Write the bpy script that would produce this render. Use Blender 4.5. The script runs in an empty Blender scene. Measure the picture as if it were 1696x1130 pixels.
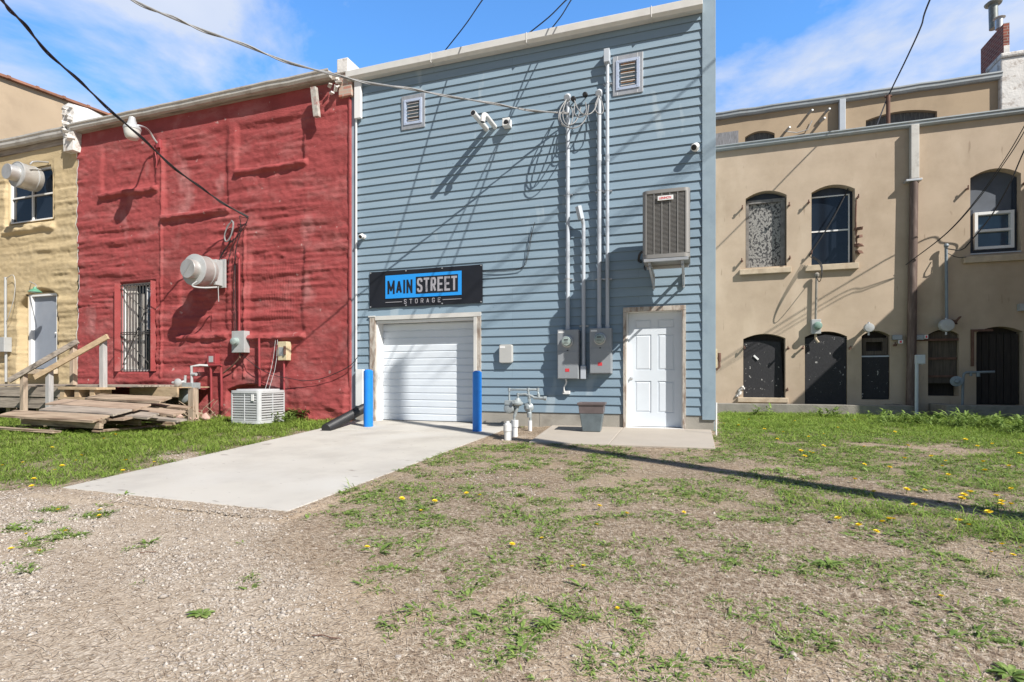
import bpy, bmesh, math, random
import numpy as np
from mathutils import Vector, Matrix
from mathutils.geometry import delaunay_2d_cdt
C = bpy.context; S = C.scene; COL = S.collection
R = math.radians
random.seed(7); rng = np.random.default_rng(11)
# ---------------------------------------------------------------- camera, sky, sun, exposure
HC, DC, YAW, FPX, HY = 0.89, 9.63, R(18.5), 900.0, 627.0     # camera height, distance to the blue wall, yaw, focal length in px, horizon row
cd = bpy.data.cameras.new('camera'); cam = bpy.data.objects.new('camera', cd); COL.objects.link(cam)
cam.location = (0, -DC, HC); cam.rotation_euler = (R(90), 0, YAW)
cd.sensor_width = 36; cd.lens = 36*FPX/1696; cd.shift_y = (HY-565)/1696; cd.clip_end = 2000; cd.clip_start = 0.05
S.camera = cam
SUND = Vector((-1.19, 0.69, -1.24)).normalized()             # the way the light travels
sl = bpy.data.lights.new('sun', 'SUN'); sun = bpy.data.objects.new('sun', sl); COL.objects.link(sun)
sl.energy = 5.0; sl.angle = R(0.5); sl.color = (1.0, 0.955, 0.89)
sun.rotation_euler = SUND.to_track_quat('-Z', 'Y').to_euler(); sun.location = (20, -20, 25)
w = bpy.data.worlds.new('World'); S.world = w; w.use_nodes = True
nt = w.node_tree; nt.nodes.clear(); N = nt.nodes.new; L = nt.links.new
out = N('ShaderNodeOutputWorld'); bg = N('ShaderNodeBackground'); sky = N('ShaderNodeTexSky')
sky.sky_type = 'NISHITA'; sky.sun_disc = False
sky.sun_elevation = math.asin(-SUND.z); sky.sun_rotation = math.atan2(-SUND.x, -SUND.y)
sky.air_density = 1.0; sky.dust_density = 0.3; sky.ozone_density = 2.2
bg.inputs['Strength'].default_value = 0.05
tc = N('ShaderNodeTexCoord'); sep = N('ShaderNodeSeparateXYZ'); L(tc.outputs['Generated'], sep.inputs[0])
def wm(op, a, b=None):
    n = N('ShaderNodeMath'); n.operation = op
    for i, v in enumerate((a, b)):
        if v is None: continue
        if isinstance(v, (int, float)): n.inputs[i].default_value = v
        else: L(v, n.inputs[i])
    return n.outputs[0]
zz = wm('ADD', wm('MAXIMUM', sep.outputs['Z'], 0.0), 0.16)
cmb = N('ShaderNodeCombineXYZ'); L(wm('DIVIDE', sep.outputs['X'], zz), cmb.inputs[0]); L(wm('DIVIDE', sep.outputs['Y'], zz), cmb.inputs[1])
mp = N('ShaderNodeMapping'); mp.inputs['Location'].default_value = (12.1, 0.7, 0); L(cmb.outputs[0], mp.inputs[0])
nz = N('ShaderNodeTexNoise'); nz.inputs['Scale'].default_value = 1.15; nz.inputs['Detail'].default_value = 9; nz.inputs['Roughness'].default_value = 0.58
nz.inputs['Distortion'].default_value = 0.25
L(mp.outputs[0], nz.inputs['Vector'])
cr = N('ShaderNodeValToRGB'); cr.color_ramp.elements[0].position = 0.51; cr.color_ramp.elements[1].position = 0.63
L(nz.outputs['Fac'], cr.inputs[0])
nz2 = N('ShaderNodeTexNoise'); nz2.inputs['Scale'].default_value = 3.2; nz2.inputs['Detail'].default_value = 5; L(mp.outputs[0], nz2.inputs['Vector'])
cc = N('ShaderNodeMix'); cc.data_type = 'RGBA'; cc.inputs[6].default_value = (7.6, 9.2, 12.4, 1); cc.inputs[7].default_value = (12.6, 12.9, 13.8, 1)
L(nz2.outputs['Fac'], cc.inputs[0])
tint = N('ShaderNodeMix'); tint.data_type = 'RGBA'; tint.blend_type = 'MULTIPLY'; tint.inputs[0].default_value = 1
L(sky.outputs[0], tint.inputs[6])
north = N('ShaderNodeMapRange'); north.interpolation_type = 'SMOOTHSTEP'; north.inputs[1].default_value = -.1; north.inputs[2].default_value = .55; L(sep.outputs['Y'], north.inputs[0])
tn = N('ShaderNodeMix'); tn.data_type = 'RGBA'; tn.inputs[6].default_value = (.95, 1.0, 1.05, 1); hz = N('ShaderNodeMix'); hz.data_type = 'RGBA'; hz.inputs[6].default_value = (2.0, 2.1, 2.5, 1); hz.inputs[7].default_value = (2.1, 3.5, 4.6, 1)
el = N('ShaderNodeMapRange'); el.inputs[1].default_value = .05; el.inputs[2].default_value = .5; L(sep.outputs['Z'], el.inputs[0]); L(el.outputs[0], hz.inputs[0]); L(hz.outputs[2], tn.inputs[7]); L(north.outputs[0], tn.inputs[0]); L(tn.outputs[2], tint.inputs[7])
mx = N('ShaderNodeMix'); mx.data_type = 'RGBA'
L(wm('MULTIPLY', wm('MULTIPLY', cr.outputs['Color'], 0.9), north.outputs[0]), mx.inputs[0]); L(tint.outputs[2], mx.inputs[6]); L(cc.outputs[2], mx.inputs[7])
L(mx.outputs[2], bg.inputs['Color']); L(bg.outputs[0], out.inputs[0])
S.view_settings.view_transform = 'Standard'; S.view_settings.look = 'None'; S.view_settings.gamma = 1; S.view_settings.exposure = 0.52
S.cycles.max_bounces = 6; S.cycles.diffuse_bounces = 2
# ---------------------------------------------------------------- survey: photo measurements to metres
cy, sy = math.cos(YAW), math.sin(YAW)
def ray(px, py):
    u = (px-848)/FPX; v = (HY-py)/FPX
    return Vector((-sy+u*cy, cy+u*sy, v))
def PW(px, py, Y=0.0):                      # point of the vertical plane y = Y
    d = ray(px, py); t = (Y+DC)/d.y
    return Vector((d.x*t, Y, HC+d.z*t))
def PX(px, py, X):
    d = ray(px, py); t = X/d.x
    return Vector((X, d.y*t-DC, HC+d.z*t))
def X(px, Y=0.0): return PW(px, 600, Y).x
def Zc(px, py, Y=0.0): return PW(px, py, Y).z
def proj(x, y, z):
    Zd = -sy*x+cy*(y+DC); Xd = cy*x+sy*(y+DC)
    return 848+FPX*Xd/Zd, HY-FPX*(z-HC)/Zd
def slope(y):                               # the yard falls gently away from the building
    return np.where(y < 0, 0.035*y, 0.004*y)
def PG(px, py, dz=0.0):
    d = ray(px, py); z = 0
    y = -2.0
    for _ in range(30):
        z = float(slope(np.float64(y)))+dz; t = (z-HC)/d.z; y = d.y*t-DC
    return Vector((d.x*t, y, z))
def hsh(ix, iy, s):
    h = (ix.astype(np.int64)*374761393 + iy.astype(np.int64)*668265263 + s*1442695041) & 0x7fffffff
    h = ((h ^ (h >> 13))*1274126177) & 0x7fffffff
    return ((h ^ (h >> 16)) & 0xffff)/65535.0
def vn(x, y, s=0):
    ix = np.floor(x); iy = np.floor(y); fx = x-ix; fy = y-iy
    fx = fx*fx*(3-2*fx); fy = fy*fy*(3-2*fy)
    a = hsh(ix, iy, s); b = hsh(ix+1, iy, s); c = hsh(ix, iy+1, s); d = hsh(ix+1, iy+1, s)
    return (a*(1-fx)+b*fx)*(1-fy)+(c*(1-fx)+d*fx)*fy
def fbm(x, y, s=0, o=4):
    r = 0; a = 0.5
    for i in range(o):
        r = r+a*vn(x*2**i, y*2**i, s+i*7); a *= .5
    return r/(1-.5**o)
# ---------------------------------------------------------------- materials
MC = {}
def mat(name, col, rough=.7, metal=0.0, var=.12, vs=6.0, bump=0.0, bs=60.0, stretch=(1, 1, 1), dirt=None, ds=1.2, da=.5, dlo=.5, dhi=.7, trans=0.0, spec=None, emit=0, coat=0):
    if name in MC: return MC[name]
    m = bpy.data.materials.new(name); m.use_nodes = True; t = m.node_tree; b = t.nodes['Principled BSDF']
    b.inputs['Roughness'].default_value = rough; b.inputs['Metallic'].default_value = metal
    if spec is not None: b.inputs['Specular IOR Level'].default_value = spec
    if coat: b.inputs['Coat Weight'].default_value = coat
    tc = t.nodes.new('ShaderNodeTexCoord'); mp = t.nodes.new('ShaderNodeMapping'); mp.inputs['Scale'].default_value = stretch
    t.links.new(tc.outputs['Object'], mp.inputs[0])
    n = t.nodes.new('ShaderNodeTexNoise'); n.inputs['Scale'].default_value = vs; n.inputs['Detail'].default_value = 6
    t.links.new(mp.outputs[0], n.inputs['Vector'])
    r = t.nodes.new('ShaderNodeMapRange'); r.inputs[1].default_value = .25; r.inputs[2].default_value = .75; r.inputs[3].default_value = 1-var; r.inputs[4].default_value = 1+var
    t.links.new(n.outputs['Fac'], r.inputs[0])
    m1 = t.nodes.new('ShaderNodeMix'); m1.data_type = 'RGBA'; m1.blend_type = 'MULTIPLY'; m1.inputs[0].default_value = 1
    m1.inputs[6].default_value = (*col, 1); t.links.new(r.outputs[0], m1.inputs[7]); src = m1.outputs[2]
    if dirt:
        n2 = t.nodes.new('ShaderNodeTexNoise'); n2.inputs['Scale'].default_value = ds; n2.inputs['Detail'].default_value = 8; n2.inputs['Roughness'].default_value = .65
        t.links.new(mp.outputs[0], n2.inputs['Vector'])
        r2 = t.nodes.new('ShaderNodeMapRange'); r2.inputs[1].default_value = dlo; r2.inputs[2].default_value = dhi; r2.inputs[4].default_value = da
        t.links.new(n2.outputs['Fac'], r2.inputs[0])
        m2 = t.nodes.new('ShaderNodeMix'); m2.data_type = 'RGBA'; t.links.new(r2.outputs[0], m2.inputs[0])
        t.links.new(src, m2.inputs[6]); m2.inputs[7].default_value = (*dirt, 1); src = m2.outputs[2]
    t.links.new(src, b.inputs['Base Color'])
    if bump:
        n3 = t.nodes.new('ShaderNodeTexNoise'); n3.inputs['Scale'].default_value = bs; n3.inputs['Detail'].default_value = 5; t.links.new(mp.outputs[0], n3.inputs['Vector'])
        bp = t.nodes.new('ShaderNodeBump'); bp.inputs['Strength'].default_value = bump; bp.inputs['Distance'].default_value = .01
        t.links.new(n3.outputs['Fac'], bp.inputs['Height']); t.links.new(bp.outputs[0], b.inputs['Normal'])
    if trans:
        tr = t.nodes.new('ShaderNodeBsdfTranslucent'); t.links.new(src, tr.inputs[0]); ms = t.nodes.new('ShaderNodeMixShader'); ms.inputs[0].default_value = trans
        o = t.nodes['Material Output']; t.links.new(b.outputs[0], ms.inputs[1]); t.links.new(tr.outputs[0], ms.inputs[2]); t.links.new(ms.outputs[0], o.inputs[0])
    MC[name] = m; return m
def m_siding():
    m = mat('siding_paint', (.225, .31, .38), rough=.55, var=.06, vs=3, bump=.12, bs=30, stretch=(.25, 1, 4), dirt=(.31, .385, .44), ds=.8, da=.55, dlo=.5, dhi=.75)
    t = m.node_tree; b = t.nodes['Principled BSDF']; src = b.inputs['Base Color'].links[0].from_socket
    tc = t.nodes.new('ShaderNodeTexCoord'); sp = t.nodes.new('ShaderNodeSeparateXYZ'); t.links.new(tc.outputs['Object'], sp.inputs[0])
    cb = t.nodes.new('ShaderNodeCombineXYZ'); t.links.new(sp.outputs['X'], cb.inputs[0])
    ad = t.nodes.new('ShaderNodeMath'); ad.operation = 'SUBTRACT'; ad.inputs[1].default_value = .27; t.links.new(sp.outputs['Z'], ad.inputs[0]); t.links.new(ad.outputs[0], cb.inputs[1])
    br = t.nodes.new('ShaderNodeTexBrick'); br.inputs['Scale'].default_value = 1; br.inputs['Brick Width'].default_value = 3.66; br.inputs['Row Height'].default_value = .1575
    br.offset = .37; br.offset_frequency = 3; br.squash = 1; br.inputs['Mortar Size'].default_value = .0028; br.inputs['Bias'].default_value = 0
    br.inputs['Color1'].default_value = (.94, .945, .95, 1); br.inputs['Color2'].default_value = (1.04, 1.04, 1.04, 1); br.inputs['Mortar'].default_value = (.8, .8, .8, 1)
    t.links.new(cb.outputs[0], br.inputs['Vector'])
    mm = t.nodes.new('ShaderNodeMix'); mm.data_type = 'RGBA'; mm.blend_type = 'MULTIPLY'; mm.inputs[0].default_value = 1
    t.links.new(src, mm.inputs[6]); t.links.new(br.outputs['Color'], mm.inputs[7]); t.links.new(mm.outputs[2], b.inputs['Base Color'])
    return m
def m_brick(name, c1, c2, mo, bw=.21, rh=.075, ms=.012):
    m = mat(name, c1, rough=.9, var=.1, vs=9, bump=.3, bs=80)
    t = m.node_tree; b = t.nodes['Principled BSDF']
    tc = t.nodes.new('ShaderNodeTexCoord'); sp = t.nodes.new('ShaderNodeSeparateXYZ'); t.links.new(tc.outputs['Object'], sp.inputs[0])
    a = t.nodes.new('ShaderNodeMath'); t.links.new(sp.outputs['X'], a.inputs[0]); t.links.new(sp.outputs['Y'], a.inputs[1])
    cb = t.nodes.new('ShaderNodeCombineXYZ'); t.links.new(a.outputs[0], cb.inputs[0]); t.links.new(sp.outputs['Z'], cb.inputs[1])
    br = t.nodes.new('ShaderNodeTexBrick'); br.inputs['Scale'].default_value = 1; br.inputs['Brick Width'].default_value = bw; br.inputs['Row Height'].default_value = rh; br.inputs['Mortar Size'].default_value = ms
    br.inputs['Color1'].default_value = (*c1, 1); br.inputs['Color2'].default_value = (*c2, 1); br.inputs['Mortar'].default_value = (*mo, 1)
    t.links.new(cb.outputs[0], br.inputs['Vector']); t.links.new(br.outputs['Color'], b.inputs['Base Color'])
    return m
M_SID = m_siding()
M_TRIM = mat('trim_paint_blue', (.27, .35, .41), .6, var=.05, bump=.1, bs=40, dirt=(.16, .22, .28), ds=2.5, da=.4)
M_FASC = mat('fascia_metal_white', (.62, .61, .58), .45, var=.05, dirt=(.40, .38, .34), ds=1.6, da=.4)
M_WHITE = mat('white_paint', (.78, .78, .77), .45, var=.03, dirt=(.55, .53, .5), ds=3, da=.25)
M_DOORW = mat('door_paint_white', (.68, .73, .78), .38, var=.02, dirt=(.6, .62, .64), ds=2.0, da=.2)
M_PVC = mat('white_pvc', (.75, .75, .74), .35, var=.03, dirt=(.5, .48, .44), ds=6, da=.3)
M_GALV = mat('galvanised_metal', (.50, .51, .52), .42, .55, var=.1, vs=9, dirt=(.33, .31, .28), ds=5, da=.4)
M_DUCT = mat('duct_metal', (.50, .49, .47), .42, .5, var=.15, vs=5, dirt=(.36, .31, .26), ds=3.5, da=.45)
M_GREY = mat('meter_box_grey', (.30, .32, .34), .45, .15, var=.04, dirt=(.24, .25, .26), ds=4, da=.3)
M_LGREY = mat('light_grey_enamel', (.42, .43, .43), .5, .1, var=.06, dirt=(.33, .31, .28), ds=8, da=.5)
M_PGREY = mat('conduit_grey', (.46, .50, .55), .5, var=.05, dirt=(.38, .40, .43), ds=4, da=.3)
M_BLUE = mat('bollard_blue', (.012, .21, .72), .35, var=.04, dirt=(.01, .16, .55), ds=5, da=.3)
M_BLK = mat('black_plastic', (.018, .018, .02), .5, var=.2)
M_WIRE = mat('cable_black', (.02, .02, .022), .6, var=.2)
M_CABLE = mat('cable_grey', (.25, .25, .25), .6, var=.2, vs=30)
M_GLASS = mat('dark_window_glass', (.012, .017, .026), .06, var=.3, vs=1.0, spec=.6)
M_LENS = mat('meter_glass', (.30, .36, .34), .12, var=.2, vs=25, coat=.6)
M_CONC = mat('concrete_new', (.49, .462, .41), .85, var=.05, vs=1.5, bump=.15, bs=150, dirt=(.36, .335, .30), ds=1.1, da=.75, dlo=.45, dhi=.72)
def spots(m, sc, lo, hi, col, fac, st=(1, 1, 1)):
    # scattered stains with shapes of their own
    t = m.node_tree; b = t.nodes['Principled BSDF']; src = b.inputs['Base Color'].links[0].from_socket
    tc = t.nodes.new('ShaderNodeTexCoord'); mp = t.nodes.new('ShaderNodeMapping'); mp.inputs['Scale'].default_value = st; t.links.new(tc.outputs['Object'], mp.inputs[0])
    n = t.nodes.new('ShaderNodeTexNoise'); n.inputs['Scale'].default_value = sc; n.inputs['Detail'].default_value = 4; t.links.new(mp.outputs[0], n.inputs['Vector'])
    r = t.nodes.new('ShaderNodeMapRange'); r.inputs[1].default_value = lo; r.inputs[2].default_value = hi; r.inputs[4].default_value = fac; t.links.new(n.outputs['Fac'], r.inputs[0])
    mm = t.nodes.new('ShaderNodeMix'); mm.data_type = 'RGBA'; t.links.new(r.outputs[0], mm.inputs[0]); t.links.new(src, mm.inputs[6]); mm.inputs[7].default_value = (*col, 1); t.links.new(mm.outputs[2], b.inputs['Base Color'])
spots(M_CONC, 3.2, .68, .73, (.16, .13, .11), .6, (1, 2.2, 1)); spots(M_CONC, 16, .70, .74, (.2, .17, .15), .7); spots(M_CONC, .7, .5, .7, (.52, .50, .46), .7)
M_STOOP = mat('concrete_stoop', (.40, .355, .30), .88, var=.06, vs=2, bump=.2, bs=120, dirt=(.42, .38, .33), ds=1.6, da=.5)
M_FOUND = mat('foundation_concrete', (.34, .32, .28), .9, var=.12, vs=3, bump=.4, bs=50, dirt=(.22, .20, .17), ds=2.5, da=.6)
M_OLDC = mat('old_concrete', (.25, .23, .20), .92, var=.2, vs=4, bump=.6, bs=35, dirt=(.10, .09, .08), ds=2.2, da=.7)
M_WOODW = mat('weathered_wood_grey', (.34, .29, .24), .85, var=.28, vs=5, bump=.5, bs=25, stretch=(.5, 6, 6), dirt=(.20, .16, .13), ds=2.6, da=.6)
M_WOODT = mat('weathered_board_tan', (.37, .285, .205), .85, var=.28, vs=5, bump=.5, bs=25, stretch=(.5, 6, 6), dirt=(.22, .12, .07), ds=1.6, da=.7)
M_WOODN = mat('lumber_tan', (.47, .35, .22), .8, var=.22, vs=4, bump=.3, bs=20, stretch=(1.5, 5, 5), dirt=(.25, .16, .1), ds=3, da=.5)
M_WOODV = mat('post_wood', (.42, .33, .25), .85, var=.25, vs=5, bump=.4, bs=20, stretch=(6, 6, .6), dirt=(.22, .15, .1), ds=2, da=.5)
M_TRIMW = mat('weathered_trim_wood', (.46, .42, .37), .85, var=.2, vs=7, bump=.4, bs=25, stretch=(4, 4, 1), dirt=(.22, .15, .11), ds=4, da=.8, dlo=.48, dhi=.6)
M_GUTW = mat('gutter_white_worn', (.52, .50, .46), .5, .1, var=.1, vs=3, dirt=(.28, .24, .2), ds=3.5, da=.7)
M_GUTG = mat('gutter_grey', (.36, .39, .40), .5, .2, var=.12, vs=3, dirt=(.2, .16, .13), ds=3, da=.5)
M_RUST = mat('rusty_metal', (.16, .085, .06), .85, .1, var=.3, vs=9, bump=.3, dirt=(.07, .04, .035), ds=5, da=.7)
M_BRN = mat('brown_iron_pipe', (.13, .09, .075), .7, .2, var=.2, vs=5, dirt=(.28, .22, .19), ds=5, da=.5, stretch=(3, 3, .5))
M_WPL = mat('flaking_white_plaster', (.68, .66, .63), .85, var=.15, vs=4, bump=.7, bs=22, dirt=(.32, .27, .23), ds=4.5, da=.7, dlo=.52, dhi=.62)
M_ROOF = mat('roof_tar', (.10, .10, .10), .9, var=.2)
M_AC = mat('ac_enamel_grey', (.27, .26, .245), .45, .2, var=.06)
M_ACD = mat('ac_coil_dark', (.075, .07, .062), .6, .3, var=.3, vs=40)
M_ACL = mat('ac_enamel_light', (.52, .53, .54), .5, .05, var=.06, dirt=(.36, .36, .35), ds=4, da=.4)
M_BANN = mat('banner_black_vinyl', (.012, .013, .018), .42, var=.15, vs=3, bump=.2, bs=5)
M_BANB = mat('banner_print_blue', (.02, .30, .80), .45, var=.03)
M_BANG = mat('banner_print_grey', (.36, .35, .38), .45, var=.03)
M_OSB = mat('osb_grey', (.34, .33, .31), .9, var=.5, vs=20, bump=.6, bs=40, stretch=(1, 1, .7), dirt=(.035, .035, .038), ds=20, da=.95, dlo=.48, dhi=.54)
M_OSBK = mat('osb_black', (.018, .018, .021), .75, var=.3, vs=25, bump=.4, bs=40, stretch=(1, 1, .6), dirt=(.45, .44, .42), ds=15, da=.95, dlo=.64, dhi=.67)
M_DARKW = mat('dark_plank', (.028, .023, .02), .85, var=.4, vs=5, stretch=(9, 9, .6), bump=.4, bs=12)
M_BRNW = mat('brown_plank', (.10, .08, .062), .9, var=.35, vs=5, stretch=(8, 8, .6), bump=.4, bs=12, dirt=(.03, .026, .024), ds=2, da=.7)
M_SILL = mat('sandstone_sill', (.50, .41, .30), .9, var=.15, vs=6, bump=.4, dirt=(.32, .22, .14), ds=4, da=.5)
M_NAVY = mat('navy_frame', (.02, .03, .05), .5, var=.2)
M_SLATE = mat('slate_panel', (.085, .10, .125), .6, var=.12)
M_GREEN = mat('green_enamel', (.10, .28, .18), .4, var=.2)
M_YBOX = mat('cream_enamel', (.58, .50, .33), .5, var=.1, dirt=(.4, .25, .1), ds=9, da=.6)
M_REDP = mat('red_painted_metal', (.30, .045, .05), .6, var=.15)
M_REDL = mat('red_sticker', (.65, .05, .06), .5, var=.05)
M_PLGR = mat('planter_glaze_grey', (.12, .15, .165), .4, var=.2, vs=8)
M_PLBR = mat('planter_glaze_brown', (.13, .105, .105), .4, var=.2, vs=8)
M_CLAY = mat('clay_coping', (.28, .13, .08), .85, var=.3, vs=3)
M_BRK = m_brick('chimney_brick', (.27, .075, .05), (.16, .045, .035), (.30, .24, .20), bw=.24, rh=.095, ms=.01)
M_BRK2 = m_brick('neighbour_brick', (.30, .12, .08), (.22, .08, .06), (.38, .34, .30))
M_STUC = mat('tan_stucco', (.49, .39, .29), .93, var=.07, vs=1.2, bump=.25, bs=120, dirt=(.35, .27, .19), ds=.8, da=.8, dlo=.42, dhi=.74)
M_STUC2 = mat('tan_stucco_far', (.42, .32, .215), .93, var=.08, vs=1.0, bump=.3, bs=60, dirt=(.32, .24, .16), ds=1.1, da=.55)
def foam(name, col, hi, lo):
    m = mat(name, col, .82, var=.13, vs=2.2, bump=.9, bs=38, stretch=(.7, 1, 1.6), dirt=hi, ds=1.3, da=.8, dlo=.5, dhi=.78)
    t = m.node_tree; b = t.nodes['Principled BSDF']; src = b.inputs['Base Color'].links[0].from_socket
    n = t.nodes.new('ShaderNodeTexNoise'); n.inputs['Scale'].default_value = 4; n.inputs['Detail'].default_value = 9; n.inputs['Roughness'].default_value = .7
    tc = t.nodes.new('ShaderNodeTexCoord'); t.links.new(tc.outputs['Object'], n.inputs['Vector'])
    r = t.nodes.new('ShaderNodeMapRange'); r.inputs[1].default_value = .6; r.inputs[2].default_value = .72; r.inputs[4].default_value = .6; t.links.new(n.outputs['Fac'], r.inputs[0])
    mm = t.nodes.new('ShaderNodeMix'); mm.data_type = 'RGBA'; t.links.new(r.outputs[0], mm.inputs[0]); t.links.new(src, mm.inputs[6]); mm.inputs[7].default_value = (*lo, 1)
    t.links.new(mm.outputs[2], b.inputs['Base Color']); return m
spots(M_STUC, 1.6, .56, .70, (.56, .46, .35), .55, (1, 1, .35)); spots(M_STUC, 5, .66, .72, (.27, .20, .14), .6, (2.2, 1, .4)); spots(M_BLUE, 7, .66, .72, (.05, .28, .70), .6); spots(M_SID, 2.2, .64, .70, (.40, .47, .51), .5, (1, 1, .3)); spots(M_SID, 30, .72, .75, (.12, .17, .21), .6, (.3, 1, 1)); spots(M_WOODT, 3, .50, .62, (.13, .085, .055), .75, (.35, 6, 6)); spots(M_WOODW, 3, .52, .64, (.12, .10, .085), .7, (.35, 6, 6)); spots(M_DOORW, 9, .70, .76, (.42, .38, .33), .5)
M_RED = foam('red_foam_coating', (.31, .056, .055), (.42, .165, .155), (.19, .036, .034))
spots(M_RED, .9, .54, .66, (.22, .03, .028), .55, (1.6, 1, .5)); spots(M_RED, 3.5, .58, .66, (.24, .045, .042), .6, (.7, 1, 1.8)); spots(M_RED, 1.1, .60, .70, (.46, .22, .21), .5, (1, 1, .6)); spots(M_RED, 6, .70, .74, (.50, .36, .33), .6)
M_YEL = foam('cream_foam_coating', (.50, .39, .225), (.56, .46, .30), (.36, .27, .15))
# ---------------------------------------------------------------- mesh helpers
WL = {}
def link(o): COL.objects.link(o); return o
def tag(o, label, cat, group=None, kind=None):
    if label: o['label'] = label
    if cat: o['category'] = cat
    if group: o['group'] = group
    if kind: o['kind'] = kind
    return o
def thing(name, label, cat, loc, group=None):
    o = bpy.data.objects.new(name, None); link(o); o.location = loc; o.empty_display_size = .2
    WL[o] = Vector(loc); return tag(o, label, cat, group)
class MB:
    def __init__(s): s.v = []; s.f = []; s.m = []
    def add(s, vs, fs, mi=0):
        b = len(s.v); s.v += [tuple(v) for v in vs]
        for f in fs: s.f.append(tuple(b+i for i in f)); s.m.append(mi)
        return s
    def box(s, x0, x1, y0, y1, z0, z1, mi=0):
        if x0 > x1: x0, x1 = x1, x0
        if y0 > y1: y0, y1 = y1, y0
        if z0 > z1: z0, z1 = z1, z0
        return s.add([(x0, y0, z0), (x1, y0, z0), (x1, y1, z0), (x0, y1, z0), (x0, y0, z1), (x1, y0, z1), (x1, y1, z1), (x0, y1, z1)],
              [(0, 3, 2, 1), (4, 5, 6, 7), (0, 1, 5, 4), (1, 2, 6, 5), (2, 3, 7, 6), (3, 0, 4, 7)], mi)
    def bar(s, a, b, w, h, up=(0, 0, 1), mi=0, jit=0):
        a = Vector(a); b = Vector(b); d = (b-a).normalized(); upv = Vector(up)
        if abs(d.dot(upv)) > .98: upv = Vector((0, 1, 0))
        sd = d.cross(upv).normalized(); u = sd.cross(d).normalized()
        vs = []
        for p in (a, b):
            for i, j in ((-1, -1), (1, -1), (1, 1), (-1, 1)): vs.append(p+sd*(i*w/2+random.uniform(-jit, jit))+u*(j*h/2+random.uniform(-jit, jit)/3)+d*random.uniform(-jit, jit))
        return s.add(vs, [(3, 2, 1, 0), (4, 5, 6, 7), (0, 1, 5, 4), (1, 2, 6, 5), (2, 3, 7, 6), (3, 0, 4, 7)], mi)
    def cyl(s, a, b, r, r2=None, n=16, cap=True, mi=0):
        a = Vector(a); b = Vector(b); d = (b-a).normalized(); r2 = r if r2 is None else r2
        t = Vector((0, 0, 1)) if abs(d.z) < .9 else Vector((1, 0, 0)); u = d.cross(t).normalized(); v = d.cross(u)
        vs = []
        for p, q in ((a, r), (b, r2)):
            for i in range(n):
                an = 2*math.pi*i/n; vs.append(p+u*math.cos(an)*q+v*math.sin(an)*q)
        fs = [(i, (i+1) % n, n+(i+1) % n, n+i) for i in range(n)]
        if cap: fs += [tuple(range(n))[::-1], tuple(range(n, 2*n))]
        return s.add(vs, fs, mi)
    def lathe(s, c, axis, prof, n=20, mi=0):      # prof: (distance along axis, radius)
        c = Vector(c); d = Vector(axis).normalized(); t = Vector((0, 0, 1)) if abs(d.z) < .9 else Vector((1, 0, 0)); u = d.cross(t).normalized(); v = d.cross(u)
        vs = []
        for h, r in prof:
            for i in range(n):
                an = 2*math.pi*i/n; vs.append(c+d*h+u*math.cos(an)*r+v*math.sin(an)*r)
        fs = []
        for k in range(len(prof)-1):
            for i in range(n): fs.append((k*n+i, k*n+(i+1) % n, (k+1)*n+(i+1) % n, (k+1)*n+i))
        fs.append(tuple(range(n))[::-1]); fs.append(tuple(range((len(prof)-1)*n, len(prof)*n)))
        return s.add(vs, fs, mi)
    def tube(s, pts, r, n=8, smooth=0, mi=0):
        P = [Vector(p) for p in pts]
        for _ in range(smooth):
            Q = [P[0]]
            for a, b in zip(P, P[1:]): Q += [a.lerp(b, .25), a.lerp(b, .75)]
            P = Q+[P[-1]]
        vs = []; u = None
        for i, p in enumerate(P):
            d = (P[min(i+1, len(P)-1)]-P[max(i-1, 0)])
            d = d.normalized() if d.length > 1e-9 else Vector((0, 0, 1))
            if u is None:
                t = Vector((0, 0, 1)) if abs(d.z) < .9 else Vector((1, 0, 0)); u = d.cross(t).normalized()
            else: u = (u-d*u.dot(d)).normalized()
            v = d.cross(u)
            for k in range(n):
                an = 2*math.pi*k/n; vs.append(p+u*math.cos(an)*r+v*math.sin(an)*r)
        fs = []
        for i in range(len(P)-1):
            for k in range(n): fs.append((i*n+k, i*n+(k+1) % n, (i+1)*n+(k+1) % n, (i+1)*n+k))
        fs.append(tuple(range(n))[::-1]); fs.append(tuple(range((len(P)-1)*n, len(P)*n)))
        return s.add(vs, fs, mi)
    def prism(s, poly, y0, y1, mi=0):             # poly in (x, z), extruded along y
        n = len(poly); vs = [(x, y0, z) for x, z in poly]+[(x, y1, z) for x, z in poly]
        fs = [tuple(range(n)), tuple(range(n, 2*n))[::-1]]+[(i, n+i, n+(i+1) % n, (i+1) % n) for i in range(n)]
        return s.add(vs, fs, mi)
    def ring(s, x0, x1, z0, z1, wd, y0, y1, mi=0):  # rectangular frame of mitred-free butt pieces
        s.box(x0, x0+wd, y0, y1, z0, z1, mi); s.box(x1-wd, x1, y0, y1, z0, z1, mi)
        s.box(x0+wd, x1-wd, y0, y1, z1-wd, z1, mi); s.box(x0+wd, x1-wd, y0, y1, z0, z0+wd, mi); return s
    def build(s, name, mats, parent=None, smooth=False, bevel=0, origin=None, label=None, cat=None, group=None, kind=None):
        me = bpy.data.meshes.new(name)
        o = bpy.data.objects.new(name, me); link(o)
        if parent is not None: off = WL[parent]; o.parent = parent
        else:
            if origin is None:
                a = np.array(s.v); origin = ((a[:, 0].min()+a[:, 0].max())/2, (a[:, 1].min()+a[:, 1].max())/2, a[:, 2].min())
            off = Vector(origin); o.location = off
        WL[o] = off
        me.from_pydata([(v[0]-off.x, v[1]-off.y, v[2]-off.z) for v in s.v], [], s.f); me.validate()
        for m in (mats if isinstance(mats, (list, tuple)) else [mats]): me.materials.append(m)
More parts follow.
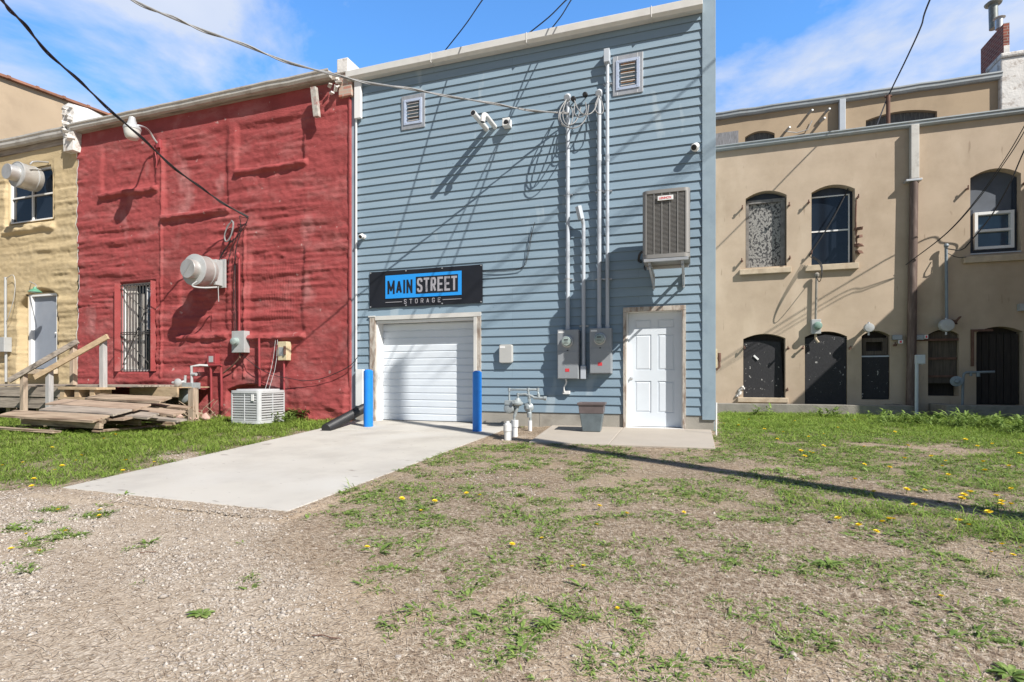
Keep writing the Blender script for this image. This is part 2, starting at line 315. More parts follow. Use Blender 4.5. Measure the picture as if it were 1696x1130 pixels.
        if any(s.m): me.polygons.foreach_set('material_index', s.m)
        bm = bmesh.new(); bm.from_mesh(me); bmesh.ops.recalc_face_normals(bm, faces=bm.faces)
        if smooth:
            for f in bm.faces: f.smooth = True
            for e in bm.edges:
                if len(e.link_faces) == 2 and e.calc_face_angle(0) > R(38): e.smooth = False
        bm.to_mesh(me); bm.free()
        if bevel:
            md = o.modifiers.new('bevel', 'BEVEL'); md.width = bevel; md.segments = 2; md.limit_method = 'ANGLE'; md.angle_limit = R(40)
        tag(o, label, cat, group, kind); return o
def cp(o, loc=None, label=None, group=None):
    def rec(q, par):
        c = q.copy(); link(c)
        if par: c.parent = par
        for ch in list(q.children): rec(ch, c)
        return c
    c = rec(o, None)
    if loc is not None: c.location = loc
    if label: c['label'] = label
    if group: c['group'] = group
    return c
def fast(name, V, T, m, label=None, cat=None, kind=None, smooth=False, group=None, parent=None):
    me = bpy.data.meshes.new(name); V = np.asarray(V, dtype=np.float32); T = np.asarray(T, dtype=np.int32); k = T.shape[1]
    me.vertices.add(len(V)); me.vertices.foreach_set('co', V.ravel())
    me.loops.add(T.size); me.loops.foreach_set('vertex_index', T.ravel())
    me.polygons.add(len(T)); me.polygons.foreach_set('loop_start', np.arange(0, T.size, k, dtype=np.int32)); me.polygons.foreach_set('loop_total', np.full(len(T), k, dtype=np.int32))
    if smooth: me.polygons.foreach_set('use_smooth', np.ones(len(T), dtype=bool))
    me.materials.append(m); me.update(calc_edges=True); me.validate()
    o = bpy.data.objects.new(name, me); link(o); tag(o, label, cat, group, kind)
    if parent is not None:
        o.parent = parent; o.location = -WL[parent]
    WL[o] = Vector((0, 0, 0)); return o
def arch(x0, x1, z0, zs, zt, n=10):               # outline of an opening with a segmental arch top, counter-clockwise
    p = [(x0, z0), (x1, z0)]
    for i in range(n+1):
        t = i/n; xx = x1+(x0-x1)*t; p.append((xx, zs+(zt-zs)*(1-(2*t-1)**2)))
    return p
def face_with_holes(mb, x0, x1, z0, z1, holes, Y, depth, mi=0):
    loops = [[(x0, z0), (x1, z0), (x1, z1), (x0, z1)]]+holes
    vs = []; es = []
    for lp in loops:
        b = len(vs); vs += [Vector(p) for p in lp]; es += [(b+i, b+(i+1) % len(lp)) for i in range(len(lp))]
    ov, oe, of, _, _, _ = delaunay_2d_cdt(vs, es, [], 0, 1e-6)
    def inside(px, pz, lp):
        c = False; n = len(lp)
        for i in range(n):
            (xa, za), (xb, zb) = lp[i], lp[(i+1) % n]
            if (za > pz) != (zb > pz) and px < (xb-xa)*(pz-za)/(zb-za)+xa: c = not c
        return c
    fs = []
    for f in of:
        cx = sum(ov[i].x for i in f)/len(f); cz = sum(ov[i].y for i in f)/len(f)
        if not any(inside(cx, cz, h) for h in holes): fs.append(f)
    mb.add([(v.x, Y, v.y) for v in ov], fs, mi)
    for h in holes:
        n = len(h); mb.add([(x, Y, z) for x, z in h]+[(x, Y+depth, z) for x, z in h], [(i, (i+1) % n, n+(i+1) % n, n+i) for i in range(n)], mi)
def text_mb(mb, txt, x0, x1, z0, z1, Y, mi=0, bold=0.0, depth=.002, gap=1.0):
    cu = bpy.data.curves.new('lettering', 'FONT'); cu.body = txt; cu.size = 1; cu.offset = bold; cu.space_character = gap; cu.resolution_u = 4
    o = bpy.data.objects.new('lettering', cu); link(o); C.view_layer.update()
    me = o.evaluated_get(C.evaluated_depsgraph_get()).to_mesh()
    a = np.array([v.co[:] for v in me.vertices]); mn = a.min(0); mxx = a.max(0)
    sx = (x1-x0)/(mxx[0]-mn[0]); sz = (z1-z0)/(mxx[1]-mn[1])
    vs = [((p[0]-mn[0])*sx+x0, Y, (p[1]-mn[1])*sz+z0) for p in a]; fs = [tuple(p.vertices) for p in me.polygons]
    mb.add(vs, fs, mi); o.to_mesh_clear(); bpy.data.objects.remove(o); bpy.data.curves.remove(cu)
GLY = {'M': [[(0, 0), (0, 1), (.5, .22), (1, 1), (1, 0)]], 'A': [[(0, 0), (.5, 1), (1, 0)], [(.2, .27), (.8, .27)]], 'I': [[(.5, 0), (.5, 1)]], 'N': [[(0, 0), (0, 1), (1, 0), (1, 1)]],
    'S': [[(1, .78), (1, .88), (.85, 1), (.15, 1), (0, .86), (0, .68), (.12, .57), (.88, .41), (1, .3), (1, .14), (.85, 0), (.15, 0), (0, .12), (0, .22)]], 'T': [[(0, 1), (1, 1)], [(.5, 0), (.5, 1)]],
    'R': [[(0, 0), (0, 1), (.8, 1), (1, .87), (1, .6), (.8, .47), (0, .47)], [(.5, .47), (1, 0)]], 'E': [[(1, 1), (0, 1), (0, 0), (1, 0)], [(0, .5), (.8, .5)]],
    'O': [[(.2, 0), (0, .15), (0, .85), (.2, 1), (.8, 1), (1, .85), (1, .15), (.8, 0), (.2, 0)]], 'G': [[(1, .78), (1, .86), (.82, 1), (.18, 1), (0, .86), (0, .14), (.18, 0), (.82, 0), (1, .14), (1, .46), (.55, .46)]]}
def stroke_text(mb, txt, x0, x1, z0, z1, Y, sw, gap):
    # block capitals drawn as flat strokes of width sw; gap = space between letters
    wd = {'I': .0, 'M': 1.35}; tot = sum(wd.get(c, 1) for c in txt); fr_ = (x1-x0-len(txt)*sw-(len(txt)-1)*gap)/tot
    xx = x0; k = 0
    for c in txt:
        lw_ = wd.get(c, 1)*fr_
        for pl in GLY[c]:
            P = [(xx+sw/2+p*lw_ if c != 'I' else xx+sw/2, z0+sw/2+q*(z1-z0-sw)) for p, q in pl]
            for (ax, az), (bx_, bz) in zip(P, P[1:]):
                d = Vector((bx_-ax, bz-az)); l = d.length; d /= max(l, 1e-6); n_ = Vector((-d.y, d.x))*sw/2; e = d*sw*.5 if (c in 'ETMNI' and abs(d.x*d.y) < .05) else d*(sw*.12 if c in 'SOG' else 0 if c == 'A' else sw*.2); yy = Y-(k % 7)*.00012; k += 1
                mb.add([(ax-e.x+n_.x, yy, az-e.y+n_.y), (ax-e.x-n_.x, yy, az-e.y-n_.y), (bx_+e.x-n_.x, yy, bz+e.y-n_.y), (bx_+e.x+n_.x, yy, bz+e.y+n_.y)], [(0, 1, 2, 3)])
        xx += lw_+sw+gap
def wire_pts(a, b, sag, n=24):
    a = Vector(a); b = Vector(b); return [a.lerp(b, i/n)-Vector((0, 0, sag*4*(i/n)*(1-i/n))) for i in range(n+1)]
# ================================================================ THE BLUE STORAGE BUILDING (front wall on y = 0)
XL, XR = X(581), X(1184); XT0 = X(1163)
ZE = 7.0                                              # soffit height
B = thing('storage_building', 'two-storey blue lap-sided building with white roller door, white entry door and white eave', 'building', ((XL+XR)/2, 0, 0))
gx0, gx1, gz1 = X(623), X(787), 2.06                  # roller door opening
dx0, dx1, dz0, dz1 = X(1037.5), X(1130.5), 0.03, 2.06    # entry door opening
fx0, fx1, fz = X(614), X(797.5), 2.155                # outer edge of roller door trim
ex0, ex1, ez = X(1032.5), X(1136), 2.125
# lap siding, one board row after another; each board leans out to its lower edge
s = MB(); z = 0.27; lap = .1575; xs0, xs1 = X(590), XT0
while z < ZE+.02:
    zt = min(z+lap, ZE+.06); spans = [(xs0, xs1)]
    for a, b_, c0, c1 in ((fx0, fx1, 0, fz), (ex0, ex1, 0, ez)):
        if z+.004 < c1:
            new = []
            for p, q in spans:
                if a > p: new.append((p, min(q, a)))
                if b_ < q: new.append((max(p, b_), q))
            spans = [t for t in new if t[1]-t[0] > .02]
    for p, q in spans:
        zl = z
        n = max(1, int((q-p)/.35)); ws = [random.uniform(-.0012, .0012) for _ in range(n+1)]
        vs = []
        for i in range(n+1):
            xx = p+(q-p)*i/n
            vs += [(xx, .0, zt), (xx, -.021+ws[i], zl+ws[i]), (xx, .006, zl+ws[i])]
        s.add(vs, [f for i in range(n) for f in ((i*3, i*3+1, i*3+4, i*3+3), (i*3+1, i*3+2, i*3+5, i*3+4))])
        s.add([(p, 0, zt), (p, -.021, zl), (p, .006, zl)], [(0, 1, 2)]); s.add([(q, 0, zt), (q, -.021, zl), (q, .006, zl)], [(2, 1, 0)])
    # strips left above an opening that ends inside this row
    for a, b_, c1 in ((fx0, fx1, fz), (ex0, ex1, ez)):
        if z < c1 < z+lap:
            t = (c1-z)/lap; yy = -.021*(1-t)
            s.add([(a, 0, zt), (a, yy, c1), (b_, yy, c1), (b_, 0, zt), (a, .006, c1), (b_, .006, c1)], [(0, 1, 2, 3), (1, 4, 5, 2)])
    z += lap
s.build('siding', M_SID, B)
# shell: front sheathing with openings, side walls, back
s = MB(); face_with_holes(s, XL, XR, .0, ZE+.1, [[(gx0, .0), (gx1, .0), (gx1, gz1), (gx0, gz1)][::1], [(dx0, dz0), (dx1, dz0), (dx1, dz1), (dx0, dz1)]], .008, .26)
s.box(XL, XL+.15, .30, 15, 0, 7.0); s.box(XR-.15, XR, .009, 15, 0, 7.62); s.box(XL+.15, XR-.15, 14.85, 15, 0, 7.0)
s.box(XL+.15, gx0, .27, .30, 0, 7.0); s.box(gx1, dx0, .27, .30, 0, 7.0); s.box(dx1, XR-.15, .27, .30, 0, 7.0)
s.build('wall', M_TRIM, B)
s = MB(); s.box(XL+.15, XR-.15, .3, 14.85, 6.98, 7.06); s.build('roof', M_ROOF, B)
# corner boards
s = MB(); s.box(XT0, XR+.012, -.035, .006, .20, 7.62); s.box(XR, XR+.012, .006, .14, .20, 7.62); s.build('corner_board', M_TRIM, B, bevel=.003)
s = MB(); s.box(X(581), X(590), -.03, .006, .05, ZE); s.build('corner_board', M_TRIM, B, bevel=.003)
# foundation
for a, b_ in ((X(797.6), X(1032.3)), (X(1136.2), XR-.005), (XL, X(613.8))):
    s = MB(); xx = a
    while xx < b_-.01:
        q = min(xx+1.15, b_); s.box(xx, q-.008, -.005, .007, -.4, .262); xx = q
    s.build('foundation', M_FOUND, B)
# eave: box gutter of white metal with a soffit behind
s = MB(); ex_l, ex_r = X(572, -.2), X(1164, -.2)
prof = [(-.02, 6.99), (-.15, 6.985), (-.2, 7.03), (-.2, 7.155), (-.185, 7.165), (-.02, 7.175)]
n = len(prof); k = 7; vs = []
for i in range(k+1):
    xx = ex_l+(ex_r-ex_l)*i/k
    for y, zv in prof: vs.append((xx, y, zv+random.uniform(-.004, .004)))
fs = [(i*n+j, i*n+(j+1) % n, (i+1)*n+(j+1) % n, (i+1)*n+j) for i in range(k) for j in range(n)]+[tuple(range(n)), tuple(range(k*n, k*n+n))[::-1]]
s.add(vs, fs)
for t in (.28, .56, .88):
    xx = ex_l+(ex_r-ex_l)*t; s.box(xx, xx+.012, -.206, -.02, 6.98, 7.172)
s.build('eave_gutter', M_FASC, B, bevel=.004)
# downspout at the left corner
s = MB(); x0, x1 = X(587, -.09), X(597.5, -.09)
s.box(x0, x1, -.1, -.032, Zc(591, 196, -.09), 6.99)
s.box(x0-.005, x0+.03, -.06, -.032, Zc(603, 612, -.09), Zc(591, 196, -.09))
s.box(X(591, -.06), X(603, -.06), -.11, -.032, .33, Zc(603, 612, -.09))
s.build('downspout', M_WHITE, B, bevel=.006)
# roller door: frame, lining, panel
s = MB(); s.box(fx0, gx0-.0, -.04, .01, .0, fz-.0); s.build('door_trim', M_TRIMW, B, bevel=.003)
s = MB(); s.box(gx1, fx1, -.04, .01, .0, fz-.06); s.build('door_trim', M_TRIMW, B, bevel=.003)
s = MB(); s.box(gx0, fx1, -.045, .01, gz1+.01, fz); s.box(fx0-.03, gx0, -.05, .01, fz-.02, fz+.01); s.box(gx1-.015, gx1+.05, -.052, -.041, .0, gz1); s.build('door_head_flashing', M_FASC, B, bevel=.003)
s = MB(); s.box(gx0-.001, gx0+.03, .005, .25, .0, gz1); s.box(gx1-.03, gx1+.001, -.0, .25, .0, gz1); s.box(gx0+.03, gx1-.03, .0, .25, gz1-.04, gz1); s.build('door_jamb', M_WHITE, B)
g = MB(); rows = 14; zz0, zz1 = .035, gz1-.05; hh = (zz1-zz0)/rows
for i in range(rows):
    a = zz0+i*hh; b_ = a+hh; big = (i % 4 == 3)
    pr = [(.235, a+.0), (.222, a+.006), (.222, b_-.026), (.23, b_-.016), (.23, b_-.006), (.235, b_)]
    vs = []
    for y, zv in pr: vs += [(gx0+.03, y, zv), (gx1-.03, y, zv)]
    g.add(vs, [(j*2, j*2+1, j*2+3, j*2+2) for j in range(len(pr)-1)])
g.box(gx0+.03, gx1-.03, .236, .25, zz0-.0, zz1)
dr = g.build('roller_door', M_DOORW, B); WL[dr] = WL[B]
s = MB(); s.box(gx0+.03, gx1-.03, .205, .245, .005, .034); s.build('bottom_seal', M_BLK, dr)
# entry door
s = MB(); s.box(ex0, dx0, -.045, .01, .02, ez-.085); s.build('door_trim', M_TRIMW, B, bevel=.003)
s = MB(); s.box(dx1, ex1, -.045, .01, .02, ez-.085); s.build('door_trim', M_TRIMW, B, bevel=.003)
s = MB(); s.box(ex0, ex1, -.048, .01, ez-.08, ez); s.build('door_trim', M_TRIMW, B, bevel=.003)
s = MB(); s.box(dx0, dx0+.02, .0, .15, .03, dz1); s.box(dx1-.02, dx1, .0, .15, .03, dz1); s.box(dx0+.02, dx1-.02, .0, .15, dz1-.02, dz1); s.box(dx0-.02, dx1+.02, -.05, .16, .0, .045); s.build('door_frame', M_WHITE, B)
s = MB(); a0, a1 = dx0+.022, dx1-.022; yb = .115; b0, b1 = .055, dz1-.022
s.box(a0, a1, yb+.012, yb+.045, b0, b1)
W = a1-a0; st = .115; mid = .11; pw = (W-2*st-mid)/2; cols = [(a0+st, a0+st+pw), (a0+st+pw+mid, a1-st)]
zz = [(b0+.24, b0+.79), (b0+.98, b0+1.60), (b0+1.71, b1-.115)]
s.box(a0, a0+st, yb, yb+.012, b0, b1); s.box(a1-st, a1, yb, yb+.012, b0, b1); s.box(cols[0][1], cols[1][0], yb, yb+.012, b0, b1)
edges = [b0]+[v for p in zz for v in p]+[b1]
for c0, c1 in cols:
    for i in range(0, len(edges), 2): s.box(c0, c1, yb, yb+.012, edges[i], edges[i+1])
    for p, q in zz:
        s.add([(c0+.012, yb+.011, p+.012), (c1-.012, yb+.011, p+.012), (c1-.012, yb+.011, q-.012), (c0+.012, yb+.011, q-.012), (c0+.035, yb+.003, p+.035), (c1-.035, yb+.003, p+.035), (c1-.035, yb+.003, q-.035), (c0+.035, yb+.003, q-.035)],
              [(4, 5, 6, 7), (0, 1, 5, 4), (1, 2, 6, 5), (2, 3, 7, 6), (3, 0, 4, 7)])
ed = s.build('entry_door', M_DOORW, B); WL[ed] = WL[B]
s = MB(); kx = X(1045, .1); kz = Zc(1045, 627, .1)
s.lathe((kx, yb, kz), (0, -1, 0), [(0, .03), (.006, .032), (.010, .014), (.03, .012), (.036, .022), (.05, .029), (.062, .026), (.068, .012)]); s.build('door_knob', M_GALV, ed, smooth=True)
# gable vents
def louvre(px0, px1, py0, py1, orange):
    x0, x1 = X(px0, -.03), X(px1, -.03); pc = (px0+px1)/2; z0, z1 = Zc(pc, py1, -.03), Zc(pc, py0, -.03)
    s = MB(); s.ring(x0, x1, z0, z1, .085, -.035, -.002); v = s.build('gable_vent', M_GALV, B, bevel=.004); WL[v] = WL[B]
    s = MB(); s.ring(x0+.058, x1-.058, z0+.085, z1-.085, .05, -.05, -.004)
    for cx in (x0+.1, x1-.1):
        for k in range(3): s.cyl((cx, -.05, z0+.12+k*(z1-z0-.24)/2), (cx, -.056, z0+.12+k*(z1-z0-.24)/2), .008, n=8)
    s.build('vent_frame', mat('vent_film_blue', (.45, .52, .66), .35, .1, var=.1, vs=12), v, bevel=.003)
    a, b_, c, d = x0+.135, x1-.135, z0+.135, z1-.135; s = MB(); k = 6
    for i in range(k):
        zz_ = c+(d-c)*(i+.5)/k; h = (d-c)/k
        s.add([(a, -.045, zz_-h*.25), (b_, -.045, zz_-h*.25), (b_, -.022, zz_+h*.1), (a, -.022, zz_+h*.1), (a, -.042, zz_-h*.33), (b_, -.042, zz_-h*.33), (b_, -.019, zz_+h*.02), (a, -.019, zz_+h*.02)], [(0, 1, 2, 3), (4, 7, 6, 5), (0, 4, 5, 1), (2, 6, 7, 3)])
    s.build('louvre', mat('vent_slat', (.50, .47, .45), .5, .3, var=.2, vs=14), v)
    s = MB(); s.box(a, b_, -.006, -.004, c, d); s.build('vent_screen', mat('vent_inside_orange', (.42, .20, .07), .8, var=.5, vs=12) if orange else mat('vent_inside_brown', (.12, .09, .08), .8, var=.5, vs=12), v)
louvre(665, 703.5, 157, 213, False); louvre(1015, 1065, 90, 156, True)
# ---------------------------------------------------------------- things on the blue wall
# banner
t_ = thing('banner_sign', 'black vinyl banner reading MAIN STREET STORAGE, hung above the roller door', 'sign', (X(705), -.03, Zc(705, 505)))
s = MB(); bx0, bx1 = X(612, -.035), X(799.5, -.035); bz0, bz1 = Zc(612, 511, -.035)+.005, Zc(799, 437, -.035)-.01
nn, mm_ = 40, 14; vs = []
for j in range(mm_+1):
    for i in range(nn+1):
        u, v = i/nn, j/mm_; wv = .006*math.sin(u*17+v*3)*(abs(v-.5)*2)**2+.004*math.sin(u*40)*(abs(v-.5)*2)**4
        vs.append((bx0+(bx1-bx0)*u, -.034-wv, bz0+(bz1-bz0)*v))
s.add(vs, [(j*(nn+1)+i, j*(nn+1)+i+1, (j+1)*(nn+1)+i+1, (j+1)*(nn+1)+i) for j in range(mm_) for i in range(nn)])
s.build('banner_sheet', M_BANN, t_, smooth=True)
bw, bh = bx1-bx0, bz1-bz0
def fr(u, v): return bx0+bw*u, bz1-bh*v
ux0, vz1 = fr(.152, .13); ux1, vz0 = fr(.826, .765)
s = MB(); s.box(ux0, ux1, -.046, -.044, vz0, vz1)
s.build('blue_panel', M_BANB, t_)
kx0, kz1 = fr(.43, .215); kx1, kz0 = fr(.796, .675)
s = MB(); s.box(kx0, kx1, -.049, -.047, kz0, kz1); s.build('dark_panel', M_BANN, t_)
s = MB(); a, b_ = fr(.172, .275); c, d = fr(.40, .645); stroke_text(s, 'MAIN', a, c, d, b_, -.0485, .042, .03); s.build('lettering', M_BANN, t_)
s = MB(); a, b_ = fr(.437, .255); c, d = fr(.79, .635); stroke_text(s, 'STREET', a+.01, c-.005, d, b_, -.0505, .042, .028)
a, b_ = fr(.315, .805); c, d = fr(.655, .93); stroke_text(s, 'STORAGE', a+.02, c-.02, d, b_, -.0475, .014, .065)
a, b_ = fr(.153, .86); c, d = fr(.305, .875); s.box(a, c, -.0475, -.0465, d, b_)
a, b_ = fr(.665, .86); c, d = fr(.826, .875); s.box(a, c, -.0475, -.0465, d, b_)
s.build('lettering', M_BANG, t_)
for u in (.012, .34, .66, .988):
    for v in (.03, .97):
        s = MB(); a, b_ = fr(u, v); s.cyl((a, -.038, b_), (a, -.048, b_), .014, n=10); s.build('grommet', M_GALV, t_)
# bollards
def bollard(px0, px1, pyb, pyt, label):
    g = PG((px0+px1)/2, pyb-2, .03); Zd = (-sy*g.x+cy*(g.y+DC)); r = (px1-px0)/2*Zd/FPX*.99; h = (pyb-2-pyt)*Zd/FPX
    t = thing('bollard', label, 'bollard', (g.x, g.y, g.z-.03), 'blue bollards guarding the roller door')
    s = MB(); s.lathe((g.x, g.y, g.z-.1), (0, 0, 1), [(0, r), (.1+h-.008, r), (.1+h, r-.012)], n=32); s.build('sleeve', M_BLUE, t, smooth=True)
    s = MB(); s.lathe((g.x, g.y, g.z+h-.004), (0, 0, 1), [(0, r-.012), (.018, r*.7), (.026, r*.2)], n=32); s.build('cap', M_BLUE, t, smooth=True)
bollard(602.3, 617.9, 708, 614, 'blue bollard left of the roller door, beside the downspout')
bollard(782.6, 798, 715.5, 616, 'blue bollard at the right jamb of the roller door')
# planter
g = PG(981, 714, .035); px_, py_, pz_ = g
t_ = thing('planter', 'square tapered glazed planter, empty, on the concrete stoop', 'planter', (px_, py_, pz_))
def sqlathe(s, prof, c, rot, nn=4):
    vs = []
    for h, r in prof:
        for i in range(4):
            an = rot+math.pi/4+i*math.pi/2; vs.append((c[0]+math.cos(an)*r*1.414, c[1]+math.sin(an)*r*1.414, c[2]+h))
    fs = [(k*4+i, k*4+(i+1) % 4, (k+1)*4+(i+1) % 4, (k+1)*4+i) for k in range(len(prof)-1) for i in range(4)]+[(3, 2, 1, 0)]
    s.add(vs, fs)
c = (px_, py_-.02, pz_)
s = MB(); sqlathe(s, [(0, .14), (.012, .148), (.3, .19)], c, .09); s.build('lower_body', M_PLGR, t_, bevel=.012)
s = MB(); sqlathe(s, [(.302, .193), (.44, .207), (.442, .225), (.478, .228), (.478, .205), (.40, .19), (.38, .05)], c, .09); s.build('upper_band', M_PLBR, t_, bevel=.006)
# air conditioner on wall brackets
AX0, AX1 = PW(1064, 400, -1.05).x, PW(1142.5, 400, -1.05).x; AZ0 = Zc(1100, 427, -1.05); AZ1 = Zc(1100, 314, -1.05); AY0, AY1 = -1.06, -.34
t_ = thing('wall_air_conditioner', 'dark grey air conditioner on brackets high on the blue wall above the entry door', 'air conditioner', ((AX0+AX1)/2, -.7, AZ0))
def rrect(x0, x1, y0, y1, r, n=5):
    p = []
    for cx, cy_, a in ((x1-r, y0+r, -90), (x1-r, y1-r, 0), (x0+r, y1-r, 90), (x0+r, y0+r, 180)):
        for i in range(n+1): an = R(a+90*i/n); p.append((cx+r*math.cos(an), cy_+r*math.sin(an)))
    return p
def rbox(s, x0, x1, y0, y1, r, z0, z1):
    p = rrect(x0, x1, y0, y1, r); n = len(p); s.add([(a, b_, z0) for a, b_ in p]+[(a, b_, z1) for a, b_ in p], [(i, (i+1) % n, n+(i+1) % n, n+i) for i in range(n)]+[tuple(range(n))[::-1], tuple(range(n, 2*n))])
def acunit(t_, x0, x1, y0, y1, z0, z1, M1, M2, slat, cols, rowgap):
    s = MB(); rbox(s, x0+.03, x1-.03, y0+.03, y1-.03, .07, z0+.04, z1-.04); s.build('coil', M2, t_)
    s = MB(); rbox(s, x0-.005, x1+.005, y0-.005, y1+.005, .09, z1-.05, z1); rbox(s, x0+.06, x1-.06, y0+.06, y1-.06, .09, z1, z1+.025); s.build('top_cover', M1, t_, smooth=True)
    s = MB(); rbox(s, x0-.004, x1+.004, y0-.004, y1+.004, .09, z0, z0+.06); s.build('base_pan', M1, t_, smooth=True)
    r = .06
    for (cx, cy_, a0) in ((x0+r, y0+r, 180), (x1-r, y0+r, 270), (x1-r, y1-r, 0), (x0+r, y1-r, 90)):
        s = MB(); pp = [(cx+r*math.cos(R(a0+90*i/5)), cy_+r*math.sin(R(a0+90*i/5))) for i in range(6)]
        d0 = Vector((math.cos(R(a0-90+0)), math.sin(R(a0-90)))); d1 = Vector((math.cos(R(a0+180)), math.sin(R(a0+180))))
        pp = [(pp[0][0]+d0.x*0.0, pp[0][1])]+pp+[pp[-1]]
        s.add([(a, b_, z0+.06) for a, b_ in pp]+[(a, b_, z1-.05) for a, b_ in pp], [(i, i+1, len(pp)+i+1, len(pp)+i) for i in range(len(pp)-1)]); s.build('corner_post', M1, t_, smooth=True)
    s = MB(); zz_ = z0+.07
    while zz_ < z1-.055:
        s.box(x0+.058, x1-.058, y0+.008, y0+.02, zz_, zz_+slat); s.box(x0+.058, x1-.058, y1-.02, y1-.008, zz_, zz_+slat)
        s.box(x0+.008, x0+.02, y0+.058, y1-.058, zz_, zz_+slat); s.box(x1-.02, x1-.008, y0+.058, y1-.058, zz_, zz_+slat); zz_ += rowgap
    s.build('louvre_panel', M1, t_)
    s = MB()
    for i in range(cols+1):
        u = i/cols; xx = x0+.058+(x1-x0-.116)*u; yy = y0+.058+(y1-y0-.116)*u
        s.box(xx-.006, xx+.006, y0+.0, y0+.024, z0+.06, z1-.05); s.box(xx-.006, xx+.006, y1-.024, y1, z0+.06, z1-.05)
        s.box(x0, x0+.024, yy-.006, yy+.006, z0+.06, z1-.05); s.box(x1-.024, x1, yy-.006, yy+.006, z0+.06, z1-.05)
    s.build('grille_rib', M1, t_)
acunit(t_, AX0, AX1, AY0, AY1, AZ0, AZ1, M_AC, M_ACD, .007, 5, .019)
bxc = PW(1102, 323, -1.07).x; bzc = Zc(1102, 328, -1.07)
s = MB(); rbox(s, bxc-.115, bxc+.115, -1.082, -1.067, .006, bzc-.035, bzc+.035); bd = s.build('badge', M_WHITE, t_, bevel=.004); WL[bd] = WL[t_]
s = MB(); text_mb(s, 'LENNOX', bxc-.09, bxc+.09, bzc-.018, bzc+.018, -1.0835, bold=.03); s.build('lettering', M_REDL, bd)
s = MB(); s.box(AX0+.02, AX1-.02, AY0+.0, AY0+.045, AZ0-.05, AZ0-.004); s.build('mounting_rail', M_GALV, t_, bevel=.003); s = MB(); s.box(AX0+.02, AX1-.02, AY1-.12, AY1-.08, AZ0-.05, AZ0-.004); s.build('mounting_rail', M_GALV, t_, bevel=.003)
for px in (1076.5, 1130.5):
    s = MB(); xx = PW(px, 430, -.9).x
    s.box(xx-.02, xx+.02, -1.02, -.02, AZ0-.09, AZ0-.051); s.box(xx-.02, xx+.02, -.06, -.02, 2.42, AZ0-.09); s.bar((xx, -.99, AZ0-.11), (xx, -.07, 2.46), .03, .03); s.build('bracket', M_GALV, t_, bevel=.002)
s = MB(); s.tube([(AX0+.05, -.4, AZ0+.25), (AX0-.10, -.35, AZ0+.28), (AX0-.14, -.22, AZ0+.15), (AX0-.12, -.08, AZ0+.18), (AX0-.12, 0.0, AZ0+.18)], .022, smooth=2); s.tube([(AX0+.05, -.4, AZ0+.1), (AX0-.04, -.38, AZ0+.02), (AX0-.02, -.2, AZ0-.02), (AX0-.05, .0, AZ0+.08)], .012, smooth=2); s.build('refrigerant_line', M_BLK, t_, smooth=True)
s = MB(); c = Vector(((AX0+AX1)/2, (AY0+AY1)/2, AZ1+.026))
for rr in (.06, .11, .16, .21, .25): s.tube([c+Vector((rr*math.cos(k*math.pi/12), rr*math.sin(k*math.pi/12), .0)) for k in range(25)], .004, n=5)
s.build('fan_guard', M_ACD, t_)
# meter boxes
def meterbox(px0, px1, py0, py1, mpx, mpy, stp, label):
    y0 = -.19; x0, x1 = X(px0, y0), X(px1, y0); pc = (px0+px1)/2; z0, z1 = Zc(pc, py1, y0), Zc(pc, py0, y0)
    t = thing('electric_meter_box', label, 'meter box', ((x0+x1)/2, y0/2, z0), 'grey electric meter boxes under the conduits')
    s = MB(); s.box(x0, x1, y0, -.012, z0, z1); cb_ = s.build('cabinet', M_GREY, t, bevel=.008)
    s = MB(); s.box(x0+.012, x1-.012, y0-.008, y0-.001, z0+.012, z0+(z1-z0)*.56); s.build('cover_plate', M_GREY, t, bevel=.003)
    mx_, mz = X(mpx, y0), Zc(mpx, mpy, y0)
    s = MB(); s.lathe((mx_, y0, mz), (0, -1, 0), [(0, .105), (.03, .105), (.034, .09)], n=28); s.build('meter_ring', M_GALV, t, smooth=True)
    s = MB(); s.lathe((mx_, y0-.034, mz), (0, -1, 0), [(0, .088), (.045, .086), (.062, .075), (.066, .05)], n=28); mg = s.build('meter_glass', M_LENS, t, smooth=True); WL[mg] = WL[t]
    s = MB(); s.box(mx_-.035, mx_+.035, y0-.104, y0-.101, mz+.016, mz+.034); s.box(mx_-.04, mx_+.04, y0-.104, y0-.101, mz-.035, mz-.031); s.box(mx_-.03, mx_+.03, y0-.104, y0-.101, mz-.012, mz-.009); s.build('display', M_BLK, mg)
    s = MB(); s.box(x0+.02, x0+.13, y0-.002, y0-.0, z1-.06, z1-.03); s.build('label_sticker', M_WHITE, t)
    s = MB(); lz = z0+stp*(z1-z0); s.box(mx_-.035, mx_+.04, y0-.011, y0-.009, lz-.028, lz+.028); s.build('warning_sticker', M_REDL, t)
    s = MB(); s.box(mx_-.008, mx_+.018, y0-.010, y0-.0, mz-.165, mz-.15); s.build('latch', M_BLK, t)
    return t
mA = meterbox(923, 958, 546, 628, 939.5, 566, .18, 'larger left grey meter box with cord and plug hanging below')
mB_ = meterbox(976.5, 1012.5, 543.5, 619, 993.6, 561.5, .21, 'right grey meter box next to the entry door')
s = MB(); xx = X(937, -.1); s.tube([(xx, -.1, Zc(937, 628, -.1)), (xx+.02, -.1, Zc(937, 634, -.1)), (xx-.04, -.1, Zc(937, 642, -.1)), (xx-.03, -.07, Zc(937, 650, -.1))], .014, smooth=2)
s.build('cord', M_WHITE, mA, smooth=True)
s = MB(); s.box(X(932.5, -.05), X(944, -.05), -.075, -.02, Zc(938, 653, -.05), Zc(938, 647.5, -.05)); s.build('outlet_block', M_WHITE, mA, bevel=.004)
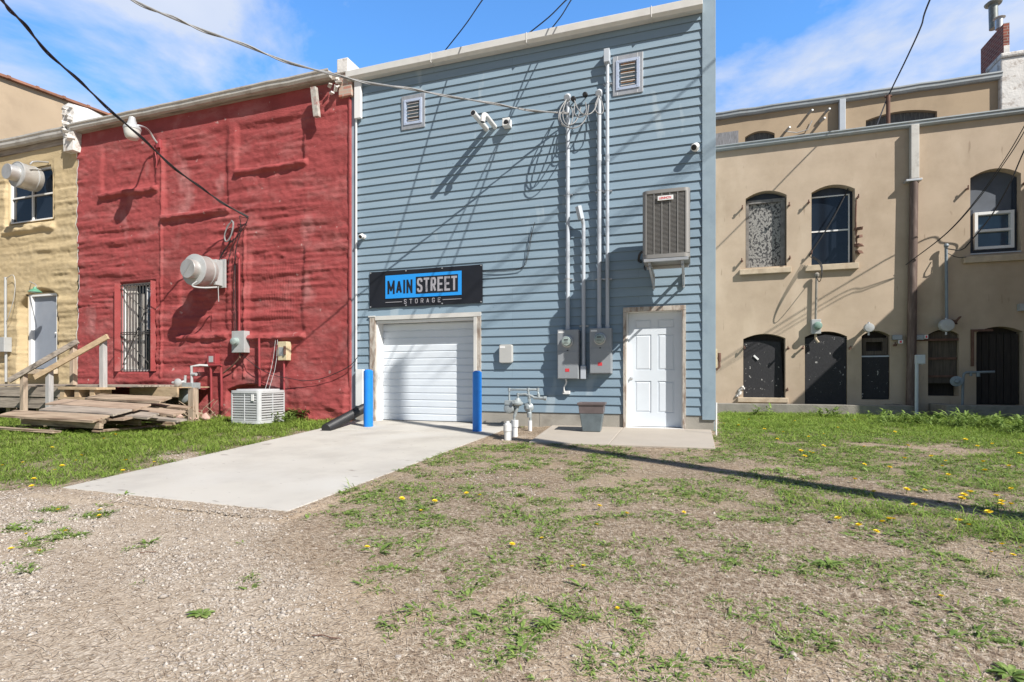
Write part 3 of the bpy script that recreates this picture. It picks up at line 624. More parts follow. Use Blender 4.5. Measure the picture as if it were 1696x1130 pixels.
# conduits
def mast(px, pyt, pyb, label, r=.036, y=-.085, head='weather', straps=(), couple=(), name='conduit_mast'):
    xx = X(px, y); z0 = Zc(px, pyb, y); z1 = Zc(px, pyt, y)
    t = thing(name, label, 'conduit', (xx, y, z0), 'pale conduits climbing the blue wall')
    s = MB(); s.cyl((xx, y, z0), (xx, y, z1), r, n=20); s.build('pipe', M_PGREY, t, smooth=True)
    for cpy in couple: s = MB(); zc = Zc(px, cpy, y); s.cyl((xx, y, zc-.06), (xx, y, zc+.06), r+.006, n=20); s.build('coupling', M_PGREY, t, smooth=True)
    s = MB(); s.cyl((xx, y, z0+.0), (xx, y, z0+.07), r+.006, n=20); s.build('coupling', M_PGREY, t, smooth=True)
    for sp_ in straps:
        s = MB(); zc = Zc(px, sp_, y); s.cyl((xx, y, zc-.012), (xx, y, zc+.012), r+.004, n=20); s.box(xx-r-.045, xx+r+.045, y+r-.004, y+r+.006, zc-.012, zc+.012); s.box(xx-r-.04, xx-r-.01, y+r-.012, -.012, zc-.008, zc+.008); s.box(xx+r+.01, xx+r+.04, y+r-.012, -.012, zc-.008, zc+.008); s.build('strap', M_GALV, t)
    if head == 'weather':
        s = MB(); s.lathe((xx, y, z1-.02), (0, 0, 1), [(0, r+.012), (.05, r+.02), (.1, r+.014), (.125, r*.5)], n=20)
        s.lathe((xx, y-.01, z1+.03), (0, -1, -.45), [(0, r+.02), (.05, r+.026), (.07, r+.012)], n=20); s.build('weatherhead', M_PGREY, t, smooth=True)
    return t, xx, z1
tA, xA, zA = mast(940.5, 165, 548, 'leftmost tall conduit, rising from the left meter box to a weatherhead', straps=(462, 322), couple=(272,))
t1, x1_, z1_ = mast(992.5, 158, 545, 'tall conduit with weatherhead, left of the two above the right meter box', straps=(462, 316), couple=(262,))
t2, x2_, z2_ = mast(1006, 104, 545, 'tallest conduit, topped by a box and right of the two above the right meter box', r=.032, head='', straps=(462, 316, 138), couple=(262,))
s = MB(); s.box(x2_-.055, x2_+.045, -.16, -.02, z2_-.02, Zc(1006, 83, -.1)); s.build('junction_box', M_PGREY, t2, bevel=.008)
t3, x3_, z3_ = mast(966.5, 378, 612, 'short conduit between the two meter boxes, bent at its top', r=.034, head='', straps=(540,))
s = MB(); s.box(x3_-.045, x3_+.05, -.15, -.03, Zc(966, 628, -.1), Zc(966, 606, -.1)); s.build('junction_box', M_PGREY, t3, bevel=.008)
s = MB(); top = (X(963, -.14), -.16, Zc(963, 358, -.14)); s.tube([(x3_, -.085, z3_-.01), (x3_, -.088, z3_+.08), top], .034, n=16, smooth=2); a = Vector(top)
s.bar(a-Vector((.0, 0, .06)), a+Vector((-.045, -.04, .16)), .1, .07); s.build('bent_head', M_PGREY, t3, smooth=True)
# cables hanging at the masts
s = MB()
def P3(px, py, y): return PW(px, py, y)
for pts in ([(938, 165, -.16), (925, 185, -.35), (926, 205, -.45), (944, 214, -.5), (950, 190, -.35), (946, 178, -.2)], [(938, 165, -.16), (930, 190, -.3), (938, 210, -.5), (955, 203, -.45), (962, 178, -.12)],
            [(952, 172, -.1), (950, 188, -.2), (958, 196, -.3), (972, 190, -.3), (970, 170, -.12)], [(992, 158, -.15), (984, 178, -.25), (990, 190, -.3), (1000, 188, -.25), (998, 172, -.2), (993, 160, -.15)],
            [(992, 158, -.15), (985, 185, -.3), (970, 192, -.4), (958, 184, -.35), (951, 166, -.12)], [(975, 174, -.2), (972, 196, -.35), (960, 210, -.5), (944, 214, -.55), (930, 205, -.5), (926, 188, -.35), (936, 184, -.3)]):
    s.tube([P3(*p) for p in pts], .010, n=6, smooth=3)
tag(s.build('service_cables', M_CABLE, smooth=True), 'tangle of grey and black service cables looped between the tall conduits', 'cable')
for i, (px, py, lb) in enumerate(((949.5, 163, 'black cable insulator beside the left weatherhead'), (969, 156, 'black cable insulator, right one of the pair between the tall conduits'))):
    t = thing('cable_insulator', lb, 'insulator', PW(px, py, 0), 'black insulators under the eave')
    p = PW(px, py, -.12)
    s = MB(); s.lathe(p+Vector((0, .11, 0)), (0, -1, 0), [(0, .012), (.06, .012)], n=10); s.build('bolt', M_GALV, t)
    s = MB(); s.lathe(p+Vector((0, .05, 0)), (0, -1, -.2), [(0, .03), (.02, .045), (.05, .03), (.07, .045), (.1, .03)], n=14); s.build('spool', M_BLK, t, smooth=True)
# exhaust pipes
def pipe_t(name, label, pts, r, mt, cat='pipe', grp=None, smooth=0, n=16, dark_mouth=True):
    s = MB(); s.tube(pts, r, n=n, smooth=smooth)
    o = s.build(name, mt, smooth=True, origin=tuple(pts[0]), label=label, cat=cat, group=grp)
    if dark_mouth:
        s = MB(); d = (Vector(pts[-1])-Vector(pts[-2])).normalized(); s.cyl(Vector(pts[-1])+d*.001, Vector(pts[-1])+d*.003, r*.86, n=n)
        s.build('painted_mouth', M_BLK, o)  # black disc on a closed end, painting the unlit inside of the pipe
    return o
b1 = PW(806, 214, 0); pipe_t('exhaust_pipe', 'straight white exhaust pipe sticking out high on the blue wall', [b1, b1+Vector((0, -.67, .0))], .05, M_PVC, grp='white exhaust pipes')
b2 = PW(820, 211, 0); pipe_t('exhaust_pipe', 'white exhaust pipe with a downturned elbow, right of the straight one', [b2, b2+Vector((0, -.40, .0)), b2+Vector((0, -.50, .0)), b2+Vector((-.02, -.55, -.02)), b2+Vector((-.035, -.55, -.14))], .045, M_PVC, grp='white exhaust pipes', smooth=1)
# little square vent hood
p = PW(842, 208, 0); t_ = thing('vent_hood', 'small square white vent hood right of the exhaust pipes', 'vent', p)
s = MB(); s.box(p.x-.07, p.x+.075, -.16, -.01, p.z-.07, p.z+.075); s.build('hood', M_WHITE, t_, bevel=.012)
s = MB(); s.lathe((p.x+.01, -.155, p.z-.01), (0, -1, -.3), [(0, .045), (.012, .045), (.02, .02)], n=16); s.build('opening', M_BLK, t_, smooth=True)
# cameras
def camera_t(px, py, label, dirv, scl=1):
    p = PW(px, py, 0); t = thing('security_camera', label, 'camera', p, 'white security cameras'); d = Vector(dirv).normalized()
    s = MB(); s.lathe(p+Vector((0, -.006, 0)), (0, -1, 0), [(0, .05*scl), (.03, .05*scl), (.04, .03*scl), (.09, .02*scl)], n=18); s.build('mount', M_WHITE, t, smooth=True)
    q = p+Vector((0, -.10, -.0)); s = MB(); s.lathe(q-d*.05*scl, d, [(0, .035*scl), (.02*scl, .05*scl), (.12*scl, .052*scl), (.13*scl, .045*scl)], n=18); s.build('housing', M_WHITE, t, smooth=True)
    s = MB(); s.lathe(q+d*.082*scl, d, [(0, .038*scl), (.004, .034*scl), (.008, .018*scl)], n=16); s.build('lens', M_BLK, t, smooth=True)
camera_t(1152, 247, 'white security camera high on the right of the blue wall, above the air conditioner', (-.35, -1, -.55), 1.15)
camera_t(604, 393, 'small white security camera on the blue wall beside the downspout', (.1, -1, -.5), .9)
# wifi box
p = PW(838, 587, -.06); t_ = thing('utility_box', 'rounded light grey plastic box on the blue wall right of the roller door', 'box', (p.x, -.03, p.z-.16))
x0, x1 = X(827.5, -.06), X(849, -.06); z0, z1 = Zc(838, 601.5, -.06), Zc(838, 571, -.06)
s = MB()
pp = []; r = .035
for cx, cz, a in ((x1-r, z0+r, -90), (x1-r, z1-r, 0), (x0+r, z1-r, 90), (x0+r, z0+r, 180)):
    for i in range(6): an = R(a+18*i); pp.append((cx+r*math.cos(an), cz+r*math.sin(an)))
s.prism(pp, -.1, -.012); s.build('housing', mat('box_beige_grey', (.46, .46, .44), .55, var=.03), t_, bevel=.012)
s = MB(); s.box(x0+.02, x0+.12, -.104, -.101, z1-.07, z1-.03); s.build('sticker', M_WHITE, t_)
# loose thin wires
s = MB(); s.tube([P3(800, 449, -.04), P3(830, 449, -.05), P3(866, 445, -.05), P3(872, 430, -.06), P3(878, 395, -.06), P3(886, 368, -.05)], .006, n=5, smooth=1)
s.tube([P3(800, 451, -.05), P3(840, 450, -.05), P3(869, 445, -.05), P3(877, 415, -.06), P3(881, 385, -.05), P3(886, 368, -.05)], .005, n=5, smooth=1)
tag(s.build('loose_wire', M_WIRE), 'thin black loose wire running right and up from the banner', 'wire')
# gas meter by the blue wall
gp = PG(849, 722, 0); Y1 = -.38
t_ = thing('gas_meter', 'grey gas meter with pipe loop on white sleeves by the blue wall', 'gas meter', (X(862, Y1), Y1, -.01))
def Q(px, py, y=Y1): return PW(px, py, y)
M_GASM = mat('gas_meter_grey', (.33, .37, .38), .5, .2, var=.12, vs=14, dirt=(.22, .2, .18), ds=10, da=.5)
s = MB(); s.tube([Q(843.5, 665), Q(843.5, 645.5), Q(891, 645.5), Q(892, 655)], .021, n=10); s.tube([Q(875, 645.5), Q(876, 665)], .021, n=10); s.tube([Q(858, 664), Q(858, 654), Q(870, 653), Q(880, 656), Q(887, 660)], .024, n=10)
s.tube([Q(877, 655), Q(878.5, 690), Q(878.5, 700)], .02, n=10); s.tube([Q(852, 690), Q(852, 700)], .02, n=10); s.tube([Q(884, 659), Q(903, 660)], .028, n=10); s.cyl(Q(901, 660), Q(905, 660), .038)
for q in (Q(843.5, 645.5), Q(891, 645.5), Q(875, 645.5), Q(858, 654), Q(892, 655), Q(877, 657)): s.lathe(q-Vector((0, 0, .03)), (0, 0, 1), [(0, .026), (.06, .026)], n=10)
s.build('pipework', M_GASM, t_, smooth=True)
a = Q(846, 676); s = MB(); s.lathe(a+Vector((-.02, .1, 0)), (0, -1, 0), [(0, .07), (.02, .10), (.09, .10), (.11, .10), (.13, .10), (.17, .09), (.18, .06)], n=24); s.box(a.x-.09, a.x+.07, a.y-.09, a.y+.09, a.z+.06, a.z+.14); s.build('meter_body', M_GASM, t_, smooth=True, bevel=.006)
a = Q(854, 668); s = MB(); s.lathe(a+Vector((.04, .0, -.05)), (0, 0, 1), [(0, .05), (.03, .095), (.05, .1), (.06, .1), (.08, .07), (.14, .04)], n=20); s.lathe(a+Vector((.0, -.06, .03)), (0, -1, 0), [(0, .03), (.06, .035)], n=12)
s.tube([a+Vector((.04, 0, -.05)), Q(852, 690)], .03, n=12); s.build('regulator', M_GASM, t_, smooth=True)
a = Q(877, 675); s = MB(); s.lathe(a+Vector((-.02, .06, 0)), (0, -1, 0), [(0, .05), (.03, .09), (.05, .09), (.08, .05), (.1, .03)], n=18); s.lathe(a+Vector((0, 0, -.18)), (0, 0, 1), [(0, .04), (.08, .045), (.1, .03)], n=14); s.build('regulator', M_GASM, t_, smooth=True)
def sleeve(px, pyt, pyb, r, label, cap):
    g = PG(px, pyb-4, 0); Zd = (-sy*g.x+cy*(g.y+DC)); h = (pyb-4-pyt)*Zd/FPX
    t = thing('pvc_stub', label, 'pipe', (g.x, g.y, g.z), 'white plastic stubs by the gas meter')
    s = MB(); s.cyl((g.x, g.y, g.z-.1), (g.x, g.y, g.z+h), r, n=20); s.build('pipe', M_PVC, t, smooth=True)
    if cap:
        s = MB(); s.cyl((g.x, g.y, g.z+h*.62), (g.x, g.y, g.z+h+.01), r+.01, n=20); s.build('collar', M_PVC, t, smooth=True)
        if cap == 2: s = MB(); s.lathe((g.x, g.y, g.z+h+.01), (0, 0, 1), [(0, r*.95), (.02, r*.9), (.02, .03), (.05, .025)], n=16); s.build('cap', M_PVC, t, smooth=True)
sleeve(841, 704, 734, .058, 'capped white plastic cleanout, front one by the gas meter', 2)
sleeve(852.5, 697, 728, .048, 'white plastic sleeve under the gas meter body', 1)
sleeve(878, 697, 718, .033, 'thin white plastic sleeve, rear right one by the gas meter', 0)
# corrugated drain pipe
a = PW(603, 676, -.18); b_ = PG(541, 710, .06); s = MB(); d = (b_-a); Ln = d.length; prof = []; k = int(Ln/.03)
for i in range(k+1): prof += [(Ln*i/k-.004, .085), (Ln*i/k+.006, .093), (Ln*(i+.5)/k, .093), (Ln*(i+.5)/k+.01, .085)]
prof = sorted(prof); s.lathe(a, d, prof, n=24)
dp = s.build('drain_pipe', M_BLK, smooth=True, origin=tuple(b_), label='black corrugated drain pipe lying from the downspout to the grass', cat='pipe')
s = MB(); s.cyl(b_, b_+d.normalized()*.004, .075, n=20); s.build('painted_mouth', mat('painted_pipe_dark', (.004, .004, .004), .9), dp)  # near-black disc paints the darkness within the drain pipe
# white marker stake at the corner
s = MB(); g = PG(1186, 723, 0); s.cyl((g.x, g.y, g.z-.1), (g.x+.005, g.y+.02, g.z+.53), .012, n=8); tag(s.build('marker_stake', M_WHITE), 'thin white stake in the grass at the right corner of the blue building', 'stake')
# rusty bracket between the blue and tan buildings
p = PW(1187, 595, 3.0); t_ = thing('wall_spigot', 'small cream and rust-red fixture just right of the blue corner board', 'fixture', (p.x, 3, p.z))
# ================================================================ THE RED AND CREAM BUILDINGS (foam-coated walls, y = -0.06)
RY = -.06
def hfield(name, x0, x1, z0, z1, stp, fn, cut, m, par, ztop=None):
    nx = int((x1-x0)/stp)+1; nz_ = int((z1-z0)/stp)+1
    xx, zz_ = np.meshgrid(np.linspace(x0, x1, nx), np.linspace(z0, z1, nz_)); yy = RY-fn(xx, zz_)
    V = np.stack([xx, yy, zz_], -1).reshape(-1, 3)
    i = np.arange(nx-1); j = np.arange(nz_-1); I, J = np.meshgrid(i, j); a = (J*nx+I).ravel()
    cxx = (xx[:-1, :-1]+xx[1:, 1:]).ravel()/2; czz = (zz_[:-1, :-1]+zz_[1:, 1:]).ravel()/2
    keep = ~cut(cxx, czz); a = a[keep]
    T = np.stack([a, a+1, a+nx+1, a+nx], -1)
    return fast(name, V, T, m, smooth=True, parent=par)
def sm(v, a, b): t = np.clip((v-a)/(b-a), 0, 1); return t*t*(3-2*t)
def rectm(x, z, x0, x1, z0, z1, e=.035): return sm(x, x0-e, x0+e)*(1-sm(x, x1-e, x1+e))*sm(z, z0-e, z0+e)*(1-sm(z, z1-e, z1+e))
def ripples(x, z, s, amp=1.0):
    wv = z+.05*fbm(x*.9, z*.5, s)+.03*vn(x*2.5, z*3, s+3)
    r = .034*(fbm(x*.45+3, wv*6.5, s+9, 3)-.5)+.016*(fbm(x*1.3, wv*15, s+5, 2)-.5)
    r = np.abs(r)**.8*np.sign(r)*1.25
    mask = .25+1.0*sm(fbm(x*.5, z*.55, s+20, 3), .36, .62)
    return amp*(.62*r*mask+.014*(fbm(x*3, z*3.4, s+30, 3)-.5)+.03*(fbm(x*.5, z*.6, s+40, 2)-.5)+.022*(fbm(x*4, z*9, s+45, 3)-.5)+.017*(fbm(x*11, z*15, s+50, 2)-.5))
xr0, xr1 = X(129, RY), X(581, RY)
def rc(px0, py0, px1, py1): # image rectangle to wall rectangle
    pc = (px0+px1)/2; return X(px0, RY), X(px1, RY), Zc(pc, py1, RY), Zc(pc, py0, RY)
R1 = rc(170, 235, 258, 314); R2 = rc(272, 222, 377, 349); R3 = rc(393, 198, 505, 272); R4 = rc(411, 412, 500, 552); R5 = rc(297, 440, 374, 552)
BW = rc(198, 468, 257, 615)                # barred doorway
AH = rc(378, 638, 452, 690)
def redf(x, z):
    d = ripples(x, z, 1)
    for (a, b_, c, e), dep in ((R1, .042), (R2, .04), (R3, .05), (R4, .034), (R5, .035)):
        d = d-dep*rectm(x+.10*(vn(x*0+3, z*1.7, 6)-.5), z+.14*(vn(x*1.3, z*0+3, 7)-.5), a, b_, c, e, .04+.05*vn(x*1.1, z*1.1, 12))
        wob = .02*(vn(x*6, z*0+2, 5)-.5)
        d = d+.085*rectm(x, z, a-.06, b_+.06, c-.14+wob, c-.02+wob, .03)*(.75+.5*vn(x*7, z*9, 8))
    # raised vertical seam, small boss, frayed sill
    for px in (388, 268, 405): a = X(px, RY); d = d+.03*rectm(x, z, a-.03, a+.03, .9, 4.2 if px != 268 else 6.3, .02)
    a, b_, c, e = rc(436, 418, 475, 425); d = d+.06*rectm(x, z, a, b_, c, e, .05)*vn(x*9, z*9, 4)
    # brick courses telegraphing through
    cz = np.abs(((z/.075) % 1)-.5)*2; bm_ = sm(fbm(x*.6+8, z*.6, 77, 2), .5, .62); d = d-.005*bm_*sm(cz, .8, 1)
    rn = np.abs(((x/.07) % 1)-.5)*2; rm = rectm(x, z, R4[0]+.35, R4[1]-.1, R4[2]+.2, R4[3]-.3, .2); d = d+.012*rm*(1-rn)
    a, b_, c, e = BW; d = d-.09*rectm(x, z, a-.015, b_+.015, c-.03, e+.02, .02)
    a, b_, c, e = AH; d = d-.25*rectm(x, z, a, b_, c-.6, e-.12*((x-(a+b_)/2)/((b_-a)/2))**2, .03)
    # bulging rough base at the lower right, thin rounded edge at the right end
    d = d+.11*(1-sm(z, .2, 1.15))*sm(x, X(430, RY), X(540, RY))*(.4+1.1*fbm(x*2.4, z*5, 61, 3))*(1-sm(x, xr1-.12, xr1))
    d = d+.05*(1-sm(z, .1, 1.3))*(fbm(x*2, z*4, 62, 3))
    d = d*(1-.85*sm(z, 6.45, 6.75))-.0*x
    return d
RB = thing('red_building', 'red foam-coated two-storey building with white gutter and bricked-up windows', 'building', ((xr0+xr1)/2, 0, 0))
wl = hfield('wall', xr0, xr1, -.35, 7.1, .024, redf, lambda x, z: (x > BW[0]) & (x < BW[1]) & (z > BW[2]) & (z < BW[3]), M_RED, RB)
s = MB(); s.box(xr0, xr1, .12, .3, -.3, BW[2]-.0); s.box(xr0, BW[0], .12, .3, BW[2], 7.1); s.box(BW[1], xr1, .12, .3, BW[2], 7.1); s.box(BW[0], BW[1], .12, .3, BW[3], 7.1)
s.box(xr1-.03, xr1, RY-.03, .12, -.3, 7.1); s.box(xr0, xr1, .31, 15, 6.9, 7.05); s.box(xr0, xr1, 14.8, 15, -.3, 6.9); s.build('back_wall', M_RED, RB)
s = MB(); a, b_, c, e = BW; s.box(a-.01, a, RY-.12, .12, c, e); s.box(b_, b_+.01, RY-.12, .12, c, e); s.box(a, b_, RY+.05, .3, c-.01, c); s.box(a, b_, RY+.05, .3, e, e+.01); s.build('reveal', M_RED, RB)
def gutter(par, x0, x1, zt, y, mt, h=.13, dpt=.13, dents=0, name='gutter'):
    s = MB(); prof = [(0, -h*.98), (-dpt*.62, -h), (-dpt*.82, -h*.7), (-dpt*.85, -h*.35), (-dpt, -h*.2), (-dpt, 0), (-dpt+.012, 0), (-dpt+.012, -h*.2), (0, -.01)]
    n = len(prof); k = max(6, int((x1-x0)/.5)); vs = []
    for i in range(k+1):
        xx = x0+(x1-x0)*i/k; dz = random.uniform(-1, 1)*dents; dy = random.uniform(-1, 1)*dents
        for a, b_ in prof: vs.append((xx, y+a+dy*(a < -.02), zt+b_+dz))
    s.add(vs, [(i*n+j, i*n+(j+1) % n, (i+1)*n+(j+1) % n, (i+1)*n+j) for i in range(k) for j in range(n)]+[tuple(range(n)), tuple(range(k*n, k*n+n))[::-1]])
    return s.build(name, mt, par)
gz_ = 7.23
gutter(RB, xr0+.05, X(548, -.2), gz_, RY-.10, M_GUTW, h=.15, dpt=.15, dents=.008)
s = MB(); s.box(xr0, xr1-.25, RY-.099, .1, 7.06, 7.2); s.build('fascia_board', M_WOODW, RB)
s = MB(); s.box(xr0, X(548), RY-.03, 15, 7.235, 7.26); s.build('roof', M_ROOF, RB)
# broken box head of the old downspout
s = MB(); q = PW(517, 165, -.3); s.bar((q.x, -.24, Zc(517, 143, -.3)), (q.x+.06, -.22, Zc(517, 192, -.3)), .13, .09, up=(0, 1, 0), jit=.008); s.build('downspout_stub', mat('peeling_box', (.42, .40, .36), .85, var=.3, vs=14, dirt=(.30, .08, .07), ds=9, da=.9), RB, bevel=.006)
# end pier and its white cap
s = MB(); x0, x1 = X(553, -.12), X(581, -.12)
s.box(x0+.12, x1+.02, -.13, .3, Zc(570, 160, -.12), Zc(570, 122, -.12)); s.build('pier', m_brick('pier_brick', (.42, .17, .12), (.50, .40, .33), (.42, .36, .30)), RB, bevel=.01)
s = MB(); s.box(x0+.1, x1-.05, -.16, .4, Zc(570, 122, -.12)+.003, Zc(570, 98, -.12)); s.bar((x1-.1, .3, Zc(570, 98, -.12)-.05), (x1-.05, 5, 7.55), .3, .12); s.build('pier_cap', M_WPL, RB, bevel=.015)
s = MB()
for _ in range(9): q = PW(548+random.uniform(0, 12), random.uniform(130, 155), -.2); s.bar(q, q+Vector((random.uniform(-.1, .1), .05, random.uniform(-.12, .12))), .07, .03, jit=.01)
s.build('torn_flashing', M_WPL, RB)
# barred doorway
a, b_, c, e = BW
s = MB(); s.ring(a, b_, c, e, .05, .02, .08); s.build('window_frame', M_WHITE, RB)
s = MB(); s.box(a, b_, .11, .12, c, e); s.build('pane', M_GLASS, RB)
s = MB(); W_ = b_-a
s.box(a+.05, a+.05+W_*.32, .07, .09, c+.05, e-.05); s.box(a+.05+W_*.42, a+.05+W_*.50, .075, .095, c+.05, e-.25); s.build('old_shutter_board', mat('peeling_white_boards', (.62, .60, .55), .85, var=.2, vs=6, stretch=(12, 1, 1), dirt=(.2, .13, .09), ds=3, da=.9), RB)
s = MB(); s.box(b_-.05-W_*.3, b_-.05, .06, .075, c+(e-c)*.47, e-.1); s.build('pane', mat('pane_painted_sky', (.16, .23, .32), .1, var=.3, vs=3), RB)  # sky reflection painted into the blue base colour of the pane
s = MB(); s.box(b_-.05-W_*.3, b_-.05, .045, .058, c+(e-c)*.7, c+(e-c)*.72); s.ring(b_-.05-W_*.3, b_-.05, c+(e-c)*.47, e-.1, .02, .045, .059); s.build('sash_bar', M_WHITE, RB)
gr = MB(); n = 11
for i in range(n+1): xx = a+.02+(W_-.04)*i/n; gr.cyl((xx, -.03, c+.01), (xx, -.03, e-.03), .009, n=8)
for zz_ in (c+.03, e-.04, c+(e-c)*.42, c+(e-c)*.44): gr.box(a+.005, b_-.005, -.045, -.035, zz_-.012, zz_+.012)
gr.bar((a+.03, -.055, c+(e-c)*.42), (b_-.05, -.055, c+.08), .025, .01); gr.bar((a+.03, -.055, e-.1), (b_-.1, -.055, c+(e-c)*.6), .02, .01); gr.bar((b_-.1, -.055, e-.3), (a+.1, -.055, c+.15), .02, .01)
gr.build('security_bars', mat('bar_iron', (.09, .085, .08), .6, .4, var=.3), RB)
# things on the red wall --------------------------------------------------
def hoodfan(c, L_, r, label, mount):
    c = Vector(c); t = thing('exhaust_fan', label, 'exhaust fan', (c.x, RY, c.z-r))
    if mount:
        s = MB(); s.box(c.x-r*.75, c.x+r*.75, -.30, RY, c.z-r*.85, c.z+r*.85); s.build('mounting_box', M_LGREY, t, bevel=.01)
        s = MB(); s.ring(c.x-r*.9, c.x+r*.95, c.z-r*.95, c.z+r*.95, .05, -.12, RY-.02); s.build('flange', M_LGREY, t)
    y0 = -.25 if mount else RY
    s = MB(); s.lathe((c.x, y0, c.z), (0, -1, 0), [(0, r*.7), (L_*.06, r*.72), (L_*.07, r*.97), (L_*.2, r), (L_*.66, r), (L_*.66, r*.965), (L_*.3, r*.96)], n=40); s.build('hood', M_DUCT, t, smooth=True)
    for q in (.2, .62): s = MB(); s.lathe((c.x, y0-L_*q, c.z), (0, -1, 0), [(0, r*1.0), (.004, r*1.025), (.022, r*1.025), (.026, r*1.0)], n=40); s.build('band', M_LGREY, t, smooth=True)
    s = MB(); s.lathe((c.x, y0, c.z), (0, -1, 0), [(L_*.32, r*.955), (L_*.655, r*.955), (L_*.655, r*.95), (L_*.32, r*.95)], n=40); s.f = s.f[:-2]; s.m = s.m[:-2]; s.build('hood_inner_shade', mat('painted_hood_shade', (.05, .042, .036), .8, var=.3), t, smooth=True)  # inner wall coloured dark to paint in the shade inside the hood
    s = MB(); s.lathe((c.x, y0-L_*.40, c.z), (0, -1, 0), [(0, r*.955), (.004, r*.955)], n=40); s.build('painted_dark_gap', M_BLK, t)  # black disc stands in for the shaded depth between hood and drum
    s = MB(); s.lathe((c.x-.0, y0-L_*.32, c.z), (0, -1, 0), [(0, r*.62), (L_*.58, r*.62), (L_*.60, r*.60)], n=40); s.build('inner_drum', M_DUCT, t, smooth=True)
    if mount:
        s = MB(); yy = y0-L_*.92-.006; s.bar((c.x-.11, yy, c.z-.13), (c.x+.11, yy, c.z+.13), .01, .01); s.build('seam', M_GALV, t)
        s = MB(); s.tube([(c.x+r*.5, y0-L_*.75, c.z-r*.8), (c.x+r*.2, y0-L_*.9, c.z-r*1.15), (c.x+r*.6, y0-L_*.6, c.z-r*1.2), (c.x+r*1.0, y0-.1, c.z-r*1.05)], .018, smooth=2, n=8); s.tube([(c.x+r*1.1, y0-.1, c.z-r), (c.x+r*1.15, y0-.1, c.z-r*2.0)], .008, n=6); s.build('conduit', M_LGREY, t, smooth=True)
p = PW(358, 455, RY); hoodfan((p.x, 0, p.z), .60, .335, 'round metal exhaust fan drum with box mount on the red wall', True)
# yard lamp
c = Vector((-13.28+.31+.0, 0, 0)); LY = -.84; hd = PW(219, 214, LY); wp = PW(266, 240, RY)
t_ = thing('yard_lamp', 'grey gooseneck yard lamp under the gutter of the red wall', 'lamp', wp)
s = MB(); s.tube([wp, wp+Vector((-.02, -.1, .02)), wp+Vector((-.05, -.25, .25)), hd+Vector((.1, .16, .12)), hd+Vector((.02, .03, .10))], .022, smooth=2, n=10); s.build('arm', M_GALV, t_, smooth=True)
s = MB(); s.lathe(hd+Vector((0, 0, -.02)), (0, 0, 1), [(0, .17), (.02, .175), (.07, .16), (.12, .10), (.2, .075), (.28, .06), (.285, .03)], n=24); s.build('head', M_LGREY, t_, smooth=True)
s = MB(); s.lathe(hd+Vector((0, 0, -.022)), (0, 0, -1), [(0, .165), (.1, .15), (.17, .13), (.2, .1)], n=24); s.build('refractor', mat('lamp_refractor', (.62, .62, .58), .3, var=.05), t_, smooth=True)
s = MB(); s.box(wp.x-.06, wp.x+.06, RY-.08, RY, wp.z-.1, wp.z+.1); s.build('mount_plate', M_REDP, t_, bevel=.01)
s = MB(); s.tube([wp+Vector((.03, -.05, 0)), wp+Vector((-.1, -.05, .12)), wp+Vector((-.14, -.05, -.1)), wp+Vector((-.05, -.05, -.4)), wp+Vector((-.1, -.04, -.55))], .012, smooth=2); s.tube([wp+Vector((.05, -.04, .1)), wp+Vector((.07, -.05, -.2)), wp+Vector((.0, -.05, -.35))], .012, smooth=2); s.build('cable', M_REDP, t_, smooth=True)
# coil, cables and meter on the red wall
s = MB()
for k in range(4):
    a = [(384, 366), (376, 375), (371, 392), (374, 402), (381, 395), (386, 380), (387, 368), (383, 365)]
    s.tube([PW(x+random.uniform(-1, 1), y+random.uniform(-2, 2), RY-.08-.03*k) for x, y in a], .010, n=6, smooth=2)
tag(s.build('cable_coil', M_CABLE, smooth=True), 'coil of grey cable hanging on the red wall above the round exhaust fan', 'cable')
s = MB()
for pts in ([(411, 362), (404, 378), (392, 392), (388, 402), (380, 420), (378, 440)], [(412, 362), (400, 360), (396, 356), (400, 375), (390, 395), (384, 402)], [(388, 395), (370, 415), (364, 428)], [(383, 398), (369, 420), (362, 432)], [(391, 425), (387, 450), (388, 548)], [(402, 372), (392, 405), (389, 430), (391, 548)]):
    s.tube([PW(x, y, RY-.07) for x, y in pts], .008, n=6, smooth=2)
tag(s.build('wall_cables', M_WIRE, smooth=True), 'thin dark cables trailing down the red wall to the grey meter box', 'cable')
p = PW(390, 567, RY-.2); t_ = thing('electric_meter_box', 'pale grey meter box with round meter on the red wall', 'meter box', (p.x, RY-.1, p.z-.2))
x0, x1 = X(381, RY-.2), X(402, RY-.2); z0, z1 = Zc(391, 584, RY-.2), Zc(391, 548, RY-.2)
s = MB(); s.box(x0, x1, RY-.16, RY, z0, z1); s.build('cabinet', M_LGREY, t_, bevel=.008)
s = MB(); s.lathe(((x0+x1)/2-.05, RY-.16, p.z+.02), (0, -1, 0), [(0, .09), (.03, .09), (.035, .08), (.09, .078), (.1, .06)], n=24); s.build('meter_glass', M_LENS, t_, smooth=True)
s = MB(); s.cyl(((x0+x1)/2-.02, RY-.1, z1), ((x0+x1)/2-.02, RY-.1, Zc(391, 428, RY-.1)), .022); s.lathe(((x0+x1)/2-.02, RY-.12, Zc(391, 428, RY-.1)), (0, -.3, 1), [(0, .03), (.06, .05), (.1, .04), (.12, .02)], n=14); s.build('mast', M_REDP, t_, smooth=True)
s = MB(); s.cyl(((x0+x1)/2, RY-.1, z0), ((x0+x1)/2, RY-.1, z0-.12), .022); s.tube([((x0+x1)/2, RY-.1, z0-.1), ((x0+x1)/2-.15, RY-.1, z0-.25), ((x0+x1)/2-.5, RY-.08, z0-.45)], .018, smooth=2); s.build('lower_pipe', M_RUST, t_, smooth=True)
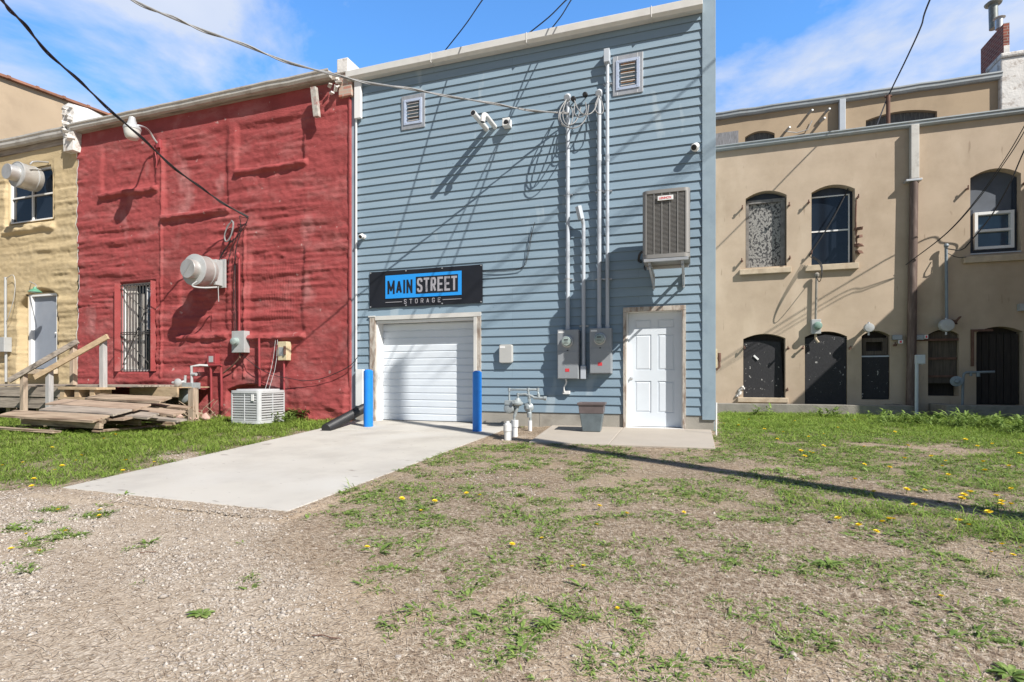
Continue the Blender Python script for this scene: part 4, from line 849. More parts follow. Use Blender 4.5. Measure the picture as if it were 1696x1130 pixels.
p = PW(468, 582, RY-.14); t_ = thing('switch_box', 'narrow cream disconnect switch box on the lower red wall', 'switch box', (p.x, RY-.07, p.z-.2))
x0, x1 = X(461, RY-.12), X(475.5, RY-.12); z0, z1 = Zc(468, 597, RY-.12), Zc(468, 566, RY-.12)
s = MB(); s.box(x0, x1, RY-.14, RY+.02, z0, z1); s.build('cabinet', M_YBOX, t_, bevel=.01)
s = MB(); s.box(x1-.05, x1-.01, RY-.18, RY-.14, z0+.12, z1-.1); s.build('lever', M_RUST, t_, bevel=.005)
s = MB(); s.box(x0+.03, x1-.07, RY-.146, RY-.14, z0+.1, z1-.12); s.build('cover', M_GALV, t_)
s = MB(); s.cyl(((x0+x1)/2, RY-.08, z0), ((x0+x1)/2+.02, RY-.1, .2), .022); s.build('pipe', M_REDP, t_, smooth=True)
p = PW(350, 595, RY-.1); t_ = thing('junction_box', 'small red-painted junction box above the rusty gas pipe', 'box', (p.x, RY-.05, p.z-.1))
s = MB(); s.box(X(343.5, RY-.1), X(357.5, RY-.1), RY-.12, RY+.02, Zc(350, 603, RY-.1), Zc(350, 586, RY-.1)); s.build('cabinet', M_REDP, t_, bevel=.006)
s = MB(); s.box(X(346, RY-.12), X(353, RY-.12), RY-.126, RY-.12, Zc(350, 600, RY-.1), Zc(350, 590, RY-.1)); s.build('cover', M_LGREY, t_)
s = MB()
for px, pt in ((349, 604), (366, 606), (429, 560)): s.tube([PW(px, pt, RY-.1), PW(px+1, 640, RY-.1), PW(px+1, 680 if px < 400 else 628, RY-.1)], .025, n=8)
s.tube([PW(325, 606, RY-.12), PW(367, 605, RY-.12)], .028, n=8)
s.build('wall_pipes', M_REDP, RB, smooth=True)
s = MB(); s.tube([PW(502, 631, RY-.14), PW(530, 629, RY-.12), PW(560, 617, RY-.12), PW(581, 606, RY-.1), PW(592, 592, -.1)], .008, n=6, smooth=2); s.tube([PW(397, 585, RY-.1), PW(440, 620, RY-.14), PW(502, 631, RY-.14)], .007, n=6, smooth=2); tag(s.build('sagging_cable', M_WIRE), 'thin dark cable sagging across the lower right of the red wall', 'cable')
# condenser on the grass
CXa = PG(424, 690, .0)
t_ = thing('air_conditioner', 'low white air conditioner standing on the grass against the red wall', 'air conditioner', (CXa.x, -.75, 0))
a0 = X(380, -1.15); a1 = a0+.74
acunit(t_, a0, a1, -1.15, -1.15+.74, .0, .62+.03, M_ACL, mat('coil_grey_light', (.34, .34, .33), .6, .2, var=.2, vs=30), .028, 2, .05)
s = MB(); s.box(a1-.19, a1-.13, -1.162, -1.150, .45, .58); s.build('label_sticker', M_WHITE, t_)
s = MB()
for q in (0, .1): s.tube([(a0+.28+q, -.5, .66), (a0+.25+q, -.25, 1.2), (a0+.2+q*.5, RY-.05, 1.75)], .0045, n=6, smooth=1)
s.build('refrigerant_line', M_LGREY, t_)
# gas meter at the red wall
q0 = PW(316, 645, -.5); t_ = thing('gas_meter', 'old grey gas meter among dead brush at the end of the deck', 'gas meter', (q0.x, -.5, 0))
s = MB(); s.lathe(PW(316, 655, -.38), (0, -1, 0), [(0, .08), (.03, .16), (.12, .175), (.2, .17), (.24, .1)], n=20); a = PW(316, 640, -.5); s.box(a.x-.15, a.x+.15, -.6, -.38, a.z-.06, a.z+.08); s.build('meter_body', M_GASM, t_, smooth=True, bevel=.008)
s = MB(); s.tube([PW(318, 638, -.5), PW(317, 607, -.5), PW(330, 605, -.3), PW(348, 606, RY-.1)], .028, n=10); s.tube([PW(306, 640, -.5), PW(307, 622, -.5)], .028, n=10); s.tube([PW(317, 620, -.5), PW(325, 620, -.5)], .035, n=10); s.tube([PW(286, 634, -.6), PW(298, 634, -.6), PW(306, 632, -.5)], .03, n=10); s.lathe(PW(298, 634, -.66), (0, -1, 0), [(0, .05), (.03, .09), (.07, .09), (.1, .04)], n=16); s.build('pipework', M_LGREY, t_, smooth=True)
# dead brush
s = MB(); rr = random.Random(5)
for k in range(120):
    b0 = Vector((X(rr.uniform(255, 345), -.7), rr.uniform(-.9, -.3), 0)); d = Vector((rr.uniform(-.7, .7), rr.uniform(-.5, .2), rr.uniform(.15, .75))); l = rr.uniform(.2, .85)
    m1 = b0+d*l*.5+Vector((rr.uniform(-.06, .06), 0, rr.uniform(-.06, .06))); s.tube([b0, m1, b0+d*l+Vector((0, 0, -.05))], rr.uniform(.003, .008), n=4)
tag(s.build('dead_brush', mat('dead_stems', (.40, .31, .22), .9, var=.3, vs=12)), 'heap of dry tan stems beside the old gas meter', 'brush')
rk = MB()
for k in range(5):
    c = Vector((X(rr.uniform(262, 345), -.8), rr.uniform(-.9, -.5), .05)); a = [c+Vector((math.cos(i*1.05)*rr.uniform(.05, .16), math.sin(i*1.05)*rr.uniform(.05, .14), rr.uniform(-.03, .04))) for i in range(6)]
    top = c+Vector((0, 0, rr.uniform(.08, .16))); v = a+[top, c-Vector((0, 0, .1))]; rk = MB(); rk.add(v, [(i, (i+1) % 6, 6) for i in range(6)]+[((i+1) % 6, i, 7) for i in range(6)])
    tag(rk.build('rubble_stone', mat('rubble', (.50, .33, .28), .9, var=.3, vs=5, bump=.5), bevel=.02), 'pale pinkish rubble stone lying in the dead brush', 'stone', 'rubble stones by the red wall')
# ================================================================ CREAM BUILDING
xc0 = -22.0; xc1 = xr0
CB = thing('cream_building', 'cream foam-coated building at the left edge with white gutter, window and grey door', 'building', ((xc0+xc1)/2, 0, 0))
CW = rc(11, 279, 84, 366); CD = rc(43, 486, 91, 612)
def crf(x, z):
    d = ripples(x, z, 101, .9)
    a, b_, c, e = CW; d = d-.10*rectm(x, z, a-.05, b_+.08, c-.05, e+.12, .04)+.10*rectm(x, z, a-.15, b_+.15, c-.3, c-.14+.03*np.sin(x*9), .05)*(.6+.7*vn(x*4, z*8, 8))
    a, b_, c, e = CD; d = d-.20*rectm(x, z, a-.32, b_+.06, c-.6, e+.10-.5*np.clip((x-(a+b_)/2)/1.0, -1, 1)**2, .05)
    d = d*(1-.85*sm(z, 6.1, 6.4))
    return d
hfield('wall', xc0, xc1, -.3, 6.9, .03, crf, lambda x, z: ((x > CW[0]) & (x < CW[1]) & (z > CW[2]) & (z < CW[3])) | ((x > CD[0]) & (x < CD[1]) & (z > CD[2]) & (z < CD[3])), M_YEL, CB)
s = MB(); s.box(xc0, xc1, .14, .3, -.3, CD[2]); s.box(xc0, CW[0], .14, .3, CD[2], 6.9); s.box(CD[1], xc1, .14, .3, CD[2], 6.9); s.box(CW[0], CD[1], .14, .3, CW[3], 6.9); s.box(CW[0], CD[1], .14, .3, CD[3]+.01, CW[2]-.01); s.box(CW[0], CD[0], .14, .3, CD[2], CD[3]+.01)
s.box(xc0, xc1, .31, 15, 6.55, 6.7); s.box(xc0, xc1, 14.8, 15, 0, 6.5); s.box(xc0, xc0+.1, .31, 14.8, 0, 6.5); s.build('back_wall', M_YEL, CB)
for (a, b_, c, e) in (CW, CD): s = MB(); s.box(a-.01, a, RY+.05, .14, c, e); s.box(b_, b_+.01, RY+.05, .14, c, e); s.box(a, b_, RY+.05, .14, c-.01, c); s.box(a, b_, RY+.05, .14, e, e+.01); s.build('reveal', M_YEL, CB)
gzc = Zc(60, 237, -.2)
gutter(CB, xc0, xc1+.1, gz_+.0, RY-.05, M_GUTW, h=.2, dpt=.16, dents=.012); s = MB(); s.box(xc0, xc1, RY-.03, .12, 6.88, 7.2); s.build('fascia_board', M_WOODW, CB)
s = MB(); s.box(xc0, xc1, RY-.03, 15, 7.22, 7.25); s.build('roof', M_ROOF, CB)
# seam of white paint between cream and red
s = MB(); vs = []
for i in range(60): zz_ = .3+6.3*i/59; xx = xr0+.02*math.sin(i*.7)+.015*math.sin(i*1.9); yy = RY-float(redf(np.array([xx]), np.array([zz_]))[0])-.006; vs += [(xx-.006, yy-.002, zz_), (xx+.012, yy-.002, zz_)]
s.add(vs, [(2*i, 2*i+1, 2*i+3, 2*i+2) for i in range(59)]); s.build('paint_seam', M_WHITE, CB)
a, b_, c, e = CW
s = MB(); s.ring(a, b_, c, e, .05, .03, .08); s.box((a+b_)/2-.02, (a+b_)/2+.02, .035, .075, c+.05, e-.05); s.box(a+.05, (a+b_)/2-.02, .04, .07, (c+e)/2-.02, (c+e)/2+.02); s.box((a+b_)/2+.02, b_-.05, .04, .07, (c+e)/2-.02, (c+e)/2+.02)
wf = s.build('window_frame', M_WHITE, CB); WL[wf] = WL[CB]; s = MB(); s.box(a+.04, b_-.04, .08, .09, c+.04, e-.04); s.build('pane', M_GLASS, wf)
a, b_, c, e = CD
s = MB(); s.box(a, a+.12, .0, .1, c, e); s.box(b_-.05, b_, .0, .1, c, e); s.box(a+.12, b_-.05, .0, .1, e-.06, e); s.build('door_frame', M_WHITE, CB, bevel=.004)
s = MB(); s.box(a+.12, b_-.05, .075, .11, c+.02, e-.06); dd = s.build('door', mat('door_slate_grey', (.25, .28, .33), .55, var=.05, dirt=(.32, .34, .38), ds=1, da=.5), CB); WL[dd] = WL[CB]
s = MB(); s.lathe((b_-.12, .075, c+.95), (0, -1, 0), [(0, .03), (.02, .012), (.04, .028), (.06, .02)], n=12); s.build('door_handle', M_WHITE, dd); s = MB(); s.box(b_-.16, b_-.08, .068, .075, c+1.5, c+1.56); s.build('deadbolt', M_WHITE, dd)
s = MB(); s.box(a-.05, b_+.05, -.12, .1, c-.12, c); s.build('door_step', M_SILL, CB, bevel=.01)
# green lamp
lp = PW(58, 482, -.5); wq = PW(60, 471, RY+.1)
t_ = thing('door_lamp', 'small green enamel shade lamp over the grey door', 'lamp', wq)
s = MB(); s.tube([wq, wq+Vector((0, -.2, .06)), lp+Vector((0, .05, .16)), lp+Vector((0, 0, .08))], .012, smooth=2); s.build('arm', M_GALV, t_, smooth=True)
s = MB(); s.lathe(lp+Vector((0, 0, .1)), (0, 0, -1), [(0, .03), (.04, .04), (.06, .07), (.12, .14), (.13, .145)], n=20); s.build('shade', M_GREEN, t_, smooth=True)
p = PW(65, 300, RY); hoodfan((p.x, 0, p.z), .78, .315, 'round metal exhaust fan over the window of the cream wall', False)
s = MB(); s.tube([PW(80, 269, RY), PW(55, 267, -.45), PW(50, 272, -.5)], .02, smooth=1); tag(s.build('brace_rod', M_GALV), 'thin metal brace rod above the exhaust fan on the cream wall', 'rod')
x0, x1 = X(-8, RY-.12), X(11, RY-.12); z0, z1 = Zc(3, 583, RY-.12), Zc(3, 559, RY-.12); t_ = thing('electric_box', 'white electric box with pipes at the left edge of the cream wall', 'electric box', (x0, RY-.06, z0))
s = MB(); s.box(x0, x1, RY-.18, RY, z0, z1); s.build('cabinet', M_LGREY, t_, bevel=.008); s = MB(); s.cyl((x1-.12, RY-.08, z1), (x1-.12, RY-.08, 3.6), .03); s.cyl((x1-.1, RY-.08, z0), (x1-.1, RY-.08, .8), .03); s.tube([(x1-.12, RY-.08, 3.55), (x1+.3, RY-.1, 3.7), (x1+.35, RY-.12, 3.1), (x1+.1, RY-.14, 2.5), (x1-.05, RY-.1, 2.4)], .008, smooth=2); s.build('conduit', M_LGREY, t_, smooth=True)
# tall building beyond
TB = thing('tall_tan_building', 'tall tan stucco building with clay coping far left behind the cream roof', 'building', (-25, 8, 0))
pa = PX(0, 128, -19.5); pb = PX(185, 195, -19.5); sl_ = (pb.z-pa.z)/(pb.y-pa.y)
y0_, y1_ = -.5, 14; s = MB()
vs = [(-30, y0_, 0), (-19.5, y0_, 0), (-19.5, y1_, 0), (-30, y1_, 0)]+[(x, y, pa.z+sl_*(y-pa.y)) for x, y in ((-30, y0_), (-19.5, y0_), (-19.5, y1_), (-30, y1_))]
s.add(vs, [(0, 3, 2, 1), (4, 5, 6, 7), (0, 1, 5, 4), (1, 2, 6, 5), (2, 3, 7, 6), (3, 0, 4, 7)]); s.build('wall', M_STUC2, TB)
s = MB(); yy = y0_
while yy < y1_: zt = pa.z+sl_*(yy-pa.y); s.bar((-19.55, yy, zt+.04), (-19.55, yy+.74, zt+.04+sl_*.74), .34, .07, jit=.012); s.bar((-19.55, yy+.70, zt+.055+sl_*.7), (-19.55, yy+.78, zt+.055+sl_*.78), .37, .085); yy += .75
s.build('coping', M_CLAY, TB)
# white party-wall parapet between cream and red
s = MB(); rr = random.Random(3); vs = []; ks = 9
base = xr0-.05
prof = [(-.25, 7.82), (.2, 7.86), (.9, 7.8), (1.7, 7.7), (2.6, 7.6), (4, 7.5), (7, 7.45)]
for y, zt in prof:
    j = lambda a=.03: rr.uniform(-a, a)
    vs += [(base-.16+j(), y, 6.6), (base+.16+j(), y, 6.6), (base+.2+j(), y, zt-.1+j()), (base+j(), y, zt+j()), (base-.2+j(), y, zt-.1+j())]
s.add(vs, [(i*5+k, i*5+(k+1) % 5, (i+1)*5+(k+1) % 5, (i+1)*5+k) for i in range(len(prof)-1) for k in range(5)]+[(0, 1, 2, 3, 4), tuple(range(len(vs)-5, len(vs)))])
for k in range(14): c = Vector((base+rr.uniform(-.1, .1), -.25, 6.85+k*.065)); s.bar(c, c+Vector((rr.uniform(-.10, .10), -.03, rr.uniform(-.06, .06))), .14, .06, jit=.03)
s.build('parapet', M_WPL, CB, smooth=False)
# ================================================================ DECK, RAMP RAILS AND BOARDS
t_ = thing('wooden_deck', 'weathered wooden loading deck along the cream and red walls', 'deck', (-14, -.8, 0))
zt = .745; s = MB()
xx = -22.0
for k in range(9):
    y0 = -1.45+k*.15; s.bar((-20, y0+.07, zt-.02+random.uniform(-.004, .004)), (X(262, -1.0), y0+.07, zt-.02+random.uniform(-.004, .004)), .14, .035, jit=.004)
s.build('deck_boards', M_WOODW, t_)
s = MB(); s.box(-20, X(165, -1.48), -1.52, -1.46, zt-.26, zt-.045); s.build('rim_joist', M_WOODW, t_)
s = MB(); s.box(X(176, -1.5), X(300, -.9), -1.0, -.95, zt-.25, zt-.045); s.box(X(176, -1.5), X(297, -.9), -.95, -.1, zt-.06, zt-.04); s.build('rim_joist', M_WOODN, t_)
s = MB(); s.box(-20, X(95, -1.5), -1.5, -1.44, zt-.52, zt-.28); s.build('rim_joist', M_WOODW, t_)
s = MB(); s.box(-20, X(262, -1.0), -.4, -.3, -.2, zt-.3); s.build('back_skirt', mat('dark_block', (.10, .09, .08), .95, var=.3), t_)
for px in (10, 60, 110, 165, 230, 285): s = MB(); s.box(X(px, -1.3), X(px, -1.3)+.14, -1.3 if px < 170 else -.93, -1.16 if px < 170 else -.8, -.2, zt-.05); s.build('post', M_WOODV, t_)
s = MB()
for px in (108, 132, 157): s.box(X(px, -1.75), X(px, -1.75)+.13, -1.85, -1.5, zt-.24, zt-.09)
s.box(X(107, -1.75), X(165, -1.75)+.1, -1.88, -1.5, zt-.085, zt-.04); s.box(X(107, -1.75), X(165, -1.75)+.1, -1.88, -1.5, zt-.29, zt-.245); s.box(X(107, -2.1), X(165, -2.1), -2.2, -1.9, .3, .34); s.build('step', M_WOODN, t_)
def rail(a, b_, ta, tb, da, db, label, mt):
    t = thing('handrail', label, 'handrail', (a[0], a[1], 0), 'wooden ramp handrails'); a = Vector(a); b_ = Vector(b_)
    for p, q, bot in ((a, ta, da), (b_, tb, db)): s = MB(); s.bar((p.x, p.y, bot), (p.x, p.y, q), .115, .09, up=(0, 1, 0), jit=.004); s.build('post', mt[0], t, bevel=.004)
    d = Vector((b_.x-a.x, b_.y-a.y, tb-ta)).normalized()
    s = MB(); s.bar(Vector((a.x, a.y-.07, ta-.02))-d*.28, Vector((b_.x, b_.y-.07, tb-.02))+d*.2, .045, .11, jit=.003); s.build('rail', mt[1], t, bevel=.004)
A1 = (-13.8, -1.8); A2 = (-12.76, -1.47); 
rail(A1, A2, 1.0, 1.62, -.2, zt, 'darker worn ramp handrail in front of the grey door', (M_WOODV, M_WOODW))
B1 = (-12.9, -1.85); B2 = (-11.72, -1.56)
rail(B1, B2, 1.06, 1.69, .2, zt-.3, 'lighter tan ramp handrail ending at the barred doorway', (mat('post_grey', (.40, .39, .38), .85, var=.2, stretch=(6, 6, .6)), M_WOODN))
# pallet and loose boards on it
pc = Vector((-10.6, -2.35, -.06)); ang = R(-4)
def lw(u, v, zv): return Vector((pc.x+u*math.cos(ang)-v*math.sin(ang), pc.y+u*math.sin(ang)+v*math.cos(ang), pc.z+zv))
t_ = thing('pallet', 'broken wooden pallet under the pile of boards', 'pallet', pc, )
s = MB()
for v in (-.6, .05, .7): s.bar(lw(-1.35, v, .14), lw(1.0, v, .14), .06, .10, jit=.01)
s.build('runner', M_WOODT, t_)
s = MB()
for u in (-1.3, -.95, -.6, -.25, .1, .45, .8): s.bar(lw(u, -.66, .215), lw(u+.02, .75, .215), .13, .03, jit=.006)
for u in (-1.3, -.3, .9): s.bar(lw(u, -.66, .045), lw(u, .75, .045), .13, .03, jit=.006)
s.build('slat', M_WOODT, t_)
s = MB(); s.bar(lw(-1.6, -.95, .05), lw(.3, -.9, .03), .14, .03, jit=.01); tag(s.build('loose_board', M_WOODT), 'lowest board lying flat in the grass in front of the pallet', 'board', 'loose boards of the pile')
rr = random.Random(9); M_BRD = mat('rusty_brown_board', (.36, .27, .20), .85, var=.3, vs=5, bump=.5, bs=25, stretch=(.5, 6, 6), dirt=(.16, .09, .06), ds=1.8, da=.8)
bds = [(-1.75, -.62, .30, .95, -.55, .27, .22, 'frontmost long board, overhanging the left of the pile'), (-1.25, -.32, .40, 1.05, -.30, .36, .2, 'second board from the front of the pile, grey and flat'),
       (-1.45, .05, .50, 1.15, .0, .44, .22, 'long brown-streaked board in the middle of the pile'), (-.95, .42, .60, 1.15, .40, .56, .21, 'topmost rear board of the pile, rusty brown'),
       (.1, -.1, .36, 1.55, -.05, .30, .17, 'board sticking out right at the front of the pile'), (.2, .3, .42, 1.75, .35, .33, .16, 'grey board sticking out right from the middle of the pile'),
       (.3, .55, .47, 1.45, .75, .4, .15, 'short board sticking out at the rear right of the pile'), (.6, .1, .28, 1.95, .25, .22, .14, 'low grey board reaching farthest right from the pile'),
       (-.9, -.45, .26, 1.2, -.2, .26, .15, 'hidden lower board just above the pallet slats'), (.0, -.6, .26, .95, -.62, .25, .12, 'thick short block at the front right of the pile')]
for i, (u0, v0, w0, u1, v1, w1, wd, lb) in enumerate(bds):
    s = MB(); th = .035 if i != 9 else .09; v0 += rr.uniform(-.07, .07); v1 += rr.uniform(-.10, .10); u0 += rr.uniform(-.1, .1); a = lw(u0, v0, w0); b_ = lw(u1, v1, w1); d = b_-a; n = 6; vs = []
    sd = Vector((-d.y, d.x, 0)).normalized(); sd = (sd+Vector((0, 0, .30 if i < 6 else .15))).normalized(); wd = wd*(1.35 if i < 6 else 1.15)
    for k in range(n+1):
        p = a.lerp(b_, k/n)+Vector((0, 0, rr.uniform(-.002, .002))); wj = wd/2*(1+rr.uniform(-.05, .05))
        e = rr.uniform(-.05, .05) if k in (0, n) else 0; dn = d.normalized()
        vs += [p-sd*wj+dn*e, p+sd*wj-dn*e, p+sd*wj-dn*e+Vector((0, 0, -th)), p-sd*wj+dn*e+Vector((0, 0, -th))]
    s.add(vs, [(k*4+j, k*4+(j+1) % 4, (k+1)*4+(j+1) % 4, (k+1)*4+j) for k in range(n) for j in range(4)]+[(0, 1, 2, 3), tuple(range(n*4, n*4+4))[::-1]])
    tag(s.build('loose_board', (M_WOODT, M_WOODW, M_BRD)[i % 3]), lb, 'board', 'loose boards of the pile')
s = MB(); q = PG(268, 703, .05); s.bar(q+Vector((-.35, 0, 0)), q+Vector((.35, .05, .02)), .16, .05, jit=.01); tag(s.build('loose_board', M_WOODT), 'short plank lying alone in the grass right of the pile', 'board', 'loose boards of the pile')
s = MB(); p = PW(1187, 595, 3.0)
t_ = [o for o in COL.objects if o.name == 'wall_spigot'][0]
bx = XR+.012
# the fixture is fixed to the side wall of the blue building
s.box(bx, bx+.07, 1.2, 1.35, Zc(1187, 610, 1.2), Zc(1187, 578, 1.2)); t_.location = (bx, 1.27, Zc(1187, 610, 1.2)); WL[t_] = Vector(t_.location); s.build('back_plate', M_YBOX, t_, bevel=.006)
s = MB(); zc = Zc(1187, 590, 1.2); s.tube([(bx+.05, 1.25, zc-.02), (bx+.11, 1.25, zc-.06), (bx+.11, 1.25, zc-.2), (bx+.05, 1.25, zc-.26)], .022, n=8); s.cyl((bx+.11, 1.25, zc-.1), (bx+.11, 1.25, zc+.06), .03); s.build('spout', M_RUST, t_, smooth=True)
# ================================================================ THE TAN BUILDING (front wall on y = TY)
TY = 5.87
TN = thing('tan_building', 'tan stucco building on the right with arched boarded windows and doors and a grey gutter', 'building', (6, TY, 0))
tx0, tx1 = XR+.013, 14.0; tz1 = Zc(1400, 217, TY)
tz1 = Zc(1400, 219, TY)
def ar(px0, px1, pyt, pys, pyb, Y=None):
    Y = TY if Y is None else Y
    x0, x1 = X(px0, Y), X(px1, Y); pc = (px0+px1)/2
    return x0, x1, Zc(pc, pyb, Y), Zc(pc, pys, Y), Zc(pc, pyt, Y)
OW = {'w1': ar(1235, 1303, 316, 326, 442), 'w2': ar(1344, 1416, 306, 316, 438), 'w3': ar(1607, 1691, 279, 291, 420),
      'd1': ar(1231, 1301, 553, 561, 660), 'd2': ar(1333, 1403, 549, 558, 672), 'd3': ar(1427, 1474, 548, 556, 662), 'd4': ar(1537, 1588, 546, 554, 656), 'd5': ar(1617, 1694, 541, 550, 671)}
s = MB(); face_with_holes(s, tx0, tx1, -.4, 7.0, [arch(a, b_, c, d, e) for a, b_, c, d, e in OW.values()], TY, .30)
s.build('wall', M_STUC, TN)
s = MB(); s.box(tx0, tx1, TY+.5, TY+.55, -.4, 6.95); s.box(tx1-.1, tx1, TY+.001, 10.4, -.4, 6.95); s.box(tx0, tx0+.05, TY+.001, TY+.5, -.4, 6.95); s.build('back_wall', M_DARKW, TN)
s = MB(); s.box(tx0, tx1, TY-.02, 10.6, 7.0, 7.06); s.build('roof', M_ROOF, TN)
gutter(TN, tx0, tx1, Zc(1400, 214, TY-.14), TY, M_GUTG, h=.13, dpt=.14)
# window fillings
M_AWOOD = mat('arch_wood_navy', (.025, .035, .055), .55, var=.3, vs=6)
def filler(name, o, mt, y, par, inset=0):
    a, b_, c, d, e = o; s = MB(); s.prism(arch(a+.003, b_-.003, c+.003, d, e-.004), y, y+.04); f = s.build(name, mt, par); WL[f] = WL[par]; return f
o = OW['w1']; f = filler('window', o, M_AWOOD, TY+.24, TN); a, b_, c, d, e = o
s = MB(); s.box(a+.02, a+.09, TY+.14, TY+.239, c+.01, d-.12); s.box(b_-.12, b_-.02, TY+.14, TY+.239, c+.01, d-.12); s.box(a+.02, b_-.02, TY+.13, TY+.239, d-.12, d-.03); s.build('frame', mat('old_grey_frame', (.20, .19, .18), .85, var=.3, vs=8, dirt=(.05, .05, .05), ds=5, da=.7), f)
s = MB(); s.box(a+.09, b_-.12, TY+.19, TY+.21, c+.02, d-.12); s.build('board', M_OSB, f)
o = OW['w2']; f = filler('window', o, M_AWOOD, TY+.24, TN); a, b_, c, d, e = o; top = d-.06
s = MB(); s.ring(a+.005, b_-.07, c+.01, top, .028, TY+.19, TY+.239); s.box(a+.033, b_-.098, TY+.19, TY+.22, c+(top-c)*.49, c+(top-c)*.49+.035); s.build('frame', M_WHITE, f)
s = MB(); s.box(a+.04, b_-.10, TY+.21, TY+.22, c+.04, top-.03); s.build('pane', M_GLASS, f)
o = OW['w3']; f = filler('window', o, M_SLATE, TY+.22, TN); a, b_, c, d, e = o
x0, x1, z0, z1 = X(1614, TY+.1), X(1680, TY+.1), Zc(1647, 412, TY+.1), Zc(1647, 350, TY+.1)
s = MB(); s.box(a, b_, TY+.17, TY+.22, c+.02, z0); s.box(a, x0, TY+.17, TY+.22, z0, z1+.08); s.box(x1, b_, TY+.17, TY+.22, z0, e-.2); s.build('surround', M_NAVY, f)
s = MB(); s.ring(x0, x1, z0, z1, .065, TY+.09, TY+.218); s.box(x0+.065, x1-.065, TY+.10, TY+.2, (z0+z1)/2-.03, (z0+z1)/2+.03); s.build('frame', M_WHITE, f, bevel=.004)
s = MB(); s.box(x0+.06, x1-.06, TY+.205, TY+.215, z0+.05, z1-.05); s.build('pane', mat('glass_painted_sky', (.035, .07, .11), .05, var=.5, vs=1.5, spec=.8), f)  # blue of the reflected sky is put into the glass colour
s = MB(); s.box(a+.0, b_-.0, TY-.02, TY+.16, c+.003, c+.03); s.build('sill_flashing', M_PGREY, f)
def sill(px0, px1, py0, py1, mt=M_SILL, out_=.10):
    s = MB(); s.box(X(px0, TY-out_), X(px1, TY-out_), TY-out_, TY+.1, Zc((px0+px1)/2, py1, TY-out_), Zc((px0+px1)/2, py0, TY-out_)); s.build('sill', mt, TN, bevel=.012)
sill(1225, 1311, 444, 453); sill(1334, 1423, 437, 447); sill(1597, 1702, 422, 433); sill(1222, 1306, 659, 667)
def boarded(k, mt, extra=True):
    o = OW[k]; a, b_, c, d, e = o; f = filler('boarded_doorway', o, M_DARKW, TY+.26, TN); s = MB()
    return f, o
f, o = boarded('d1', 0); a, b_, c, d, e = o
s = MB(); s.add([(a+.01, TY+.10, c+.01), (b_-.02, TY+.16, c+.01), (b_-.1, TY+.14, d-.08), (a+.01, TY+.10, d-.02), (a+.01, TY+.12, c+.01), (b_-.02, TY+.18, c+.01), (b_-.1, TY+.16, d-.08), (a+.01, TY+.12, d-.02)], [(0, 1, 2, 3), (4, 7, 6, 5), (0, 4, 5, 1), (1, 5, 6, 2), (2, 6, 7, 3), (3, 7, 4, 0)]); s.build('board', M_OSBK, f)
s = MB(); q = PW(1252, 592, TY+.09); s.bar(q+Vector((-.05, .0, .05)), q+Vector((.06, .0, -.06)), .045, .01, up=(0, 1, 0)); s.build('paper_scrap', M_WHITE, f)
f, o = boarded('d2', 0); a, b_, c, d, e = o
s = MB(); s.prism([(a+.01, c+.01), (b_-.01, c+.01), (b_-.01, d-.03), ((a+b_)/2, e-.08), (a+.01, d-.03)], TY+.03, TY+.06); s.build('board', M_OSBK, f)
f, o = boarded('d3', 0); a, b_, c, d, e = o
s = MB(); s.box(a+.01, b_-.01, TY+.05, TY+.08, c+.01, c+(e-c)*.62); s.build('board', M_OSBK, f)
s = MB(); s.box(a+.0, b_-.0, TY+.04, TY+.1, c+(e-c)*.62, c+(e-c)*.64); s.build('rail', M_PGREY, f); s = MB(); s.ring(a+.02, b_-.02, c+(e-c)*.65, d-.05, .1, TY+.1, TY+.2); s.build('frame', M_BRNW, f)
f, o = boarded('d4', 0); a, b_, c, d, e = o
s = MB(); s.prism(arch(a+.01, b_-.01, c+.3, d-.02, e-.03), TY+.09, TY+.13); s.build('shutter', M_BRNW, f)
for q in (.55, .28): s = MB(); s.box(a+.01, b_-.01, TY+.06, TY+.088, c+(e-c)*q+.0, c+(e-c)*q+.05); s.build('strap_hinge', M_RUST, f)
s = MB(); s.box(a-.28, b_-.01, TY-.02, TY+.06, d-.15, d-.10); s.build('strap_hinge', M_RUST, f)
f, o = boarded('d5', 0); a, b_, c, d, e = o; s = MB(); k = 6
for i in range(k): xa = a+.02+(b_-a-.04)*i/k; s.box(xa, xa+(b_-a-.04)/k-.012, TY+.12+.004*(i % 2), TY+.16, c+.02, d-.04)
s.build('planks', M_DARKW, f); s = MB(); s.box(a-.11, a-.06, TY-.05, TY, c+.9, d+.02); s.box(a-.11, a+.3, TY-.05, TY-.001, d+.02, d+.07); s.build('iron_stay', M_RUST, f)
# downspouts
s = MB(); xx = X(1514, TY-.1); s.box(xx-.085, xx+.085, TY-.17, TY-.03, Zc(1514, 297, TY-.1), 6.95); s.build('downspout', M_GUTW, TN, bevel=.012)
s = MB(); s.box(xx-.19, xx+.14, TY-.19, TY-.001, Zc(1514, 300, TY-.1)-.02, Zc(1514, 297, TY-.1)-.01); s.build('downspout_collar', M_GALV, TN, bevel=.01)
s = MB(); s.cyl((xx-.0, TY-.1, Zc(1514, 300, TY-.1)-.03), (xx-.07, TY-.1, .0), .085, .10, n=20); s.build('downspout', M_BRN, TN, smooth=True)
